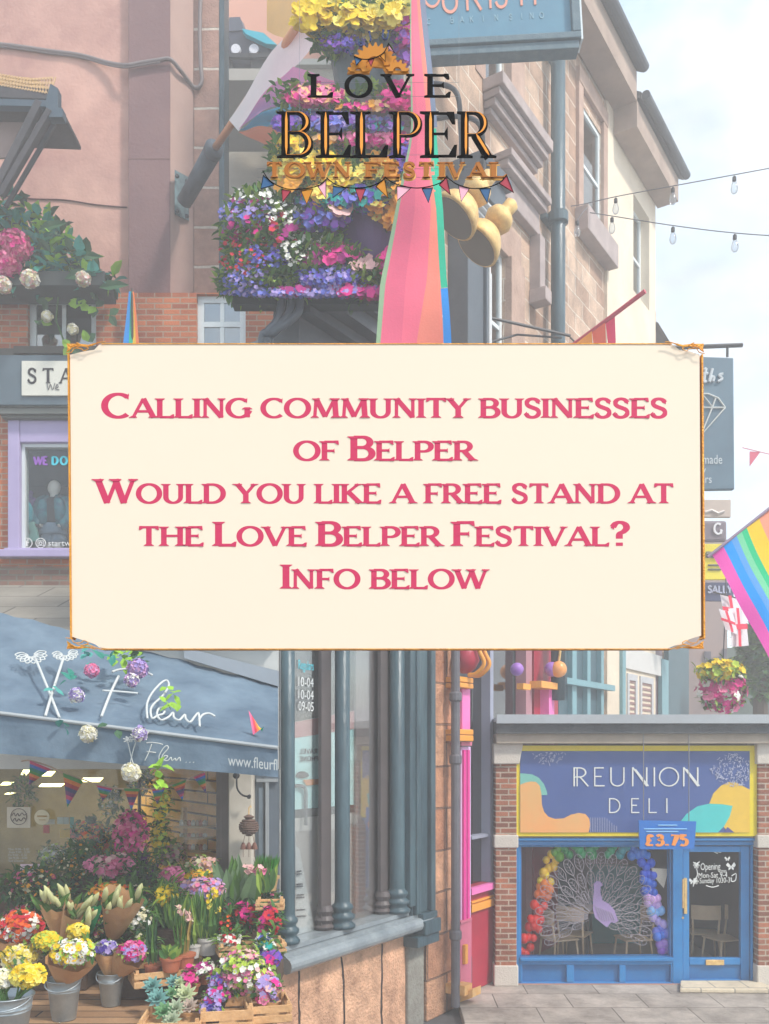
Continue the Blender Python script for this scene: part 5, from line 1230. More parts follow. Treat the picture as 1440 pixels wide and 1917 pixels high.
# small pride flag ghost at right of awning
rsf = thing('small_pride_flag','little rainbow flag clipped to the right end of the awning','flag',P(475,1380,6.8))
for i,mt in enumerate((fpk,fred,forg,fyel,fgrn)):
    flagmesh('stripe',(lambda i:lambda t:P(466+i*5,1330+i*8,6.9).lerp(P(474+i*4,1376-i*3,6.85),t))(i),(lambda i:lambda t:P(466+i*5+5,1330+i*8+8,6.9).lerp(P(474+i*4+4,1376-i*3-3,6.85),t))(i),[(1,mt)],rsf,amp=.01,nu=8,nv=2)
# ---- rainbow bunting
rbu = thing('rainbow_bunting','string of rainbow striped pennants hanging below the awning of the flower shop','bunting',P(200,1440,7.6))
Yq=7.7
cord=[(40,1425),(58,1424),(96,1436),(120,1448),(155,1459),(185,1470),(210,1475),(240,1477),(290,1476),(330,1468),(360,1455),(395,1440)]
mb = MB(); mb.tube([Vector(q) for q in crv([tuple(P(a,b,Yq)) for a,b in cord],5)],.007,5); mb.build('cord', plain('cord_tan',(196,170,150),.8), rbu)
rb6=[cl('b_pink',(200,60,110)),cl('b_blue',(60,110,190)),cl('b_teal',(20,130,110)),cl('b_green',(60,140,60)),cl('b_orange',(214,120,50)),cl('b_red',(170,50,60)),cl('b_navy',(60,60,110)),cl('b_plum',(110,50,110))]
for k,(a0,b0,a1,b1,tx,ty) in enumerate(((56,1424,96,1440,54,1470),(118,1447,156,1462,126,1512),(181,1470,211,1477,192,1500),(232,1476,262,1477,246,1518),(284,1478,310,1474,294,1506),(322,1470,348,1460,342,1500),(362,1455,384,1446,386,1486))):
    mb = MB(); n=8
    for s in range(n):
        t0,t1=s/n,(s+1)/n
        f=lambda t,u: P(a0+(tx-a0)*t+((a1-a0)*(1-t))*u, b0+(ty-b0)*t+((b1-b0)*(1-t))*u, Yq-.01-.02*math.sin(3*u))
        for j in range(4): mb.add([f(t0,j/4),f(t0,(j+1)/4),f(t1,(j+1)/4),f(t1,j/4)],[(0,1,2,3)],s)
    mb.build('pennant', rb6[k%2*3:]+rb6[:k%2*3] if k%2 else rb6, rbu, recalc=False)
EXTRA = []
# ---- signs on the glass
def card(name,label,cat,a,b,c,d,col,Y=8.3,grp=None): 
    mb = MB(); mb.box(X(a,Y),X(b,Y),Y,Y+.012,Z(d,Y),Z(c,Y)); return tag(mb.build(name,col),label,cat,grp)
Ys=8.38
def scard(name,label,cat,a,b,c,d,col):
    rr=thing(name,label,cat,P((a+b)/2,d,Ys)); mb=MB(); mb.box(X(a,Ys),X(b,Ys),Ys,Ys+.012,Z(d,Ys),Z(c,Ys)); mb.build('panel',col,rr); return rr
f=scard('flyer','pale pink pride guide flyer taped to the shop window at the left edge','flyer',38,75,1618,1678,plain('flyer_pink',(232,204,214),.7))
sp_=lambda x,y,d: Vector((FX(x,Ys),Ys-.003-d,FZ(-y,Ys)))
mb=MB(); text_line(mb,'PRIDE',41,62,-1643,6.5,6.5,sp_,.22,.14,None,.002,track=.12); text_line(mb,'GUIDE',41,62,-1664,6.5,6.5,sp_,.22,.14,None,.002,track=.12)
for y,a,b in ((1622,42,72),(1626,44,71),(1629,42,71),(1668,50,60)): mb.tube([sp_(a,-y,0),sp_(b,-y,0)],.0025,4)
mb.build('lettering', plain('flyer_ink',(70,66,84),.6), f)
mb=MB(); 
for a in (47,51,55): mb.tube([sp_(a,-1648,0),sp_(a+1,-1653,0)],.006,5)
mb.build('emblem', plain('flyer_blue',(120,170,190),.6), f)
s1=scard('square_sticker','small blue square sticker with pale border on the window beside the pink flyer','sticker',3,25,1640,1660,plain('sticker_pale',(196,214,222),.5))
mb=MB(); mb.box(X(5.5,Ys),X(22.5,Ys),Ys-.004,Ys-.001,Z(1658,Ys),Z(1642,Ys)); mb.build('field', plain('sticker_blue',(40,110,180),.5), s1)
s2=thing('round_sticker','round turquoise sticker on the window below the blue square one','sticker',P(19,1686,Ys)); mb=MB(); mb.lathe(P(19,1674,Ys),[(.068,0),(.068,.008)],24,axis=(0,-1,0)); mb.build('disc', plain('sticker_teal',(20,150,190),.5), s2)
mb=MB(); mb.tube([P(11,1674,Ys-.01),P(26,1673,Ys-.01)],.004,4); mb.tube([P(12,1682,Ys-.01),P(17,1682,Ys-.01)],.004,4); mb.tube([P(20,1682,Ys-.01),P(25,1682,Ys-.01)],.004,4); mb.build('marks', plain('vinyl_white',(226,228,226)), s2)
s3=scard('square_sign','square beige sign with a circle of script hanging in the flower shop window','sign',13,57,1511,1550,plain('beige_card',(196,188,170),.8))
mb=MB(); mb.tube([P(35+15*math.cos(t*PI/14),1529+15*math.sin(t*PI/14),Ys-.005) for t in range(29)],.003,5)
stroke(mb,[(22,1527),(26,1522),(29,1528),(33,1523),(36,1528),(41,1522),(45,1526),(50,1523)],.0035,lambda a,b:P(a,b,Ys-.006)); stroke(mb,[(24,1537),(28,1532),(31,1538),(35,1533),(39,1537),(44,1531),(48,1534)],.0035,lambda a,b:P(a,b,Ys-.006)); mb.build('lettering', plain('ink_brown',(96,86,84),.6), s3)
s4=thing('round_sign','round cream sign beside the square beige one in the flower shop window','sign',P(79,1543,Ys)); mb=MB(); mb.lathe(P(79,1530,Ys),[(.07,0),(.07,.01)],26,axis=(0,-1,0)); mb.build('disc', plain('cream_disc',(206,196,166),.7), s4)
mb=MB(); mb.tube([P(70,1528,Ys-.013),P(88,1528,Ys-.013)],.006,5); mb.tube([P(73,1535,Ys-.013),P(85,1535,Ys-.013)],.003,5); mb.build('lettering', plain('mustard_ink',(170,130,60),.6), s4)
# opening hours in white on glass
rh_=thing('opening_hours','faint white opening hours lettering on the flower shop window above the pink flyer','lettering',P(40,1612,Ys))
for k,t in enumerate(('Mon 9.00 - 5.00','Tues 9.00 - 5.00','Fri 9.00 - 5.30','Sat 9.00 - 4.00','Sun Closed')):
    font_text(t,.03,(lambda k:lambda x,y,d:P(16,1592+k*5.4,Ys)+Vector((x,0,y)))(k),0,plain('vinyl_grey',(180,182,180),.6),'line',rh_)
# notices inside
for i,(a,b,c,d,col,lb) in enumerate(((84,102,1534,1543,(220,220,214),'white'),(81,92,1545,1560,(214,70,70),'red topped'),(107,118,1530,1543,(214,226,224),'narrow white'),(119,129,1530,1543,(200,214,214),'pale grey'),(131,138,1530,1550,(90,180,180),'turquoise'),(112,131,1553,1568,(232,190,80),'yellow'),(131,150,1552,1569,(226,120,110),'coral'),(246,254,1555,1576,(232,120,140),'pink'))):
    card('notice','%s paper notice pinned up inside the flower shop, %s'%(lb,('above the beige sign row','under the white one','middle of the top row','right of the narrow white one','farthest right of the top row','left of the coral one','right of the yellow one','beside the tall pink flowers')[i]),'notice',a,b,c,d,pl('notice_%d'%i,col),Y=8.9-.03*i,grp='notices inside the flower shop')
for k_,(px,py,Y,rx,ry,cs,sz,n_,lb) in enumerate(((150,1585,8.9,30,26,('amber','cream'),.03,60,'amber and cream blooms on a back shelf of the shop'),(320,1600,8.6,26,26,('blush','cream','pink'),.03,70,'blush roses in front of the golden slatted wall'),(380,1622,8.2,30,18,('peach','cream','blush'),.035,70,'peach roses beside the golden shelves'),(100,1600,8.6,30,22,('lime','white'),.025,50,'lime and white bunches above the pink flyer'),(196,1590,8.7,26,20,('yellow','orange'),.03,50,'yellow and orange bunches left of the pink blossom'),(300,1570,8.4,16,40,('yellow','lime'),.03,50,'yellow trailing blooms before the slatted wall'),(60,1712,7.6,50,20,('orange','red','rose'),.03,50,'rusty flowers behind the orange carnations'))):
    EXTRA.append((px,py,Y,rx,ry,cs,sz,n_,lb))
# ---- wall hook and wind chime
rk_=thing('scroll_hook','black iron scroll hook on the cream pillar','hook',P(452,1500,8.2)); mb=MB(); mb.tube([Vector(q) for q in crv([tuple(P(a,b,8.18)) for a,b in ((443,1453),(444,1475),(452,1487),(462,1491),(468,1489),(467,1494),(463,1493))],5)],.009,6); mb.lathe(P(443,1452,8.24),[(.03,0),(.03,.03)],10,axis=(0,-1,0)); mb.build('hook',iron,rk_,smooth=True)
rwc=thing('wind_chime','brown wicker lantern wind chime with little bells hanging by the cream pillar','wind chime',P(466,1600,8.1))
mb=MB(); c=P(466,1548,8.1)
for k in range(9):
    t=-1+2*k/8; r_=.085*math.sqrt(max(0.06,1-t*t)); mb.tube([c+Vector((r_*math.cos(a*PI/8),r_*math.sin(a*PI/8),t*.075)) for a in range(17)],.008,6)
mb.lathe(c,[(.03,-.06),(.07,0),(.03,.07),(.05,.09),(.01,.11)],14); mb.build('basket', plain('wicker_brown',(112,90,80),.8), rwc)
mb=MB(); mb.tube([c+Vector((0,0,.08)),c+Vector((0,0,.17)),c+Vector((.015,0,.19)),c+Vector((.02,0,.17))],.006,6); mb.build('loop', brass, rwc)
for dx in (-.05,0,.05):
    mb=MB(); q=c+Vector((dx,0,-.2)); mb.lathe(q,[(.028,0),(.024,.03),(.01,.06)],10); mb.tube([q+Vector((0,0,.06)),c+Vector((dx*.6,0,-.06))],.003,4); mb.tube([q,q+Vector((0,0,-.07))],.003,4); mb.build('bell', plain('bell_brown',(120,80,66),.5), rwc)
# ================================================================= plants, buckets, crates on the deck
galv = surf('galvanised', lin(176,186,190), lin(148,160,168), 6, .38, .1, metal=.55)
kraft = surf('kraft_paper', lin(206,160,112), lin(176,130,88), 3, .85, .5, bscale=16)
terra = pl('terracotta',(196,116,84)); crw = surf('crate_wood', lin(222,180,130), lin(188,144,98), 5, .8, .4, stretch=(1,1,1)); soil = pl('soil',(60,46,38))
DZ=1.352
def at_deck(px,py):
    """deck point under pixel"""
    Y=(EYE-DZ)*F/(py-HZ); return P(px,py,Y)
def bucket(px,py,Y,h,r,label,handle=True):
    c=P(px,py,Y) if Y else at_deck(px,py); c.z=max(c.z,DZ) if Y else DZ
    rr=thing('bucket',label,'bucket',c,'galvanised flower buckets')
    mb=MB(); mb.lathe(c,[(r*.66,0),(r*.68,.01),(r*.70,h*.1),(r*.71,h*.105),(r*.88,h*.70),(r*.905,h*.71),(r*.885,h*.72),(r*.91,h*.76),(r*.93,h*.77),(r*.91,h*.78),(r*.985,h*.97),(r*1.04,h*.985),(r*1.04,h),(r*.97,h),(r*.9,h*.9)],32); mb.build('body',galv,rr,smooth=True)
    mb=MB()
    if handle: mb.tube([Vector(q) for q in crv([tuple(c+Vector((r*math.cos(a),-r*abs(math.sin(a))-.02,h*.97-.05*math.sin(a)))) for a in [PI*k/8 for k in range(9)]],3)],.005,6)
    mb.build('handle',galv,rr,smooth=True); return c,h,r
def wrapcone(mb,base,top,r0,r1,n=22,seed=0,jag=.1,open_=1.0,off=0):
    rr=random.Random(seed); base=Vector(base); top=Vector(top); d=(top-base); L=d.length; d.normalize(); e1=d.orthogonal().normalized(); e2=d.cross(e1); out=[]
    rows=6
    for i in range(rows+1):
        t=i/rows
        for k in range(n):
            a=2*PI*k/n*open_+off; r_=r0+(r1-r0)*t**.8; r_*=1+.10*math.sin(a*5+seed)*t
            j=(jag*L*(rr.random()-.3+.6*math.sin(a*2+seed)) if i==rows else 0)
            out.append(base+d*(L*t+j)+(e1*math.cos(a)+e2*math.sin(a))*r_)
    fs=[(i*n+k,i*n+(k+1)%n,(i+1)*n+(k+1)%n,(i+1)*n+k) for i in range(rows) for k in range(n)]
    mb.add(out,fs)
def bouquet(name,label,c,lean,h,r,cols,size,n=70,wrapc=True,ci=None,fol=60,k=5,seed=1,cat='bouquet',gm=GR,grp=None,wr=None,dome=.55):
    """wrapped bunch: base point c, leaning by vector lean"""
    rr=random.Random(seed); c=Vector(c); top=c+Vector(lean)+Vector((0,0,h)); r0=thing(name,label,cat,c,grp)
    if wrapc:
        mb=MB(); wrapcone(mb,c,c.lerp(top,.82),r*.28,r*1.05,seed=seed); mb.build('wrap',wr or kraft,r0,smooth=True)
    else:
        mb=MB()
        for i in range(9): mb.tube([c+Vector((rr.uniform(-.02,.02),rr.uniform(-.02,.02),0)),top+Vector((rr.uniform(-r,r)*.6,rr.uniform(-r,r)*.5,-.05))],.006,4)
        mb.build('stem',gm[0],r0)
    mb=MB(); greens(mb,top,(r*.9,r*.8,r*.55),fol,r*.5,r*.2,rr); mb.build('foliage',gm,r0,recalc=False)
    mb=MB(); blooms(mb,top,(r*.95,r*.85,r*dome),n,size,len(cols),None if ci is None else len(cols),k,rr); mb.build('blooms',pp(*cols)+([pet[ci]] if ci else []),r0,recalc=False)
    return r0
def bkt(px,rim,base,rp,label):
    Y=(EYE-DZ)*F/(base-HZ); h=EYE+(HZ-rim)*Y/F-DZ; return bucket(px,base,None,h,rp*Y/F,label)+(Y,)
B1=bkt(14,1862,1962,47,'front galvanised bucket at the left edge holding yellow and white chrysanthemums')
B2=bkt(120,1832,1908,32,'middle galvanised bucket under the kraft wrapped yellow bouquet')
B3=bkt(208,1820,1882,25,'right galvanised bucket under the pink and purple bunch')
def bq(name,label,px,py,rp,base,cols,size,n,dY=0,**k):
    """bunch whose head centre is seen at px,py with radius rp, standing in base=(px,py,Y)"""
    Y=base[2]; b=P(base[0],base[1],Y); t=P(px,py,Y+dY); v=t-b
    return bouquet(name,label,b,(v.x,v.y,0),v.z,rp*Y/F,cols,size*.72,int(n*2.2),**k)
bq('bouquet','yellow spray chrysanthemums in the front left bucket',52,1826,34,(30,1872,B1[3]),('yellow','yellow','lemon'),.034,90,wrapc=False,seed=3)
bq('bouquet','white and pale green chrysanthemums at the left edge of the front bucket',6,1832,24,(8,1872,B1[3]),('white','cream'),.036,70,wrapc=False,seed=4)
bq('bouquet','kraft wrapped bouquet of yellow, lime and white daisies in the middle bucket',136,1782,42,(120,1842,B2[3]),('yellow','lime','white','white'),.030,110,dY=-.08,wrapc=True,ci='amber',fol=70,k=7,seed=5)
bq('bouquet','bunch of yellow button flowers behind the middle bouquet',88,1762,28,(112,1842,B2[3]+.12),('yellow','lime'),.03,80,wrapc=False,seed=6)
bq('bouquet','small yellow bunch peeping over the top of the middle bouquet',146,1742,22,(130,1842,B2[3]+.2),('yellow','lemon'),.028,50,wrapc=False,seed=16)
bq('bouquet','kraft wrapped bunch of magenta and lilac flowers in the right bucket',248,1782,28,(216,1828,B3[3]),('hot','pink','lilac'),.04,40,dY=-.05,wrapc=True,seed=7)
bq('bouquet','kraft wrapped bunch of pale blue flowers and grass in the right bucket',200,1774,22,(204,1828,B3[3]),('lilac','violet','white'),.03,40,wrapc=True,seed=8)
bq('bouquet','orange carnations with white gypsophila at the left edge',40,1738,46,(40,1830,6.9),('orange','orange','red','white'),.030,170,wrapc=True,seed=9,dome=.7,fol=110)
bq('bouquet','cream and yellow mixed chrysanthemums between the orange carnations and the front bucket',38,1790,36,(36,1850,6.3),('cream','yellow','lemon'),.032,90,wrapc=False,seed=19)
def lilies(label,c,top,r,seed,n=9):
    r0=thing('lily_bunch',label,'bouquet',c); mb=MB(); wrapcone(mb,c,top,r*.35,r,seed=seed,jag=.14); mb.build('wrap',kraft,r0,smooth=True)
    rr=random.Random(seed); d=(Vector(top)-Vector(c)).normalized(); mb=MB(); mg=MB()
    for i in range(n):
        b=Vector(top)+Vector((rr.uniform(-r,r)*.8,rr.uniform(-r,r)*.5,rr.uniform(-.12,.03))); e=b+d*rr.uniform(.10,.17)+Vector((rr.uniform(-.05,.06),-.03,0))
        mb.tube([b,b.lerp(e,.3),b.lerp(e,.7),e],[.008,.022,.02,.004],8); mg.tube([Vector(c).lerp(Vector(top),.6),b],.005,4); leaf(mg,b-d*.08,(rr.uniform(-1,1),-.2,.7),(0,-1,0),.18,.05)
    mb.build('bud',pl('lily_bud',(206,206,150)),r0,smooth=True); mg.build('foliage',GR,r0,recalc=False)
lilies('left kraft wrapped bunch of pale lily buds above the orange carnations',P(115,1760,6.7),P(103,1690,6.6),.11,21)
lilies('right kraft wrapped bunch of lily buds leaning right beside the green tag',P(122,1765,6.65),P(146,1706,6.55),.11,22)
lilies('large crumpled kraft paper bunch of lilies standing above the right bucket',P(212,1752,6.8),P(228,1682,6.7),.15,23)
mb=MB(); wrapcone(mb,P(150,1770,7.0),P(156,1700,7.0),.05,.13,seed=3); tag(mb.build('green_wrap',pl('wrap_green',(20,150,90)),smooth=True),'bright green paper cone between two kraft wrapped lily bunches','wrapping')
# general bushes
def bush(name,label,px,py,Y,rx,ry,cols,size,n,fol,gm=GR,k=5,seed=1,ci=None,fl=.12,fw=.05,cat='plant',grp=None,pot_=None):
    rr=random.Random(seed); q=Y/F; c=P(px,py,Y); r0=thing(name,label,cat,P(px,py+ry,Y),grp)
    if pot_:
        pr,ph,pm=pot_; b=P(px,py+ry*.7,Y); mb=MB(); mb.lathe(b-Vector((0,0,ph)),[(pr*.72,0),(pr*.95,ph*.8),(pr*1.08,ph*.81),(pr*1.1,ph),(pr*.95,ph)],20); mb.build('pot',pm,r0,smooth=False,bevel=0)
    mb=MB(); greens(mb,c,(rx*q,.14,ry*q),int(fol*1.5),fl*.8,fw*.8,rr); mb.build('foliage',gm,r0,recalc=False)
    if n: mb=MB(); blooms(mb,c,(rx*q,.16,ry*q),int(n*1.9),size*.72,len(cols),None if ci is None else len(cols),k,rr,surf_=.4); mb.build('blooms',pp(*cols)+([pet[ci]] if ci else []),r0,recalc=False)
    return r0
for k_,(px,py,Y,rx,ry,cs,sz,n_,lb) in enumerate(EXTRA): bush('flower_bush',lb,px,py,Y,rx,ry,cs,sz,n_,90,seed=130+k_,gm=GR,fl=.08)
bush('pink_blossom_tree','tall spray of deep pink blossom inside the window of the flower shop',246,1565,8.1,34,52,('rose','pink','hot'),.03,260,120,seed=31,gm=GD)
bush('flower_bush','dusky pink lilies and roses in the middle of the shop window',208,1622,7.9,50,22,('rose','pink','blush'),.045,110,120,seed=32,gm=GD)
bush('foliage_plant','dark foliage plant left of the pink blossom tree',150,1620,8.05,40,45,('cream','amber'),.02,50,260,seed=33,gm=GD)
bush('foliage_plant','dark purple grass and foliage below the pink blossom tree',262,1632,8.0,34,36,('plum',),.02,60,240,seed=34,gm=GD,fl=.14,fw=.03)
bush('hanging_plant','trailing leafy basket hanging at the left end of the bunting',44,1480,8.9,22,34,(),.02,0,160,seed=35,gm=GR,fl=.09,fw=.03)
bush('hanging_plant','leafy basket hanging beside the slatted wall behind the bunting',208,1500,8.8,20,30,('white',),.02,20,150,seed=36,gm=GR,fl=.09,fw=.03)
bush('hanging_plant','yellow and lime hanging plant in front of the slatted wall',304,1500,8.2,16,52,('yellow','lime'),.035,60,90,seed=37,gm=GR,fl=.09)
bush('hanging_plant','lime green trailing plant high on the slatted wall by the white hydrangea',262,1460,8.6,22,28,('lime',),.03,24,140,seed=38,gm=GR,fl=.08)
bush('flower_bush','ochre and green mixed bunches near the back of the shop, left of the pink blossom',172,1560,8.6,36,26,('amber','yellow','orange'),.025,80,140,seed=39,gm=GD)
bush('flower_bush','orange spray flowers behind the large kraft wrapped lilies',205,1668,7.3,38,16,('amber','orange','amber'),.03,90,70,seed=40)
bush('hyacinth_bunch','mass of pale pink and mauve hyacinths in the centre of the stall',378,1668,7.4,46,26,('pink','mauve','blush','lilac'),.026,420,40,seed=41)
bush('flower_bush','pink peony heads left of the mauve hyacinths',322,1646,7.5,22,24,('rose','pink'),.05,40,40,seed=42)
bush('daffodil_pot','yellow daffodils behind the grape hyacinth row',312,1675,7.2,22,16,('yellow','yellow'),.045,30,60,seed=43,fl=.2,fw=.025)
bush('flower_bush','amber flowers above the mauve hyacinths',372,1640,7.6,30,10,('amber','yellow'),.03,50,20,seed=44)
def blades(name,label,px,py,Y,w,h,n,col,seed,flowers=None,wd=.035,cat='plant',pot_=None,sp=.5):
    rr=random.Random(seed); q=Y/F; b=P(px,py,Y); r0=thing(name,label,cat,b)
    if pot_:
        pr,ph,pm=pot_; mb=MB(); mb.lathe(b-Vector((0,0,ph)),[(pr*.75,0),(pr*.95,ph*.82),(pr*1.06,ph*.83),(pr*1.08,ph),(pr*.9,ph)],20); mb.build('pot',pm,r0)
    mb=MB()
    for i in range(n):
        x=rr.uniform(-w,w)*q; d=Vector((x/(h*q)*sp+rr.uniform(-.12,.12),rr.uniform(-.25,.15),1)); leaf(mb,b+Vector((x*.5,rr.uniform(-.08,.08),0)),d,(0,-1,0),h*q*rr.uniform(.6,1.1),wd*rr.uniform(.7,1.2),rr.randrange(len(col)),droop=.05)
    mb.build('foliage',col,r0,recalc=False)
    if flowers:
        cols,nf,sz=flowers
        for i in range(nf):
            mb=MB()
            e=b+Vector((rr.uniform(-w,w)*q*.8,rr.uniform(-.1,.05),h*q*rr.uniform(.6,1.05)))
            for j in range(5): flower(mb,e+Vector((rr.uniform(-1,1)*sz*.5,-.02,rr.uniform(-1,1)*sz)),rdir(rr),sz*.6,5,rr.randrange(len(cols)),None,.4,rr)
            mb.build('bloom',pp(*cols),r0,recalc=False)
whp=pl('white_pot',(226,222,216),.92)
blades('bulb_plant','tall green bulb leaves behind the white pots, left clump',330,1738,7.1,38,66,70,GR,51)
blades('bulb_plant','daffodil leaves with a few yellow trumpets rising from the large white pot',388,1755,6.9,30,86,80,GR,52,(('yellow','lemon'),5,.03),pot_=(.075,.13,whp))
blades('bulb_plant','pale hyacinth with cream flower spike in the narrow white pot',362,1768,6.85,12,60,16,GR,53,(('cream','blush'),5,.035),pot_=(.055,.10,whp))
blades('broadleaf_plant','broad grey green leaves fanning up beside the pillar with one pink tulip',448,1700,7.5,34,92,26,[pl('leaf_sage',(112,140,100)),pl('leaf_mid',(84,124,52))],54,(('blush',),1,.05),wd=.11,sp=1.0)
blades('grass_pot','bright green potted grass below the wind chime at the right of the stall',500,1640,7.6,26,40,160,[pl('leaf_grass',(70,150,50)),pl('leaf_mid',(84,124,52))],55,wd=.012,sp=.4,pot_=(.1,.12,pl('wood_pot',(196,160,110))))
blades('tulip_bunch','pale pink tulips in pale green leaves right of the broad leaved plant',496,1672,7.2,18,50,18,GR,56,(('blush','pink'),3,.05),wd=.06)
blades('cactus_pot','tall dark cactus in a terracotta pot at the left of the angled crate',286,1806,6.55,12,92,16,GD,57,wd=.03,pot_=(.06,.10,terra),sp=.2)
blades('succulent_pot','small green succulent in a terracotta pot in the angled crate',320,1792,6.5,14,26,26,GR,58,wd=.05,pot_=(.075,.10,terra),sp=1.6)
blades('dried_plant','golden dried grasses in a terracotta pot right of the small succulent',345,1785,6.6,16,84,40,[pl('leaf_straw',(190,160,90)),pl('leaf_mid',(84,124,52))],59,(('blush','cream'),5,.03),wd=.02,pot_=(.08,.10,terra),sp=.3)
bush('flower_bush','white star flowers and grey leaves left of the daffodil leaves',262,1722,6.9,26,26,('white','cream'),.025,70,90,seed=61,gm=GD)
bush('flower_bush','pale green leaves and cream buds below the white star flowers',272,1766,6.8,24,24,('cream','lime'),.03,30,80,seed=62)
bush('gerbera_bunch','crimson gerberas behind the long wooden crate',460,1714,7.1,42,24,('red','hot'),.05,26,150,seed=63,gm=GD,k=9,ci='plum')
bush('flower_bush','dark green leaves dotted with small coral flowers',425,1732,7.0,24,24,('red','orange'),.02,30,120,seed=64,gm=GD)
bush('gerbera_bunch','red gerberas at the right edge of the stall beside the bay column',504,1728,6.9,20,34,('red','hot'),.055,14,80,seed=65,gm=GD,k=9,ci='plum')
bush('flower_bush','white and pale green posy behind the crate handle',430,1762,6.75,22,14,('white','red'),.028,40,50,seed=66)
bush('flower_bush','magenta and violet orchids at the right edge of the stall',500,1795,6.5,22,24,('violet','hot','purple'),.05,30,40,seed=67)
bush('orchid','turquoise dyed flowers beside the violet orchids',498,1765,6.6,18,18,('teal','blue','white'),.035,26,40,seed=68)
bush('mixed_bouquet','large domed bouquet of lime hydrangea and pink stocks at the lower right of the stall',455,1822,6.3,52,44,('lime','white','pink','lime','blush'),.028,330,160,seed=69,fl=.07)
bush('mixed_bouquet','pink roses and lilac flowers on the right side of the lime bouquet',500,1850,6.2,24,26,('pink','blush','hot','lilac'),.045,50,60,seed=70,fl=.07)
bush('primula','purple and crimson primulas wrapped in film in the centre front crate',405,1862,6.15,24,14,('hot','mag','lilac'),.026,80,50,seed=71,fl=.05,pot_=(.07,.08,soil))
bush('primula','lilac primulas in the front of the centre front crate',396,1884,6.05,20,12,('lilac','violet'),.026,70,40,seed=72,fl=.05,pot_=(.07,.08,soil))
bush('primula','violet primulas above the crimson ones in the front crate',414,1832,6.3,24,14,('violet','lilac','mag'),.026,60,50,seed=73,fl=.05,pot_=(.07,.08,soil))
bush('primula','hot pink kalanchoe behind the succulent crate',358,1828,6.4,16,20,('hot','pink'),.03,40,30,seed=74,fl=.05,pot_=(.06,.08,terra))
bush('primula','crimson and white cyclamen beside the kalanchoe',384,1812,6.5,18,12,('mag','white'),.028,40,30,seed=75,fl=.05,pot_=(.06,.08,terra))
# succulents
def rosette(px,py,Y,r,mi,label):
    mb=MB(); c=P(px,py,Y)
    for ring in range(4):
        n=9-ring; 
        for k in range(n):
            a=2*PI*(k+.5*ring)/n; el=.15+.35*ring; d=Vector((math.cos(a)*math.cos(el),math.sin(a)*math.cos(el),math.sin(el))); d=(Matrix.Rotation(R(38),3,'X')@d)
            leaf(mb,c,d,(0,-.6,.8),r*(1.05-.2*ring),r*.42,0,droop=-.1)
    tag(mb.build('succulent',mi,recalc=False),label,'succulent','succulents in the front crate')
su=[pl('succ_blue',(120,170,164)),pl('succ_green',(110,160,110)),pl('succ_cream',(196,206,160)),pl('succ_pale',(176,190,160)),pl('succ_rose',(196,176,160))]
for px,py,r_,mi,lb in ((286,1846,.075,0,'blue green succulent at the top left corner of the crate'),(296,1870,.085,0,'large blue succulent on the left side of the crate'),(325,1838,.06,0,'small blue succulent at the top right of the crate'),(322,1860,.06,1,'mossy green succulent in the middle of the crate'),(348,1862,.085,2,'cream succulent at the right of the crate'),(308,1895,.08,1,'deep green succulent at the front left of the crate'),(330,1888,.075,3,'pale grey succulent at the front of the crate'),(355,1884,.065,4,'rosy succulent at the front right of the crate'),(322,1910,.07,3,'pale succulent at the very front edge of the crate'),(336,1840,.05,2,'tiny cream succulent behind the others')):
    rosette(px,py,5.95+(1917-py)*.004,r_,su[mi],lb)
def crate(label,c,ang,w,d,h,tilt=0,slat=2,grp='wooden crates on the stall'):
    r0=thing('crate',label,'crate',c,grp); T=Matrix.Translation(c)@Matrix.Rotation(ang,4,'Z')@Matrix.Rotation(tilt,4,'X'); sh=h/slat
    for (x0,x1,y0,y1) in ((-w/2,w/2,-d/2,-d/2+.012),(-w/2,w/2,d/2-.012,d/2),(-w/2,-w/2+.012,-d/2+.013,d/2-.013),(w/2-.012,w/2,-d/2+.013,d/2-.013)):
        mb=MB(T)
        for s in range(slat): mb.box(x0,x1,y0,y1,s*sh+.008,(s+1)*sh-.008)
        mb.build('side',crw,r0,bevel=.002)
    mb=MB(T)
    for x in (-w/2+.024,w/2-.024):
        for y in (-d/2+.024,d/2-.024): mb.box(x-.011,x+.011,y-.011,y+.011,0,h+.012)
    each(mb,'corner_post',crw,r0); mb=MB(T); mb.box(-w/2+.013,w/2-.013,-d/2+.013,d/2-.013,.002,.02); mb.build('base',crw,r0)
    return r0
crate('long pine crate turned at an angle holding the terracotta pots',P(318,1836,6.65),R(24),.56,.34,.12)
crate('shallow pine crate full of succulents at the front of the stall',P(325,1925,5.98),R(4),.40,.40,.10)
crate('pine crate of wrapped primulas right of the succulent crate',P(425,1922,6.05),R(10),.34,.34,.16)
crate('pine crate with hand slot under the lime bouquet at the right edge of the stall',P(500,1905,6.2),R(14),.30,.32,.13)
crate('small pine crate standing behind the lime bouquet, among the red gerberas',P(470,1785,6.75),R(18),.5,.2,.09)
crate('little open crate holding tulips at the right edge of the stall',P(506,1702,7.0),R(5),.22,.2,.07)
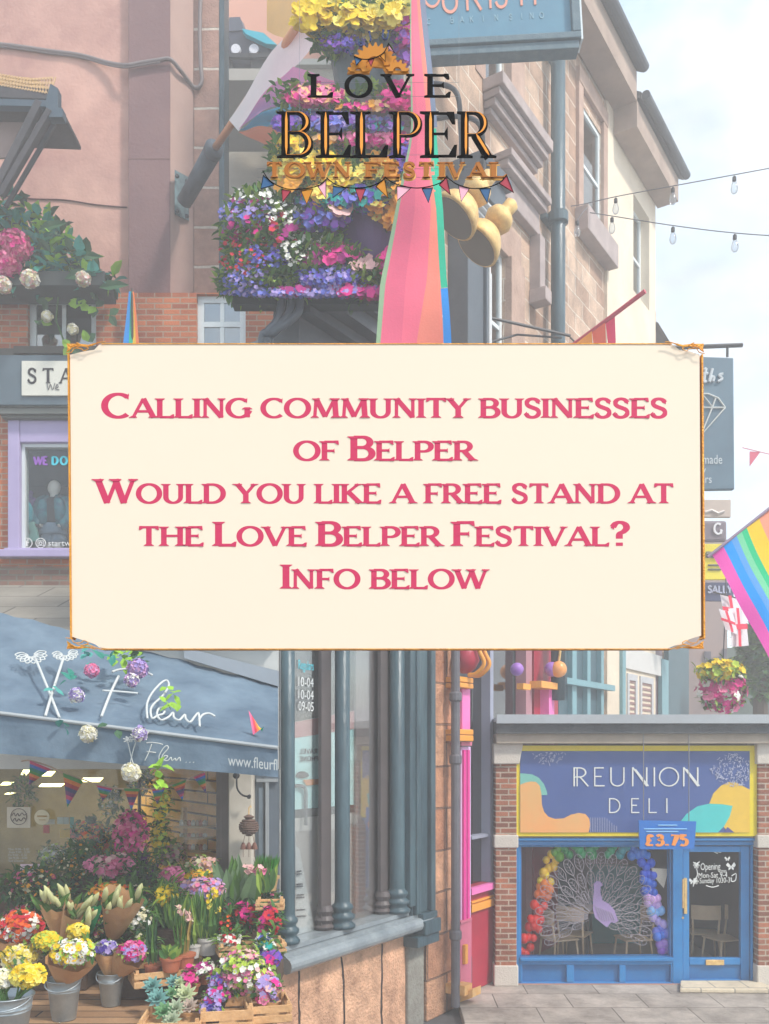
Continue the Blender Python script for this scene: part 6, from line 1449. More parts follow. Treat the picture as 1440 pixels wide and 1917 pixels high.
# shelving hidden behind the display
mb=MB(); mb.box(-3.6,P(516,0,7.9).x,7.35,7.95,1.36,1.72); mb.box(-3.6,P(516,0,8.2).x,7.96,8.3,1.36,2.05); mb.box(P(235,0,6.8).x,P(516,0,6.8).x,6.66,7.34,1.36,1.55); mb.box(-3.4,P(170,0,7).x,6.9,7.34,1.36,1.56)
tag(mb.build('display_bench', surf('bench_wood', lin(92,72,56), lin(70,54,42),4,.85,.4), bevel=.004),'stepped dark timber bench carrying the potted flowers in front of the shop window','bench')
for i,(px,py,Y,rx,ry) in enumerate(((60,1660,7.7,60,36),(110,1700,7.5,60,40),(180,1735,7.3,50,40),(300,1700,7.5,60,30),(400,1720,7.4,60,40),(480,1690,7.7,40,50),(240,1690,7.6,60,40))):
    bush('filler_foliage','%s patch of dark greenery filling the stall'%('far left','left','left of centre','central','right of centre','far right','middle rear')[i],px,py,Y,rx,ry,('rose','cream','amber'),.026,80,320,gm=GD,seed=80+i,fl=.12,fw=.05)
# ================================================================= deli
Yd=12.0; X=lambda px:FX(px,Yd); Z=lambda py:FZ(py,Yd)
rd = thing('deli','small deli with blue timber shopfront, yellow framed sign and brick piers in the lower right','shop',(X(1180),Yd,0))
xe=X(1500)
for a,b in ((924,963),(1407,1470)):
    mb=MB(); mb.box(X(a),X(b),Yd-.22,Yd+.3,.115,Z(1408)); mb.build('pier', brick2, rd, bevel=.01)
    mb=MB()
    for y0,y1 in ((1560,1584),(1800,1838)): mb.box(X(a)-.02,X(b)+.02,Yd-.245,Yd+.3,Z(y1),Z(y0))
    mb.prism([(X(a)-.03,Yd-.26,Z(1430)),(X(b)+.03,Yd-.26,Z(1430)),(X(b)+.08,Yd-.26,Z(1392)),(X(a)-.03,Yd-.26,Z(1392))],(0,.5,0)); each(mb,'stone_band', plain('band_stone',(208,200,188),.85,bump=.4), rd, bevel=.015)
mb=MB(); mb.box(X(922),xe,Yd-.34,Yd+2.6,Z(1352),Z(1346)); mb.box(X(922),xe,Yd-.46,Yd-.421,Z(1356),Z(1340)); mb.build('metal_trim', plain('zinc',(176,180,184),.35,.5), rd)
mb=MB(); mb.box(X(923),xe,Yd-.40,Yd+.3,Z(1374),Z(1352.2)); mb.build('parapet', surf('dark_felt', lin(92,96,98), lin(70,74,78),4,.8,.5), rd)
mb=MB(); mb.box(X(924),xe,Yd-.34,Yd+.3,Z(1392),Z(1374.2)); mb.build('lintel', surf('sandstone_lintel', lin(176,164,148), lin(150,138,124),3,.85,.3), rd)
# sign
mb=MB(); mb.box(X(954),X(1412),Yd-.16,Yd-.02,Z(1566),Z(1394)); sg=mb.build('sign_surround', plain('sign_edge_grey',(120,110,90),.6), rd)
mb=MB(); mb.box(X(957),X(1409),Yd-.18,Yd-.161,Z(1563),Z(1396)); mb.build('sign_border', plain('sign_yellow',(236,212,20),.45), sg)
mb=MB(); mb.box(X(970),X(1393),Yd-.19,Yd-.181,Z(1556),Z(1406)); mb.build('sign_panel', surf('sign_navy', lin(70,96,156), lin(60,84,142), .8,.4), sg)
def sh(pts,mt,lvl):
    mb=MB(); mb.prism([Vector((X(a),Yd-.191-.004*lvl,Z(b))) for a,b in pts],(0,-.002,0)); mb.build('sign_shape',mt,sg)
sh([(970,1447)]+[(978,1447.5),(992,1449),(1004,1455),(1014,1467),(1019,1480),(1020,1487),(990,1487),(970,1480)],plain('shape_aqua',(120,190,176),.5),0)
sh([(970,1468),(980,1464),(990,1462),(999,1463),(1006,1470),(1009,1485),(1010,1505),(1014,1518),(1022,1527),(1034,1531),(1050,1530),(1064,1523),(1078,1520),(1090,1522),(1097,1530),(1099,1542),(1096,1556),(970,1556)],surf('shape_orange', lin(244,160,90), lin(220,176,110),1.2,.5),1)
sh([(1318,1504),(1326,1484),(1340,1470),(1354,1463),(1368,1464),(1393,1477),(1393,1556),(1352,1556)],plain('shape_gold',(232,190,60),.5),0)
sh([(1254,1556),(1262,1540),(1276,1522),(1296,1508),(1318,1503),(1342,1504),(1361,1507),(1356,1526),(1346,1544),(1334,1556)],plain('shape_turq',(70,200,196),.5),1)
sh([(1343,1556),(1352,1546),(1364,1556)],plain('shape_ink',(80,80,140),.5),2)
mb=MB()
def dash(cx,cy,rx,ry,n,seed,half=False):
    r_=random.Random(seed)
    for i in range(n):
        a=r_.uniform(0,2*PI); q=math.sqrt(r_.random()); px=cx+rx*q*math.cos(a); py=cy+ry*q*math.sin(a)
        if not (973<px<1391 and 1408<py<1554): continue
        t=r_.uniform(0,PI); mb.tube([Vector((X(px),Yd-.197,Z(py))),Vector((X(px+4*math.cos(t)),Yd-.197,Z(py+4*math.sin(t))))],.004,4)
dash(1022,1408,30,22,120,1); dash(1364,1440,42,30,240,2)
for i in range(12):
    for j in range(17):
        px=1098+i*4.4; py=1554-j*1.9; 
        if py>1528+ (max(0,px-1125)*.75): mb.tube([Vector((X(px),Yd-.197,Z(py))),Vector((X(px+2.2),Yd-.197,Z(py)))],.003,4)
mb.build('sign_flecks', plain('fleck_white',(196,200,222),.5), sg)
dput=lambda x,y,d: Vector((FX(x,Yd), Yd-.191-d, FZ(-y,Yd)))
lw=plain('deli_letter',(228,230,226),.5)
for ch,a,b in (('R',1064,1098),('E',1103,1126),('U',1132,1166),('N',1172,1208),('I',1212,1222),('O',1224,1264),('N',1266,1302)):
    mb=MB(); w=(b-a)/GL[ch][0]; glyph(mb,ch,(lambda a,w: lambda x,y,d: dput(a+x*w,-1471+y*35,d))(a,w),.062,.062,None,.008)
    if ch in 'RN':
        x=GL[ch][0]
        q=[(.24,0),(.24,.94)] if ch=='R' else [(.24,.9),(.80,.02)]
        ribbon(mb,q,[.05,.05],(lambda a,w: lambda x,y,d: dput(a+x*w,-1471+y*35,d))(a,w),0,.0075)
    mb.build('letter',lw,sg)
for ch,a,b in (('D',1131,1155),('E',1172,1190),('L',1204,1222),('I',1236,1244)):
    mb=MB(); w=(b-a)/GL[ch][0]; glyph(mb,ch,(lambda a,w: lambda x,y,d: dput(a+x*w,-1520+y*27,d))(a,w),.075,.075,None,.008); mb.build('letter',lw,sg)
# blue shopfront
bl = surf('blue_paint', lin(36,132,196), lin(28,112,176), 2, .35, .06, bscale=20); bl2=surf('blue_paint_shade', lin(30,116,176), lin(24,98,158),2,.4,.05)
fr_=MB()
B=lambda mb,a,b,c,d,y0=-.1,y1=.05: mb.box(X(a),X(b),Yd+y0,Yd+y1,Z(d),Z(c))
mb=MB(); B(mb,956,1406,1567,1572,-.16,.05); B(mb,957,1405,1573,1581,-.12,.05); B(mb,959,971,1581.5,1848,-.1); B(mb,1255.5,1274,1581.5,1848,-.1); B(mb,1400,1405,1581.5,1848,-.1)
B(mb,971.5,1255,1789,1796,-.13,.05); B(mb,971.5,1255,1796.5,1803,-.1); B(mb,971.5,1255,1836,1842,-.1); B(mb,959,1273.5,1842.5,1849,-.13)
for a,b in ((971.5,976),(1058,1072),(1156,1168),(1252,1255)): B(mb,a,b,1803.3,1835.7,-.1)
B(mb,971.5,975,1581.5,1789,-.06); B(mb,1252,1255,1581.5,1789,-.06); B(mb,975,1252,1581.5,1585,-.06)
mb.build('shopfront_frame', bl, rd, bevel=.008)
mb=MB(); B(mb,975,1252,1803,1836,-.05,.04); mb.build('panel', bl2, rd)
mb=MB(); B(mb,975.2,1251.8,1585.2,1788.8,-.02,-.012); mb.build('pane', glass('deli_glass',(1,1,1,1),-.02), rd)
dr=MB(); B(dr,1275,1287,1583,1848,-.08,.0); B(dr,1383,1399,1583,1848,-.08,.0); B(dr,1287.3,1382.7,1583,1594,-.08,.0); B(dr,1287.3,1382.7,1791,1804,-.08,.0); B(dr,1287.3,1382.7,1831,1848,-.08,.0)
do=dr.build('door', bl, rd, bevel=.008)
mb=MB(); B(mb,1287,1383,1803.8,1831.2,-.05,-.0); mb.build('door_panel', bl2, do)
mb=MB(); B(mb,1287,1383,1593.8,1791.2,-.045,-.035); mb.build('pane', bpy.data.materials['deli_glass'], do)
mb=MB(); B(mb,1276,1281,1642,1708,-.12,-.085); mb.tube([P(1279,1650,Yd-.14),P(1279,1646,Yd-.2),P(1279,1700,Yd-.2),P(1279,1696,Yd-.14)],.012,8); mb.lathe(P(1278,1718,Yd-.085),[(.015,0),(.015,.02)],10,axis=(0,-1,0)); mb.build('handle', brass, do, bevel=.003)
mb=MB(); B(mb,1317,1351,1794,1804,-.1,-.08); mb.build('letterbox', brass, do, bevel=.006)
mb=MB(); B(mb,1275,1405,1843,1850,-.14,-.082); mb.build('threshold', plain('pale_metal',(150,160,168),.4,.4), do)
mb=MB(); mb.box(X(959),X(1273),Yd-.16,Yd+.05,.112,Z(1849.3)); mb.build('plinth', masonry('low_brick', lin(186,130,110), lin(170,116,98), lin(150,130,120), .4,.12,.01), rd)
mb=MB(); mb.prism([(X(1248),Yd-.55,.112),(X(1425),Yd-.6,.112),(X(1408),Yd-.14,.112),(X(1268),Yd-.14,.112)],(0,0,.05)); mb.build('doorstep', masonry('step_stone', lin(220,208,182), lin(206,194,170), lin(150,146,136), .42,.5,.01), rd, bevel=.01)
# interior
mb=MB(); mb.box(X(970),X(1402),Yd+2.5,Yd+2.6,.1,Z(1375)); mb.box(X(959),X(960),Yd+.06,Yd+2.6,.1,Z(1375)); mb.box(X(1402),X(1403),Yd+.06,Yd+2.6,.1,Z(1375)); mb.build('interior_wall', plain('deli_dark_wall',(92,82,84),.9), rd)
mb=MB(); mb.box(X(960),X(1402),Yd+.06,Yd+2.5,.1,.14); mb.build('interior_floor', plain('deli_floor',(170,150,134),.7), rd)
mb=MB(); mb.box(X(1005),X(1050),Yd+2.3,Yd+2.49,.3,Z(1600)); mb.build('red_screen', plain('maroon_screen',(120,50,60),.8), rd)
mb=MB(); mb.box(X(1180),X(1290),Yd+2.2,Yd+2.45,.14,Z(1662)); mb.build('teal_counter', plain('teal_counter',(20,128,130),.6), rd)
# main volume behind
mb=MB(); mb.box(X(924),xe,Yd+2.61,Yd+2.8,.1,Z(1347)-.01); mb.build('rear_wall', brick2, rd)
# white lettering on the door
rl_=thing('door_lettering','white hand drawn opening times with flowers and butterflies on the deli door glass','lettering',P(1335,1660,Yd-.05))
dv=lambda a,b: P(a,b,Yd-.052)
for t,px,py,sz,w in (('Opening',1312,1629,.13,.26),('Times',1346,1634,.07,.10),('Mon-Sat 9-4',1308,1644,.10,.38),('Sunday 1030-3',1310,1654,.10,.40)):
    font_text(t,sz,(lambda px,py:lambda x,y,d: dv(px,py)+Vector((x,0,y+.03*x)))(px,py),0,lw,'line',rl_,width=w)
mb=MB()
def st(pts,r_=.007,n=5,hit=dv): mb.tube([hit(a,b) for a,b in (crv(pts,n) if len(pts)>2 else pts)],r_,5)
for cx,cy in ((1304,1620),(1302,1650)):
    for k in range(6): a=2*PI*k/6; st([(cx,cy),(cx+4*math.cos(a+.3),cy+4*math.sin(a+.3)),(cx+6*math.cos(a),cy+6*math.sin(a)),(cx+4*math.cos(a-.3),cy+4*math.sin(a-.3)),(cx,cy)],.004,3)
st([(1304,1626),(1306,1638),(1300,1650),(1298,1660)]); st([(1298,1614),(1304,1618),(1310,1613)]); st([(1370,1640),(1378,1636),(1377,1648),(1370,1650),(1369,1643)]); st([(1322,1658),(1334,1661),(1346,1658)])
st([(1350,1596),(1336,1594),(1344,1598)]); mb.build('drawing',lw,rl_)
mb=MB()
for cx,cy,s_ in ((1369,1622,1.0),(1297,1650,.8),(1362,1608,.6)):
    for q in ([(0,0),(-8,-9),(-12,-3),(-7,2)],[(0,0),(7,-10),(11,-3),(7,2)],[(0,0),(-6,3),(-6,9),(-1,5)],[(0,0),(6,3),(5,9),(1,5)]): mb.prism([dv(cx+a*s_*.8,cy+b*s_*.8) for a,b in q],(0,-.004,0))
each(mb,'butterfly',lw,rl_)
# peacock on the glass
rpk=thing('peacock_decal','white line peacock with fanned tail and lilac body drawn on the deli window','window art',P(1112,1735,Yd-.03))
gv=lambda a,b: P(a,b,Yd-.03)
mb=MB()
cx0,cy0=1115,1716
for ring,(nf,R0,ln,w) in enumerate(((22,78,34,8),(18,50,30,7),(14,26,24,6))):
    for k in range(nf):
        a=R(-28+ (236)*k/(nf-1)); dx,dy=math.cos(a),-math.sin(a); R1=R0*(1.0+.12*math.sin(a))
        bx,by=cx0+dx*R1,cy0+dy*R1; ex,ey=cx0+dx*(R1+ln),cy0+dy*(R1+ln)
        nx,ny=-dy,dx; L=ln
        st([(bx,by),(bx+dx*L*.4+nx*w,by+dy*L*.4+ny*w),(bx+dx*L*.85+nx*w*.8,by+dy*L*.85+ny*w*.8),(ex,ey),(bx+dx*L*.85-nx*w*.8,by+dy*L*.85-ny*w*.8),(bx+dx*L*.4-nx*w,by+dy*L*.4-ny*w),(bx,by)],.0034,3,gv)
        st([(cx0+dx*14,cy0+dy*14),(bx,by),(bx+dx*L*.8,by+dy*L*.8)],.0026,3,gv)
        for m_ in (.3,.5,.7):
            for sg_ in (1,-1): st([(bx+dx*L*m_,by+dy*L*m_),(bx+dx*L*(m_+.15)+sg_*nx*w*.7,by+dy*L*(m_+.15)+sg_*ny*w*.7)],.0022,1,gv)
mb.build('tail',plain('chalk_line',(164,158,168),.6),rpk)
mb=MB(); mb.prism([gv(a,b)-Vector((0,.012,0)) for a,b in ((1111,1655),(1117,1649),(1124,1651),(1129,1657),(1124,1660),(1124,1672),(1128,1686),(1140,1692),(1150,1704),(1157,1724),(1150,1728),(1144,1726),(1136,1736),(1126,1728),(1114,1718),(1110,1704),(1110,1684),(1112,1668))],(0,-.004,0)); mb.build('body',plain('lilac_vinyl',(158,136,186),.6),rpk)
mb=MB()
for k in range(7): st([(1114+k*5,1696+k*2),(1120+k*5,1710+k*2),(1124+k*4,1724)],.0035,3,lambda a,b: gv(a,b)-Vector((0,.02,0)))
mb.tube([gv(1118,1650)-Vector((0,.01,0)),gv(1117,1642)],.004,5); mb.tube([gv(1121,1650)-Vector((0,.01,0)),gv(1123,1643)],.004,5); mb.build('wing_line',plain('chalk_line',(176,172,178)),rpk)
# balloons
rba=thing('balloon_arch','rainbow balloon garland framing the inside of the deli window','balloon arch',P(1110,1790,Yd+.2))
path=[(984,1780,(214,60,84)),(990,1755,(226,70,110)),(1000,1738,(214,60,84)),(1003,1715,(238,110,60)),(1010,1698,(240,120,50)),(1016,1680,(244,150,60)),(1020,1662,(246,160,70)),(1022,1645,(244,216,60)),(1027,1628,(226,190,50)),(1032,1605,(232,196,40)),(1044,1596,(110,160,60)),(1060,1592,(30,140,90)),(1085,1590,(50,160,110)),(1110,1592,(40,150,100)),(1140,1592,(50,160,120)),(1165,1592,(60,150,160)),(1185,1594,(30,140,210)),(1203,1600,(30,150,226)),(1210,1618,(100,130,220)),(1214,1632,(90,120,210)),(1214,1652,(70,130,210)),(1216,1668,(60,120,200)),(1222,1682,(214,180,226)),(1222,1696,(206,180,226)),(1228,1710,(150,190,232)),(1232,1724,(190,176,226)),(1238,1740,(140,150,226)),(1240,1755,(120,150,226)),(1244,1770,(170,140,206)),(1248,1782,(160,120,200))]
def vivid(col):
    c=lin(*col)[:3]; m=max(c)
    return tuple(max(.008,min(1,(m-(m-x)*1.25)*1.15)) for x in c)+(1,)
bmts={}
r_=random.Random(5); nb=0
for i,(a,b,col) in enumerate(path):
    m_=bmts.setdefault(col, surf('balloon_%02d'%i, vivid(col), tuple(x*.92 for x in vivid(col)[:3])+(1,), 3, .3))
    for k in range(3):
        vert = not (1044<=a<=1195 and b<1600)
        ox,oy = (( -9+9*k, r_.uniform(-7,7)) if vert else (r_.uniform(-9,9), -8+8*k))
        mb=MB(); s_=r_.uniform(.05,.066); c=P(a+ox,b+oy,Yd+.075+r_.uniform(-.02,.05)); mb.ball(c,s_,s_,s_*1.1,12,8); mb.lathe(c-Vector((0,0,s_*1.16)),[(.006,0),(.002,.012)],6); mb.build('balloon',m_,rba,smooth=True); nb+=1
# chairs and table inside
tan=surf('pale_wood', lin(214,190,158), lin(190,164,132), 5,.5,.1)
def chair(label,x,y,z,rz,sc=1):
    T=Matrix.Translation((x,y,z))@Matrix.Rotation(rz,4,'Z')@Matrix.Scale(sc,4); r0=thing('chair',label,'chair',(x,y,z),'pale wooden chairs in the deli')
    mb=MB(T); mb.box(-.2,.2,-.2,.2,.43,.455); mb.build('seat',tan,r0,bevel=.012)
    mb=MB(T); pts=[(-.2+.4*i/8, .20+.05*math.sin(PI*i/8), z_) for i in range(9) for z_ in (.66,.86)]
    mb.add(pts+[(p[0],p[1]+.018,p[2]) for p in pts],[(2*i,2*i+1,2*i+3,2*i+2) for i in range(8)]+[(18+2*i,18+2*i+2,18+2*i+3,18+2*i+1) for i in range(8)]+[(2*i+1,19+2*i,21+2*i,2*i+3) for i in range(8)]+[(2*i,2*i+2,20+2*i,18+2*i) for i in range(8)]); mb.build('backrest',tan,r0)
    for sx in (-1,1):
        for sy in (-1,1):
            mb=MB(T); top=(sx*.17,sy*.17,.43) if sy<0 else (sx*.18,.22,.70); mb.tube([top,(sx*.17,sy*.17,.43),(sx*.2,sy*.21,0)],[.013,.016,.011],8); mb.build('leg',tan,r0,smooth=True)
chair('front left pale wooden chair with its back to the red screen, under the peacock tail',X(1060),Yd+.5,.14,R(112))
chair('rear left pale wooden chair beside the table in the deli',X(1100),Yd+.8,.14,R(150))
chair('pale wooden chair right of the table below the balloons',X(1205),Yd+.5,.14,R(-80))
chair('rear pale wooden chair seen through the deli door glass',X(1362),Yd+.9,.14,R(170))
chair('near pale wooden chair at the right side of the door glass',X(1380),Yd+.5,.14,R(-70))
rtb=thing('cafe_table','small round wooden table in the middle of the deli window','table',(X(1135),Yd+1.1,.14)); mb=MB(); mb.lathe((X(1135),Yd+1.1,.86),[(.30,0),(.31,.01),(.31,.025),(.30,.03)],28); mb.build('tabletop',tan,rtb)
mb=MB(); mb.tube([(X(1135),Yd+1.1,.86),(X(1135),Yd+1.1,.16)],.025,10); mb.lathe((X(1135),Yd+1.1,.14),[(.2,0),(.2,.015),(.03,.04)],20); mb.build('pedestal',iron,rtb)
mb=MB(); mb.prism([P(1220,1625,Yd+.06),P(1252,1627,Yd+.06),P(1243,1663,Yd+.06),P(1224,1640,Yd+.06)],(0,.006,0)); tag(mb.build('paper_pennant',plain('pennant_paper',(214,206,190),.8)),'pale paper pennant hanging at the right side of the deli window beside the balloons','pennant')
# price board hanging in front
rpb=thing('price_board','bright blue price board reading 3.75 in orange behind the deli sign area','price board',P(1243,1575,11.5)); 
mb=MB(); mb.prism([P(1196,1536,11.55),P(1304,1538,11.55),P(1300,1590,11.55),P(1198,1590,11.55)],(0,.03,0)); mb.build('panel', plain('board_blue',(10,110,196),.5), rpb)
po=lambda x,y,d: P(x,-y,11.55)-Vector((0,.002+d,0))
mb=MB(); text_line(mb,'£3.75',1208,1288,-1583,20,20,po,.26,.18,None,.006,track=.12); mb.build('price', plain('price_orange',(246,150,60),.5), rpb)
mb=MB()
for y,a,b in ((1545,1232,1268),(1552,1206,1286),(1557,1210,1270)): mb.tube([po(a,-y,0),po(b,-y,0)],.009,5)
mb.build('lettering', plain('price_small',(120,180,220),.5), rpb)
mb=MB(); mb.tube([P(1205,1537,11.57),P(1205,1373,11.66)],.006,5); mb.tube([P(1290,1539,11.57),P(1290,1373,11.66)],.006,5); mb.build('hanger',steel,rpb)

# ================================================================= terrace shopfronts behind and above the deli roof
cr = surf('crimson_paint', lin(176,34,64), lin(150,28,54), 2,.4,.1); hp=plain('candy_pink',(240,120,190),.4); lp=plain('lilac_pink',(226,190,232),.4); og=plain('ochre_trim',(236,160,60),.4)
rps=thing('pink_shopfront','ornate pink and crimson shopfront with ochre mouldings right of the stone pier','shopfront',WO+WD*U(900))
w0=.05
def wbx(mb,pa,pb,z0,z1,wa,wb): mb.box(U(pa,wb),U(pb,wb),wa,wb,z0,z1)
def wz(px,py,w=.1): return UZ(px,py,w)[1]
mb=MB(TW); wbx(mb,880,945,0.12,wz(900,1660),-.1,.02); mb.build('stall_riser', cr, rps)
mb=MB(TW); wbx(mb,884,945,wz(900,1706),wz(900,1692),.021,.06); wbx(mb,884,945,wz(900,1690),wz(900,1686),.021,.045); each(mb,'ochre_moulding', og, rps)
mb=MB(TW); wbx(mb,884,945,wz(900,1672),wz(900,1660),.021,.09); mb.build('shelf_moulding', hp, rps)
mb=MB(TW); wbx(mb,884,960,wz(900,1660)+.005,wz(900,1200),-.12,-.1); mb.build('pane', glass('purple_glass',(.55,.55,.62,1),.25), rps)
mb=MB(TW); wbx(mb,918,924,wz(900,1660),wz(900,1200),-.1,.03); wbx(mb,884,920,wz(900,1572),wz(900,1566),-.1,.01); mb.build('glazing_bar', plain('grey_lilac',(150,154,172),.5), rps)
mb=MB(TW); wbx(mb,862,883,.12,wz(872,1726),-.1,.12); mb.build('post_base', plain('dusky_pink',(206,110,136),.5), rps)
mb=MB(TW); wbx(mb,864,882,wz(872,1724),wz(872,1398),-.08,.10); mb.build('post', lp, rps, bevel=.01)
mb=MB(TW); wbx(mb,868.5,873,wz(872,1720),wz(872,1404),.101,.125); wbx(mb,876.5,880,wz(872,1720),wz(872,1404),.101,.125); each(mb,'post_stripe', plain('magenta_stripe',(226,50,150),.4), rps)
mb=MB(TW); wbx(mb,866,881,wz(872,1368),wz(872,1290),-.06,.12); mb.build('upper_post', hp, rps, bevel=.01)
mb=MB(TW); 
for a,b in ((1280,1270),(1290,1281),(1376,1366),(1388,1377)): wbx(mb,862,887,wz(872,a),wz(872,b),-.08,.2)
each(mb,'capital', og, rps, bevel=.01)
mb=MB(TW); wbx(mb,864,884,wz(872,1396),wz(872,1389),-.08,.15); wbx(mb,863,884,wz(872,1724.5),wz(872,1720),.0,.14); each(mb,'collar', plain('dusky_pink',(206,110,136)), rps)
mb=MB(TW); u=U(872,.15); z=wz(872,1238); mb.lathe((u,.15,z),[(.05,-.16),(.12,-.1),(.17,0),(.14,.1),(.10,.2),(.12,.5)],18); mb.build('finial', cr, rps, smooth=True)
mb=MB(TW)
for du in (-.02,.12): mb.tube([Vector(q) for q in crv([(u+du,.26,z+.42),(u+du,.34,z+.12),(u+du+.02,.40,z-.05),(u+du,.30,z-.17),(u+du,.2,z-.18)],5)],.028,8)
each(mb,'scroll', og, rps, smooth=True)
mb=MB(TW); wbx(mb,870,884,wz(877,1848),wz(877,1830),-.05,.26); mb.prism([(U(868,.2),.1,wz(877,1868)),(U(884,.2),.1,wz(877,1868)),(U(884,.2),.32,wz(877,1852)),(U(868,.2),.32,wz(877,1852))],(0,0,.1)); mb.build('plinth_cap', surf('ochre_worn', lin(232,190,130), lin(226,160,80),8,.6,.3), rps)
mb=MB(TW); wbx(mb,872,877,wz(874,1800),wz(874,1764),.121,.17); mb.build('latch', og, rps, bevel=.01)
mb=MB(TW); mb.box(U(868,.1),U(884,.1),-.1,.1,.005,.6); mb.build('dark_plinth', dgrey, rps)
# dark grey pipe in front of pier's right edge
mb=MB(TW); u=U(853,.14); mb.tube([(u,.14,.1),(u,.14,7.0)],.055,12)
for z in (.9,3.0,3.75): mb.lathe((u,.14,z),[(.06,0),(.075,.02),(.075,.1),(.06,.12)],12)
tag(mb.build('drainpipe', surf('old_pipe', lin(108,106,112), lin(88,86,94),5,.5,.2), smooth=False),'old grey lead drainpipe at the right edge of the stone pier beside the pink shopfront','drainpipe')
# mannequin dress blurred in the pink shop window
mb=MB(TW); uu,zz=UZ(905,1400,-.5); mb.lathe((uu,-.5,zz-.35),[(.34,0),(.26,.35),(.16,.7),(.2,.9),(.12,1.05),(.05,1.1)],16); tag(mb.build('dress_form', surf('rosy_lace', lin(190,130,140), lin(220,214,220),7,.9,.3), smooth=True),'pale lacy pink dress on a form in the pink shop window','dress form')
mb=MB(TW); uu,zz=UZ(908,1630,-.3); mb.lathe((uu,-.3,zz-.3),[(.2,0),(.24,.1),(.2,.2),(.06,.24),(.09,.34),(.06,.42),(.02,.44)],14); tag(mb.build('figurine', plain('russet_figure',(150,84,70),.6), smooth=True),'small russet figurine sitting low in the pink shop window','figurine')
# second pink post pair and teal posts
rp2=thing('crimson_shopfront','crimson shopfront with pink post and round lamp seen above the deli roof','shopfront',WO+WD*U(1010))
mb=MB(TW); wbx(mb,1000,1045,.2,wz(1020,1190),-.1,.0); mb.build('wall', cr, rp2)
mb=MB(TW); wbx(mb,985,996,.2,wz(990,1190),-.1,.06); mb.build('side_post', plain('dull_rose',(170,120,130),.5), rp2)
mb=MB(TW); wbx(mb,1028,1038,wz(1030,1400),wz(1030,1292),.0,.14); mb.build('post', plain('candy_pink',(240,120,190)), rp2)
mb=MB(TW); wbx(mb,1014,1044,wz(1030,1292),wz(1030,1280),.0,.24); wbx(mb,980,994,wz(985,1292),wz(985,1281),.06,.16); each(mb,'capital', og, rp2)
mb=MB(TW); uu,zz=UZ(1046,1253,.3); mb.ball((uu,.3,zz),.12,n=18,m=12); mb.build('lamp_globe', plain('amber_globe',(236,160,90),.3), rp2, smooth=True)
mb=MB(TW); mb.tube([Vector(q) for q in crv([(uu,.3,zz+.1),(uu,.32,zz+.3),(uu+.1,.2,zz+.5),(uu+.15,.0,zz+.6)],5)],.02,8); mb.build('lamp_arm', brass, rp2, smooth=True)
mb=MB(TW); u3,z3=UZ(1033,1253,.2); mb.ball((u3,.2,z3),.11,n=16,m=10); mb.build('knob', plain('violet_knob',(160,110,196),.4), rp2, smooth=True)
mb=MB(TW); u3,z3=UZ(968,1253,.2); mb.ball((u3,.2,z3),.09,n=16,m=10); mb.build('knob', plain('violet_knob',(160,110,196),.4), rp2, smooth=True)
rtl=thing('teal_shopfront','dark teal timber shopfront with pale blue bars above the deli roof','shopfront',WO+WD*U(1100))
tp=plain('teal_front',(70,98,108),.5); tb=plain('teal_bar',(120,160,168),.5)
mb=MB(TW); wbx(mb,1046,1130,.2,wz(1090,1190),-.1,.0); mb.build('wall', tp, rtl)
mb=MB(TW)
for a,b in ((1072,1080),(1100,1106),(1126,1131),(1166,1172),(1240,1252)): wbx(mb,a,b,2.8,wz(1090,1190),.001,.08)
wbx(mb,1062,1152,wz(1100,1287),wz(1100,1276),.081,.16); each(mb,'bar', tb, rtl)
mb=MB(TW); wbx(mb,1150,1166,.2,wz(1150,1190),-.1,.0); wbx(mb,1252,1290,.2,wz(1250,1190),-.1,.0); each(mb,'side_wall', tp, rtl)
rsh=thing('shuttered_window','window with two louvred shutters under a pale lintel above the deli roof','window',WO+WD*U(1200))
mb=MB(TW); wbx(mb,1172,1240,.2,wz(1200,1190),-.1,-.02); mb.build('wall', plain('mauve_shade',(110,96,104),.7), rsh)
mb=MB(TW); wbx(mb,1172,1240,wz(1200,1256),wz(1200,1216),-.019,.06); mb.build('lintel', plain('pale_lintel',(206,204,200),.7), rsh)
for a,b in ((1176,1194),(1200,1224)):
    mb=MB(TW); z0,z1=wz(1200,1420),wz(1200,1264); u0,u1=U(a,.05),U(b,.05)
    mb.box(u0,u0+.1,-.019,.05,z0,z1); mb.box(u1-.1,u1,-.019,.05,z0,z1); mb.box(u0+.1,u1-.1,-.019,.05,z1-.12,z1); s_=mb.build('shutter', plain('shutter_grey',(190,190,192),.5), rsh)
    mb=MB(TW)
    for k in range(16): mb.box(u0+.1,u1-.1,-.018,.035,z0+k*.1,z0+k*.1+.045)
    mb.build('louvre', plain('louvre_rose',(150,116,112),.6), s_)

# ================================================================= right edge: far street
rfa=thing('far_brick_row','row of narrow shop buildings far down the street at the right edge','building',P(1390,1340,24))
Yr=24; mb=MB(); mb.box(FX(1240,Yr),FX(1362,Yr),Yr,Yr+4,0,FZ(1010,Yr)); mb.build('wall', surf('far_wall', lin(170,146,138), lin(120,112,116), .5,.9,.1,stretch=(1,1,.3)), rfa)
mb=MB(); mb.box(FX(1362,Yr)+.01,FX(1520,Yr),Yr+1,Yr+5,0,FZ(1205,Yr)); mb.build('low_wall', plain('far_green_wall',(96,112,106),.9,k=.7,scale=1), rfa)
mb=MB()
for a,b,c,d in ((1318,1330,1220,1320),(1336,1348,1230,1320),(1352,1360,1215,1320)): mb.box(FX(a,Yr),FX(b,Yr),Yr-.06,Yr-.01,FZ(d,Yr),FZ(c,Yr))
each(mb,'window', plain('far_window',(88,84,96),.4), rfa)
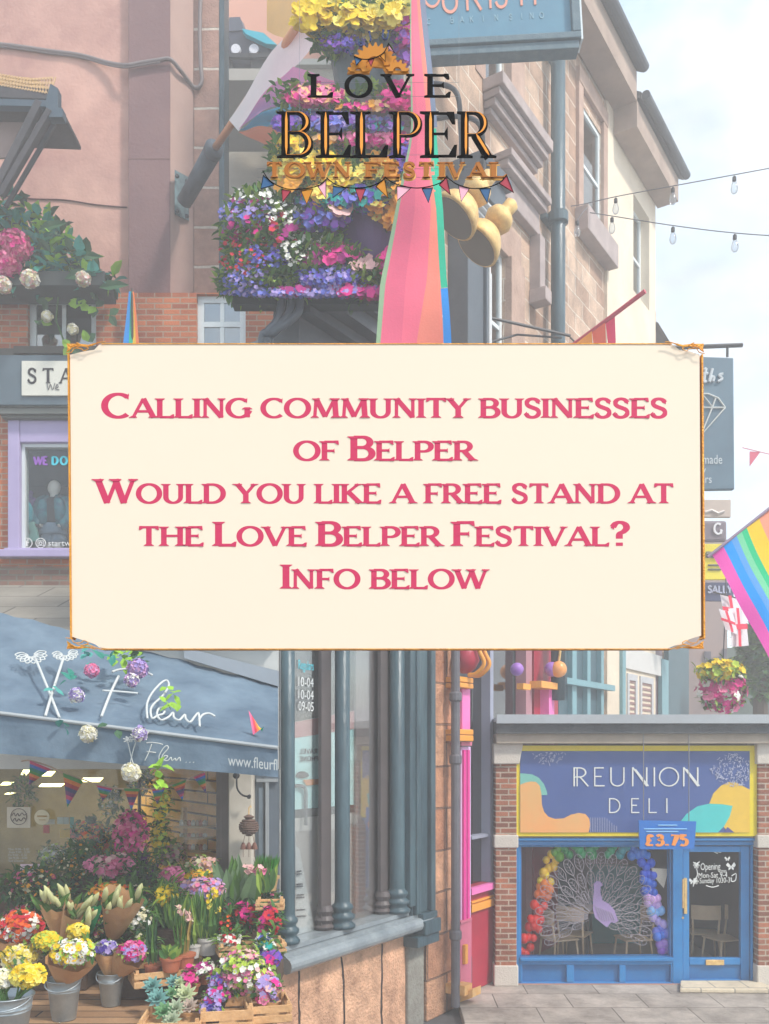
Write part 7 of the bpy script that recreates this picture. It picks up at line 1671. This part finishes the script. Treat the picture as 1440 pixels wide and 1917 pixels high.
for i,(a,b,c,d,rgb,nm,lb) in enumerate(((1315,1369,935,968,(196,180,168),'hanging_sign','small beige hanging sign directly under the tall blue jeweller board'),(1322,1376,1018,1085,(236,218,40),'hanging_sign','bright yellow hanging sign beside the rainbow flag'),(1322,1374,1090,1125,(62,70,110),'hanging_sign','dark navy hanging sign below the yellow one'))):
    Y=[15.5,17,17.5][i]; rr=thing(nm,lb,'sign',P((a+b)/2,d,Y),'signs hanging down the right of the street'); mb=MB(); mb.box(FX(a-20,Y),FX(b,Y),Y,Y+.08,FZ(d,Y),FZ(c,Y)); mb.build('panel', plain('sign_col_%d'%i,rgb,.6), rr, bevel=.01)
    if i==0: mb=MB(); mb.tube([P(1320,959,Y-.01),P(1332,955,Y-.01),P(1344,961,Y-.01),P(1356,957,Y-.01)],.025,5); mb.build('lettering',plain('pale_ink',(220,212,206)),rr)
    if i==1:
        mb=MB(); mb.tube([P(1322,1038,Y-.01),P(1370,1041,Y-.01)],.06,5); mb.tube([P(1326,1058,Y-.01),P(1356,1058,Y-.01)],.02,5); mb.tube([P(1326,1066,Y-.01),P(1350,1066,Y-.01)],.02,5); mb.build('lettering',plain('sign_ink',(90,92,70)),rr)
    if i==2: mb=MB(); text_line(mb,'SALLY',1325,1370,-1110,13,13,lambda x,y,d:P(x,-y,17.5)-Vector((0,.01+d,0)),.22,.18,None,.02,track=.1); mb.build('lettering',plain('pale_ink2',(180,188,220)),rr)
rg_=thing('letter_sign','round dark sign carrying a white letter G above the yellow sign','sign',P(1348,1010,16.5)); mb=MB(); mb.box(FX(1300,16.5),FX(1362,16.5),16.5,16.6,FZ(1014,16.5),FZ(974,16.5)); mb.build('panel',plain('mauve_grey',(120,110,120),.7),rg_,bevel=.05)
mb=MB(); glyph(mb,'G',lambda a,b,d:P(1336+a*18,1000-b*20,16.49)-Vector((0,d,0)),.2,.16,None,.02); mb.build('lettering',plain('pale_ink3',(226,226,230)),rg_)
Yj=14.0; rj=thing('jeweller_sign','tall slate blue hanging board with white diamond outline on the right of the cream board','sign',P(1330,920,Yj))
mb=MB(); mb.prism([P(1262,665,Yj),P(1374,669,Yj),P(1376,916,Yj),P(1262,918,Yj)],(0,.1,0)); mb.build('panel', surf('jeweller_blue', lin(92,120,136), lin(72,96,112),1,.5,.05), rj, bevel=.02)
mb=MB(); mb.tube([P(1236,652,Yj+.05),P(1390,646,Yj+.05)],.035,8); mb.tube([P(1280,650,Yj+.05),P(1280,668,Yj+.05)],.02,6); mb.tube([P(1362,648,Yj+.05),P(1362,668,Yj+.05)],.02,6); mb.build('hanger',iron,rj)
jv=lambda a,b:P(a,b,Yj-.02)
mb=MB()
for q in ([(1268,760),(1284,737),(1318,737),(1326,737),(1345,745),(1358,763)],[(1358,763),(1315,812),(1268,760)],[(1268,763),(1358,763)],[(1315,738),(1334,762),(1315,808)],[(1315,738),(1296,762),(1315,808)],[(1340,745),(1334,762)]): mb.tube([jv(a,b) for a,b in q],.013,6)
mb.build('diamond', plain('diamond_line',(196,200,196),.5), rj)
mb=MB()
st2=lambda pts,r_=.022: mb.tube([jv(a,b) for a,b in crv(pts,5)],r_,6)
st2([(1288,712),(1292,702),(1296,712),(1300,702),(1305,713)]); st2([(1310,700),(1309,714),(1313,713)]); st2([(1322,690),(1318,714),(1323,713)]); st2([(1316,700),(1326,699)]); st2([(1334,690),(1328,714),(1333,706),(1337,706),(1335,714)]); st2([(1354,700),(1347,702),(1352,709),(1344,714)]); st2([(1319,692),(1321,689),(1324,692)],.016)
mb.build('script_lettering', plain('jeweller_white',(196,204,208),.5), rj)
font_text('made',.20,lambda x,y,d:jv(1316,868)+Vector((x,0,y)),0,plain('jeweller_white',(196,204,208)),'lettering',rj,width=.30)
font_text('by',.18,lambda x,y,d:jv(1306,887)+Vector((x,0,y)),0,plain('jeweller_white',(196,204,208)),'lettering',rj,width=.13)
font_text('ers',.18,lambda x,y,d:jv(1312,904)+Vector((x,0,y)),0,plain('jeweller_white',(196,204,208)),'lettering',rj,width=.17)
mb=MB(); mb.prism([P(1404,845,12),P(1424,846,12),P(1404,873,12)],(0,.01,0)); mb.tube([P(1390,838,12),P(1440,850,12),P(1500,840,12)],.006,4); tag(mb.build('red_pennant', cl('pennant_dusk',(226,120,140))),'single small pink pennant on a thin line in the sky at the right edge','pennant')
# rainbow flag on right edge
rrf=thing('rainbow_flag','bright rainbow flag slanting in from the right edge of the view','flag',P(1440,1200,8.5)); Yq=8.6
def F_(u,v): # u along the hoist edge from (1335,1033) up right to (1490,895); v down the flag
    a=(1333+(1500-1333)*u, 1037+(905-1037)*u); b=(1452+(1610-1452)*u, 1262+(1200-1262)*u)
    return (a[0]+(b[0]-a[0])*v, a[1]+(b[1]-a[1])*v)
cols=[(.12,cl('f_mag',(250,96,190))),(.09,cl('f_blue2',(30,160,246))),(.06,cl('f_sky2',(100,170,236))),(.06,cl('f_mint',(130,220,170))),(.06,cl('f_emerald',(40,205,140))),(.15,cl('f_sun',(255,210,50))),(.18,cl('f_salmon',(255,165,135))),(.2,cl('f_redpk',(245,100,120)))]
u0=0
for fr2,mt in cols:
    u1=u0+fr2*.95
    flagmesh('stripe',(lambda u0:lambda t:P(*F_(u0,t),Yq))(u0),(lambda u1:lambda t:P(*F_(u1,t),Yq))(u1),[(1,mt)],rrf,amp=.04,waves=1.5,ph=u0*3)
    u0=u1
mb=MB(); mb.tube([P(1325,1043,Yq-.03),P(1520,889,Yq-.03)],.014,8); mb.build('pole',plain('pole_mauve',(150,130,150),.5),rrf)
# red and white flags
rwf=thing('red_white_flags','cluster of crumpled white flags with red crosses hanging behind the rainbow flag','flags',P(1370,1200,13)); wm=cl('f_offwhite',(232,226,230)); rm_=cl('f_cross',(236,60,90))
for i,(a,b,w,h,t) in enumerate(((1348,1112,36,56,.3),(1362,1140,38,72,-.2),(1344,1140,26,40,.5))):
    y=13-.1*i; flagmesh('cloth',(lambda a,b,w,t,y:lambda s:P(a+w*s,b+t*20*s,y))(a,b,w,t,y),(lambda a,b,w,h,t,y:lambda s:P(a+w*s+8*t+6,b+h+t*20*s,y))(a,b,w,h,t,y),[(1,wm)],rwf,amp=.06,ph=i)
    flagmesh('cross',(lambda a,b,w,t,y:lambda s:P(a+w*(.42+.18*s),b+t*10,y-.07))(a,b,w,t,y),(lambda a,b,w,h,t,y:lambda s:P(a+w*(.42+.18*s)+8*t+6,b+h+t*10,y-.07))(a,b,w,h,t,y),[(1,rm_)],rwf,amp=.06,ph=i)
    flagmesh('cross',(lambda a,b,w,h,t,y:lambda s:P(a+w*s+3,b+h*.42+t*20*s,y-.08))(a,b,w,h,t,y),(lambda a,b,w,h,t,y:lambda s:P(a+w*s+4,b+h*.56+t*20*s,y-.08))(a,b,w,h,t,y),[(1,rm_)],rwf,amp=.06,ph=i)
mb=MB(); mb.tube([P(1335,1108,13),P(1400,1125,12.9),P(1460,1120,12.6)],.01,5); mb.build('line',iron,rwf)
# hanging flower basket
bush('hanging_basket','hanging basket of hot pink and yellow petunias above the right end of the deli roof',1352,1294,12.6,48,42,('hot','hot','hot','pink','white'),.085,130,130,seed=90,fl=.16,fw=.08,cat='hanging basket')
bush('hanging_basket','yellow and lime petunias at the top of the second basket by the white flags',1348,1256,12.45,48,20,('yellow','lime','yellow'),.07,90,90,seed=91,fl=.14,fw=.07,cat='hanging basket')
mb=MB(); mb.tube([P(1352,1300,12.6),P(1356,1190,12.8),P(1360,1060,13.4)],.008,5); tag(mb.build('basket_chain',iron),'thin chain holding the hanging basket','chain')
bush('street_tree','dark green tree behind the white flags at the right edge of the street',1424,1240,19,40,70,(),.02,0,900,gm=GD,seed=92,fl=.35,fw=.2,cat='tree')
mb=MB(); mb.tube([P(1424,1400,19),P(1424,1260,19)],[.2,.12],8); mb.build('trunk',plain('bark',(80,66,56),.9),[o for o in COL.objects if o.name.startswith('street_tree')][0])
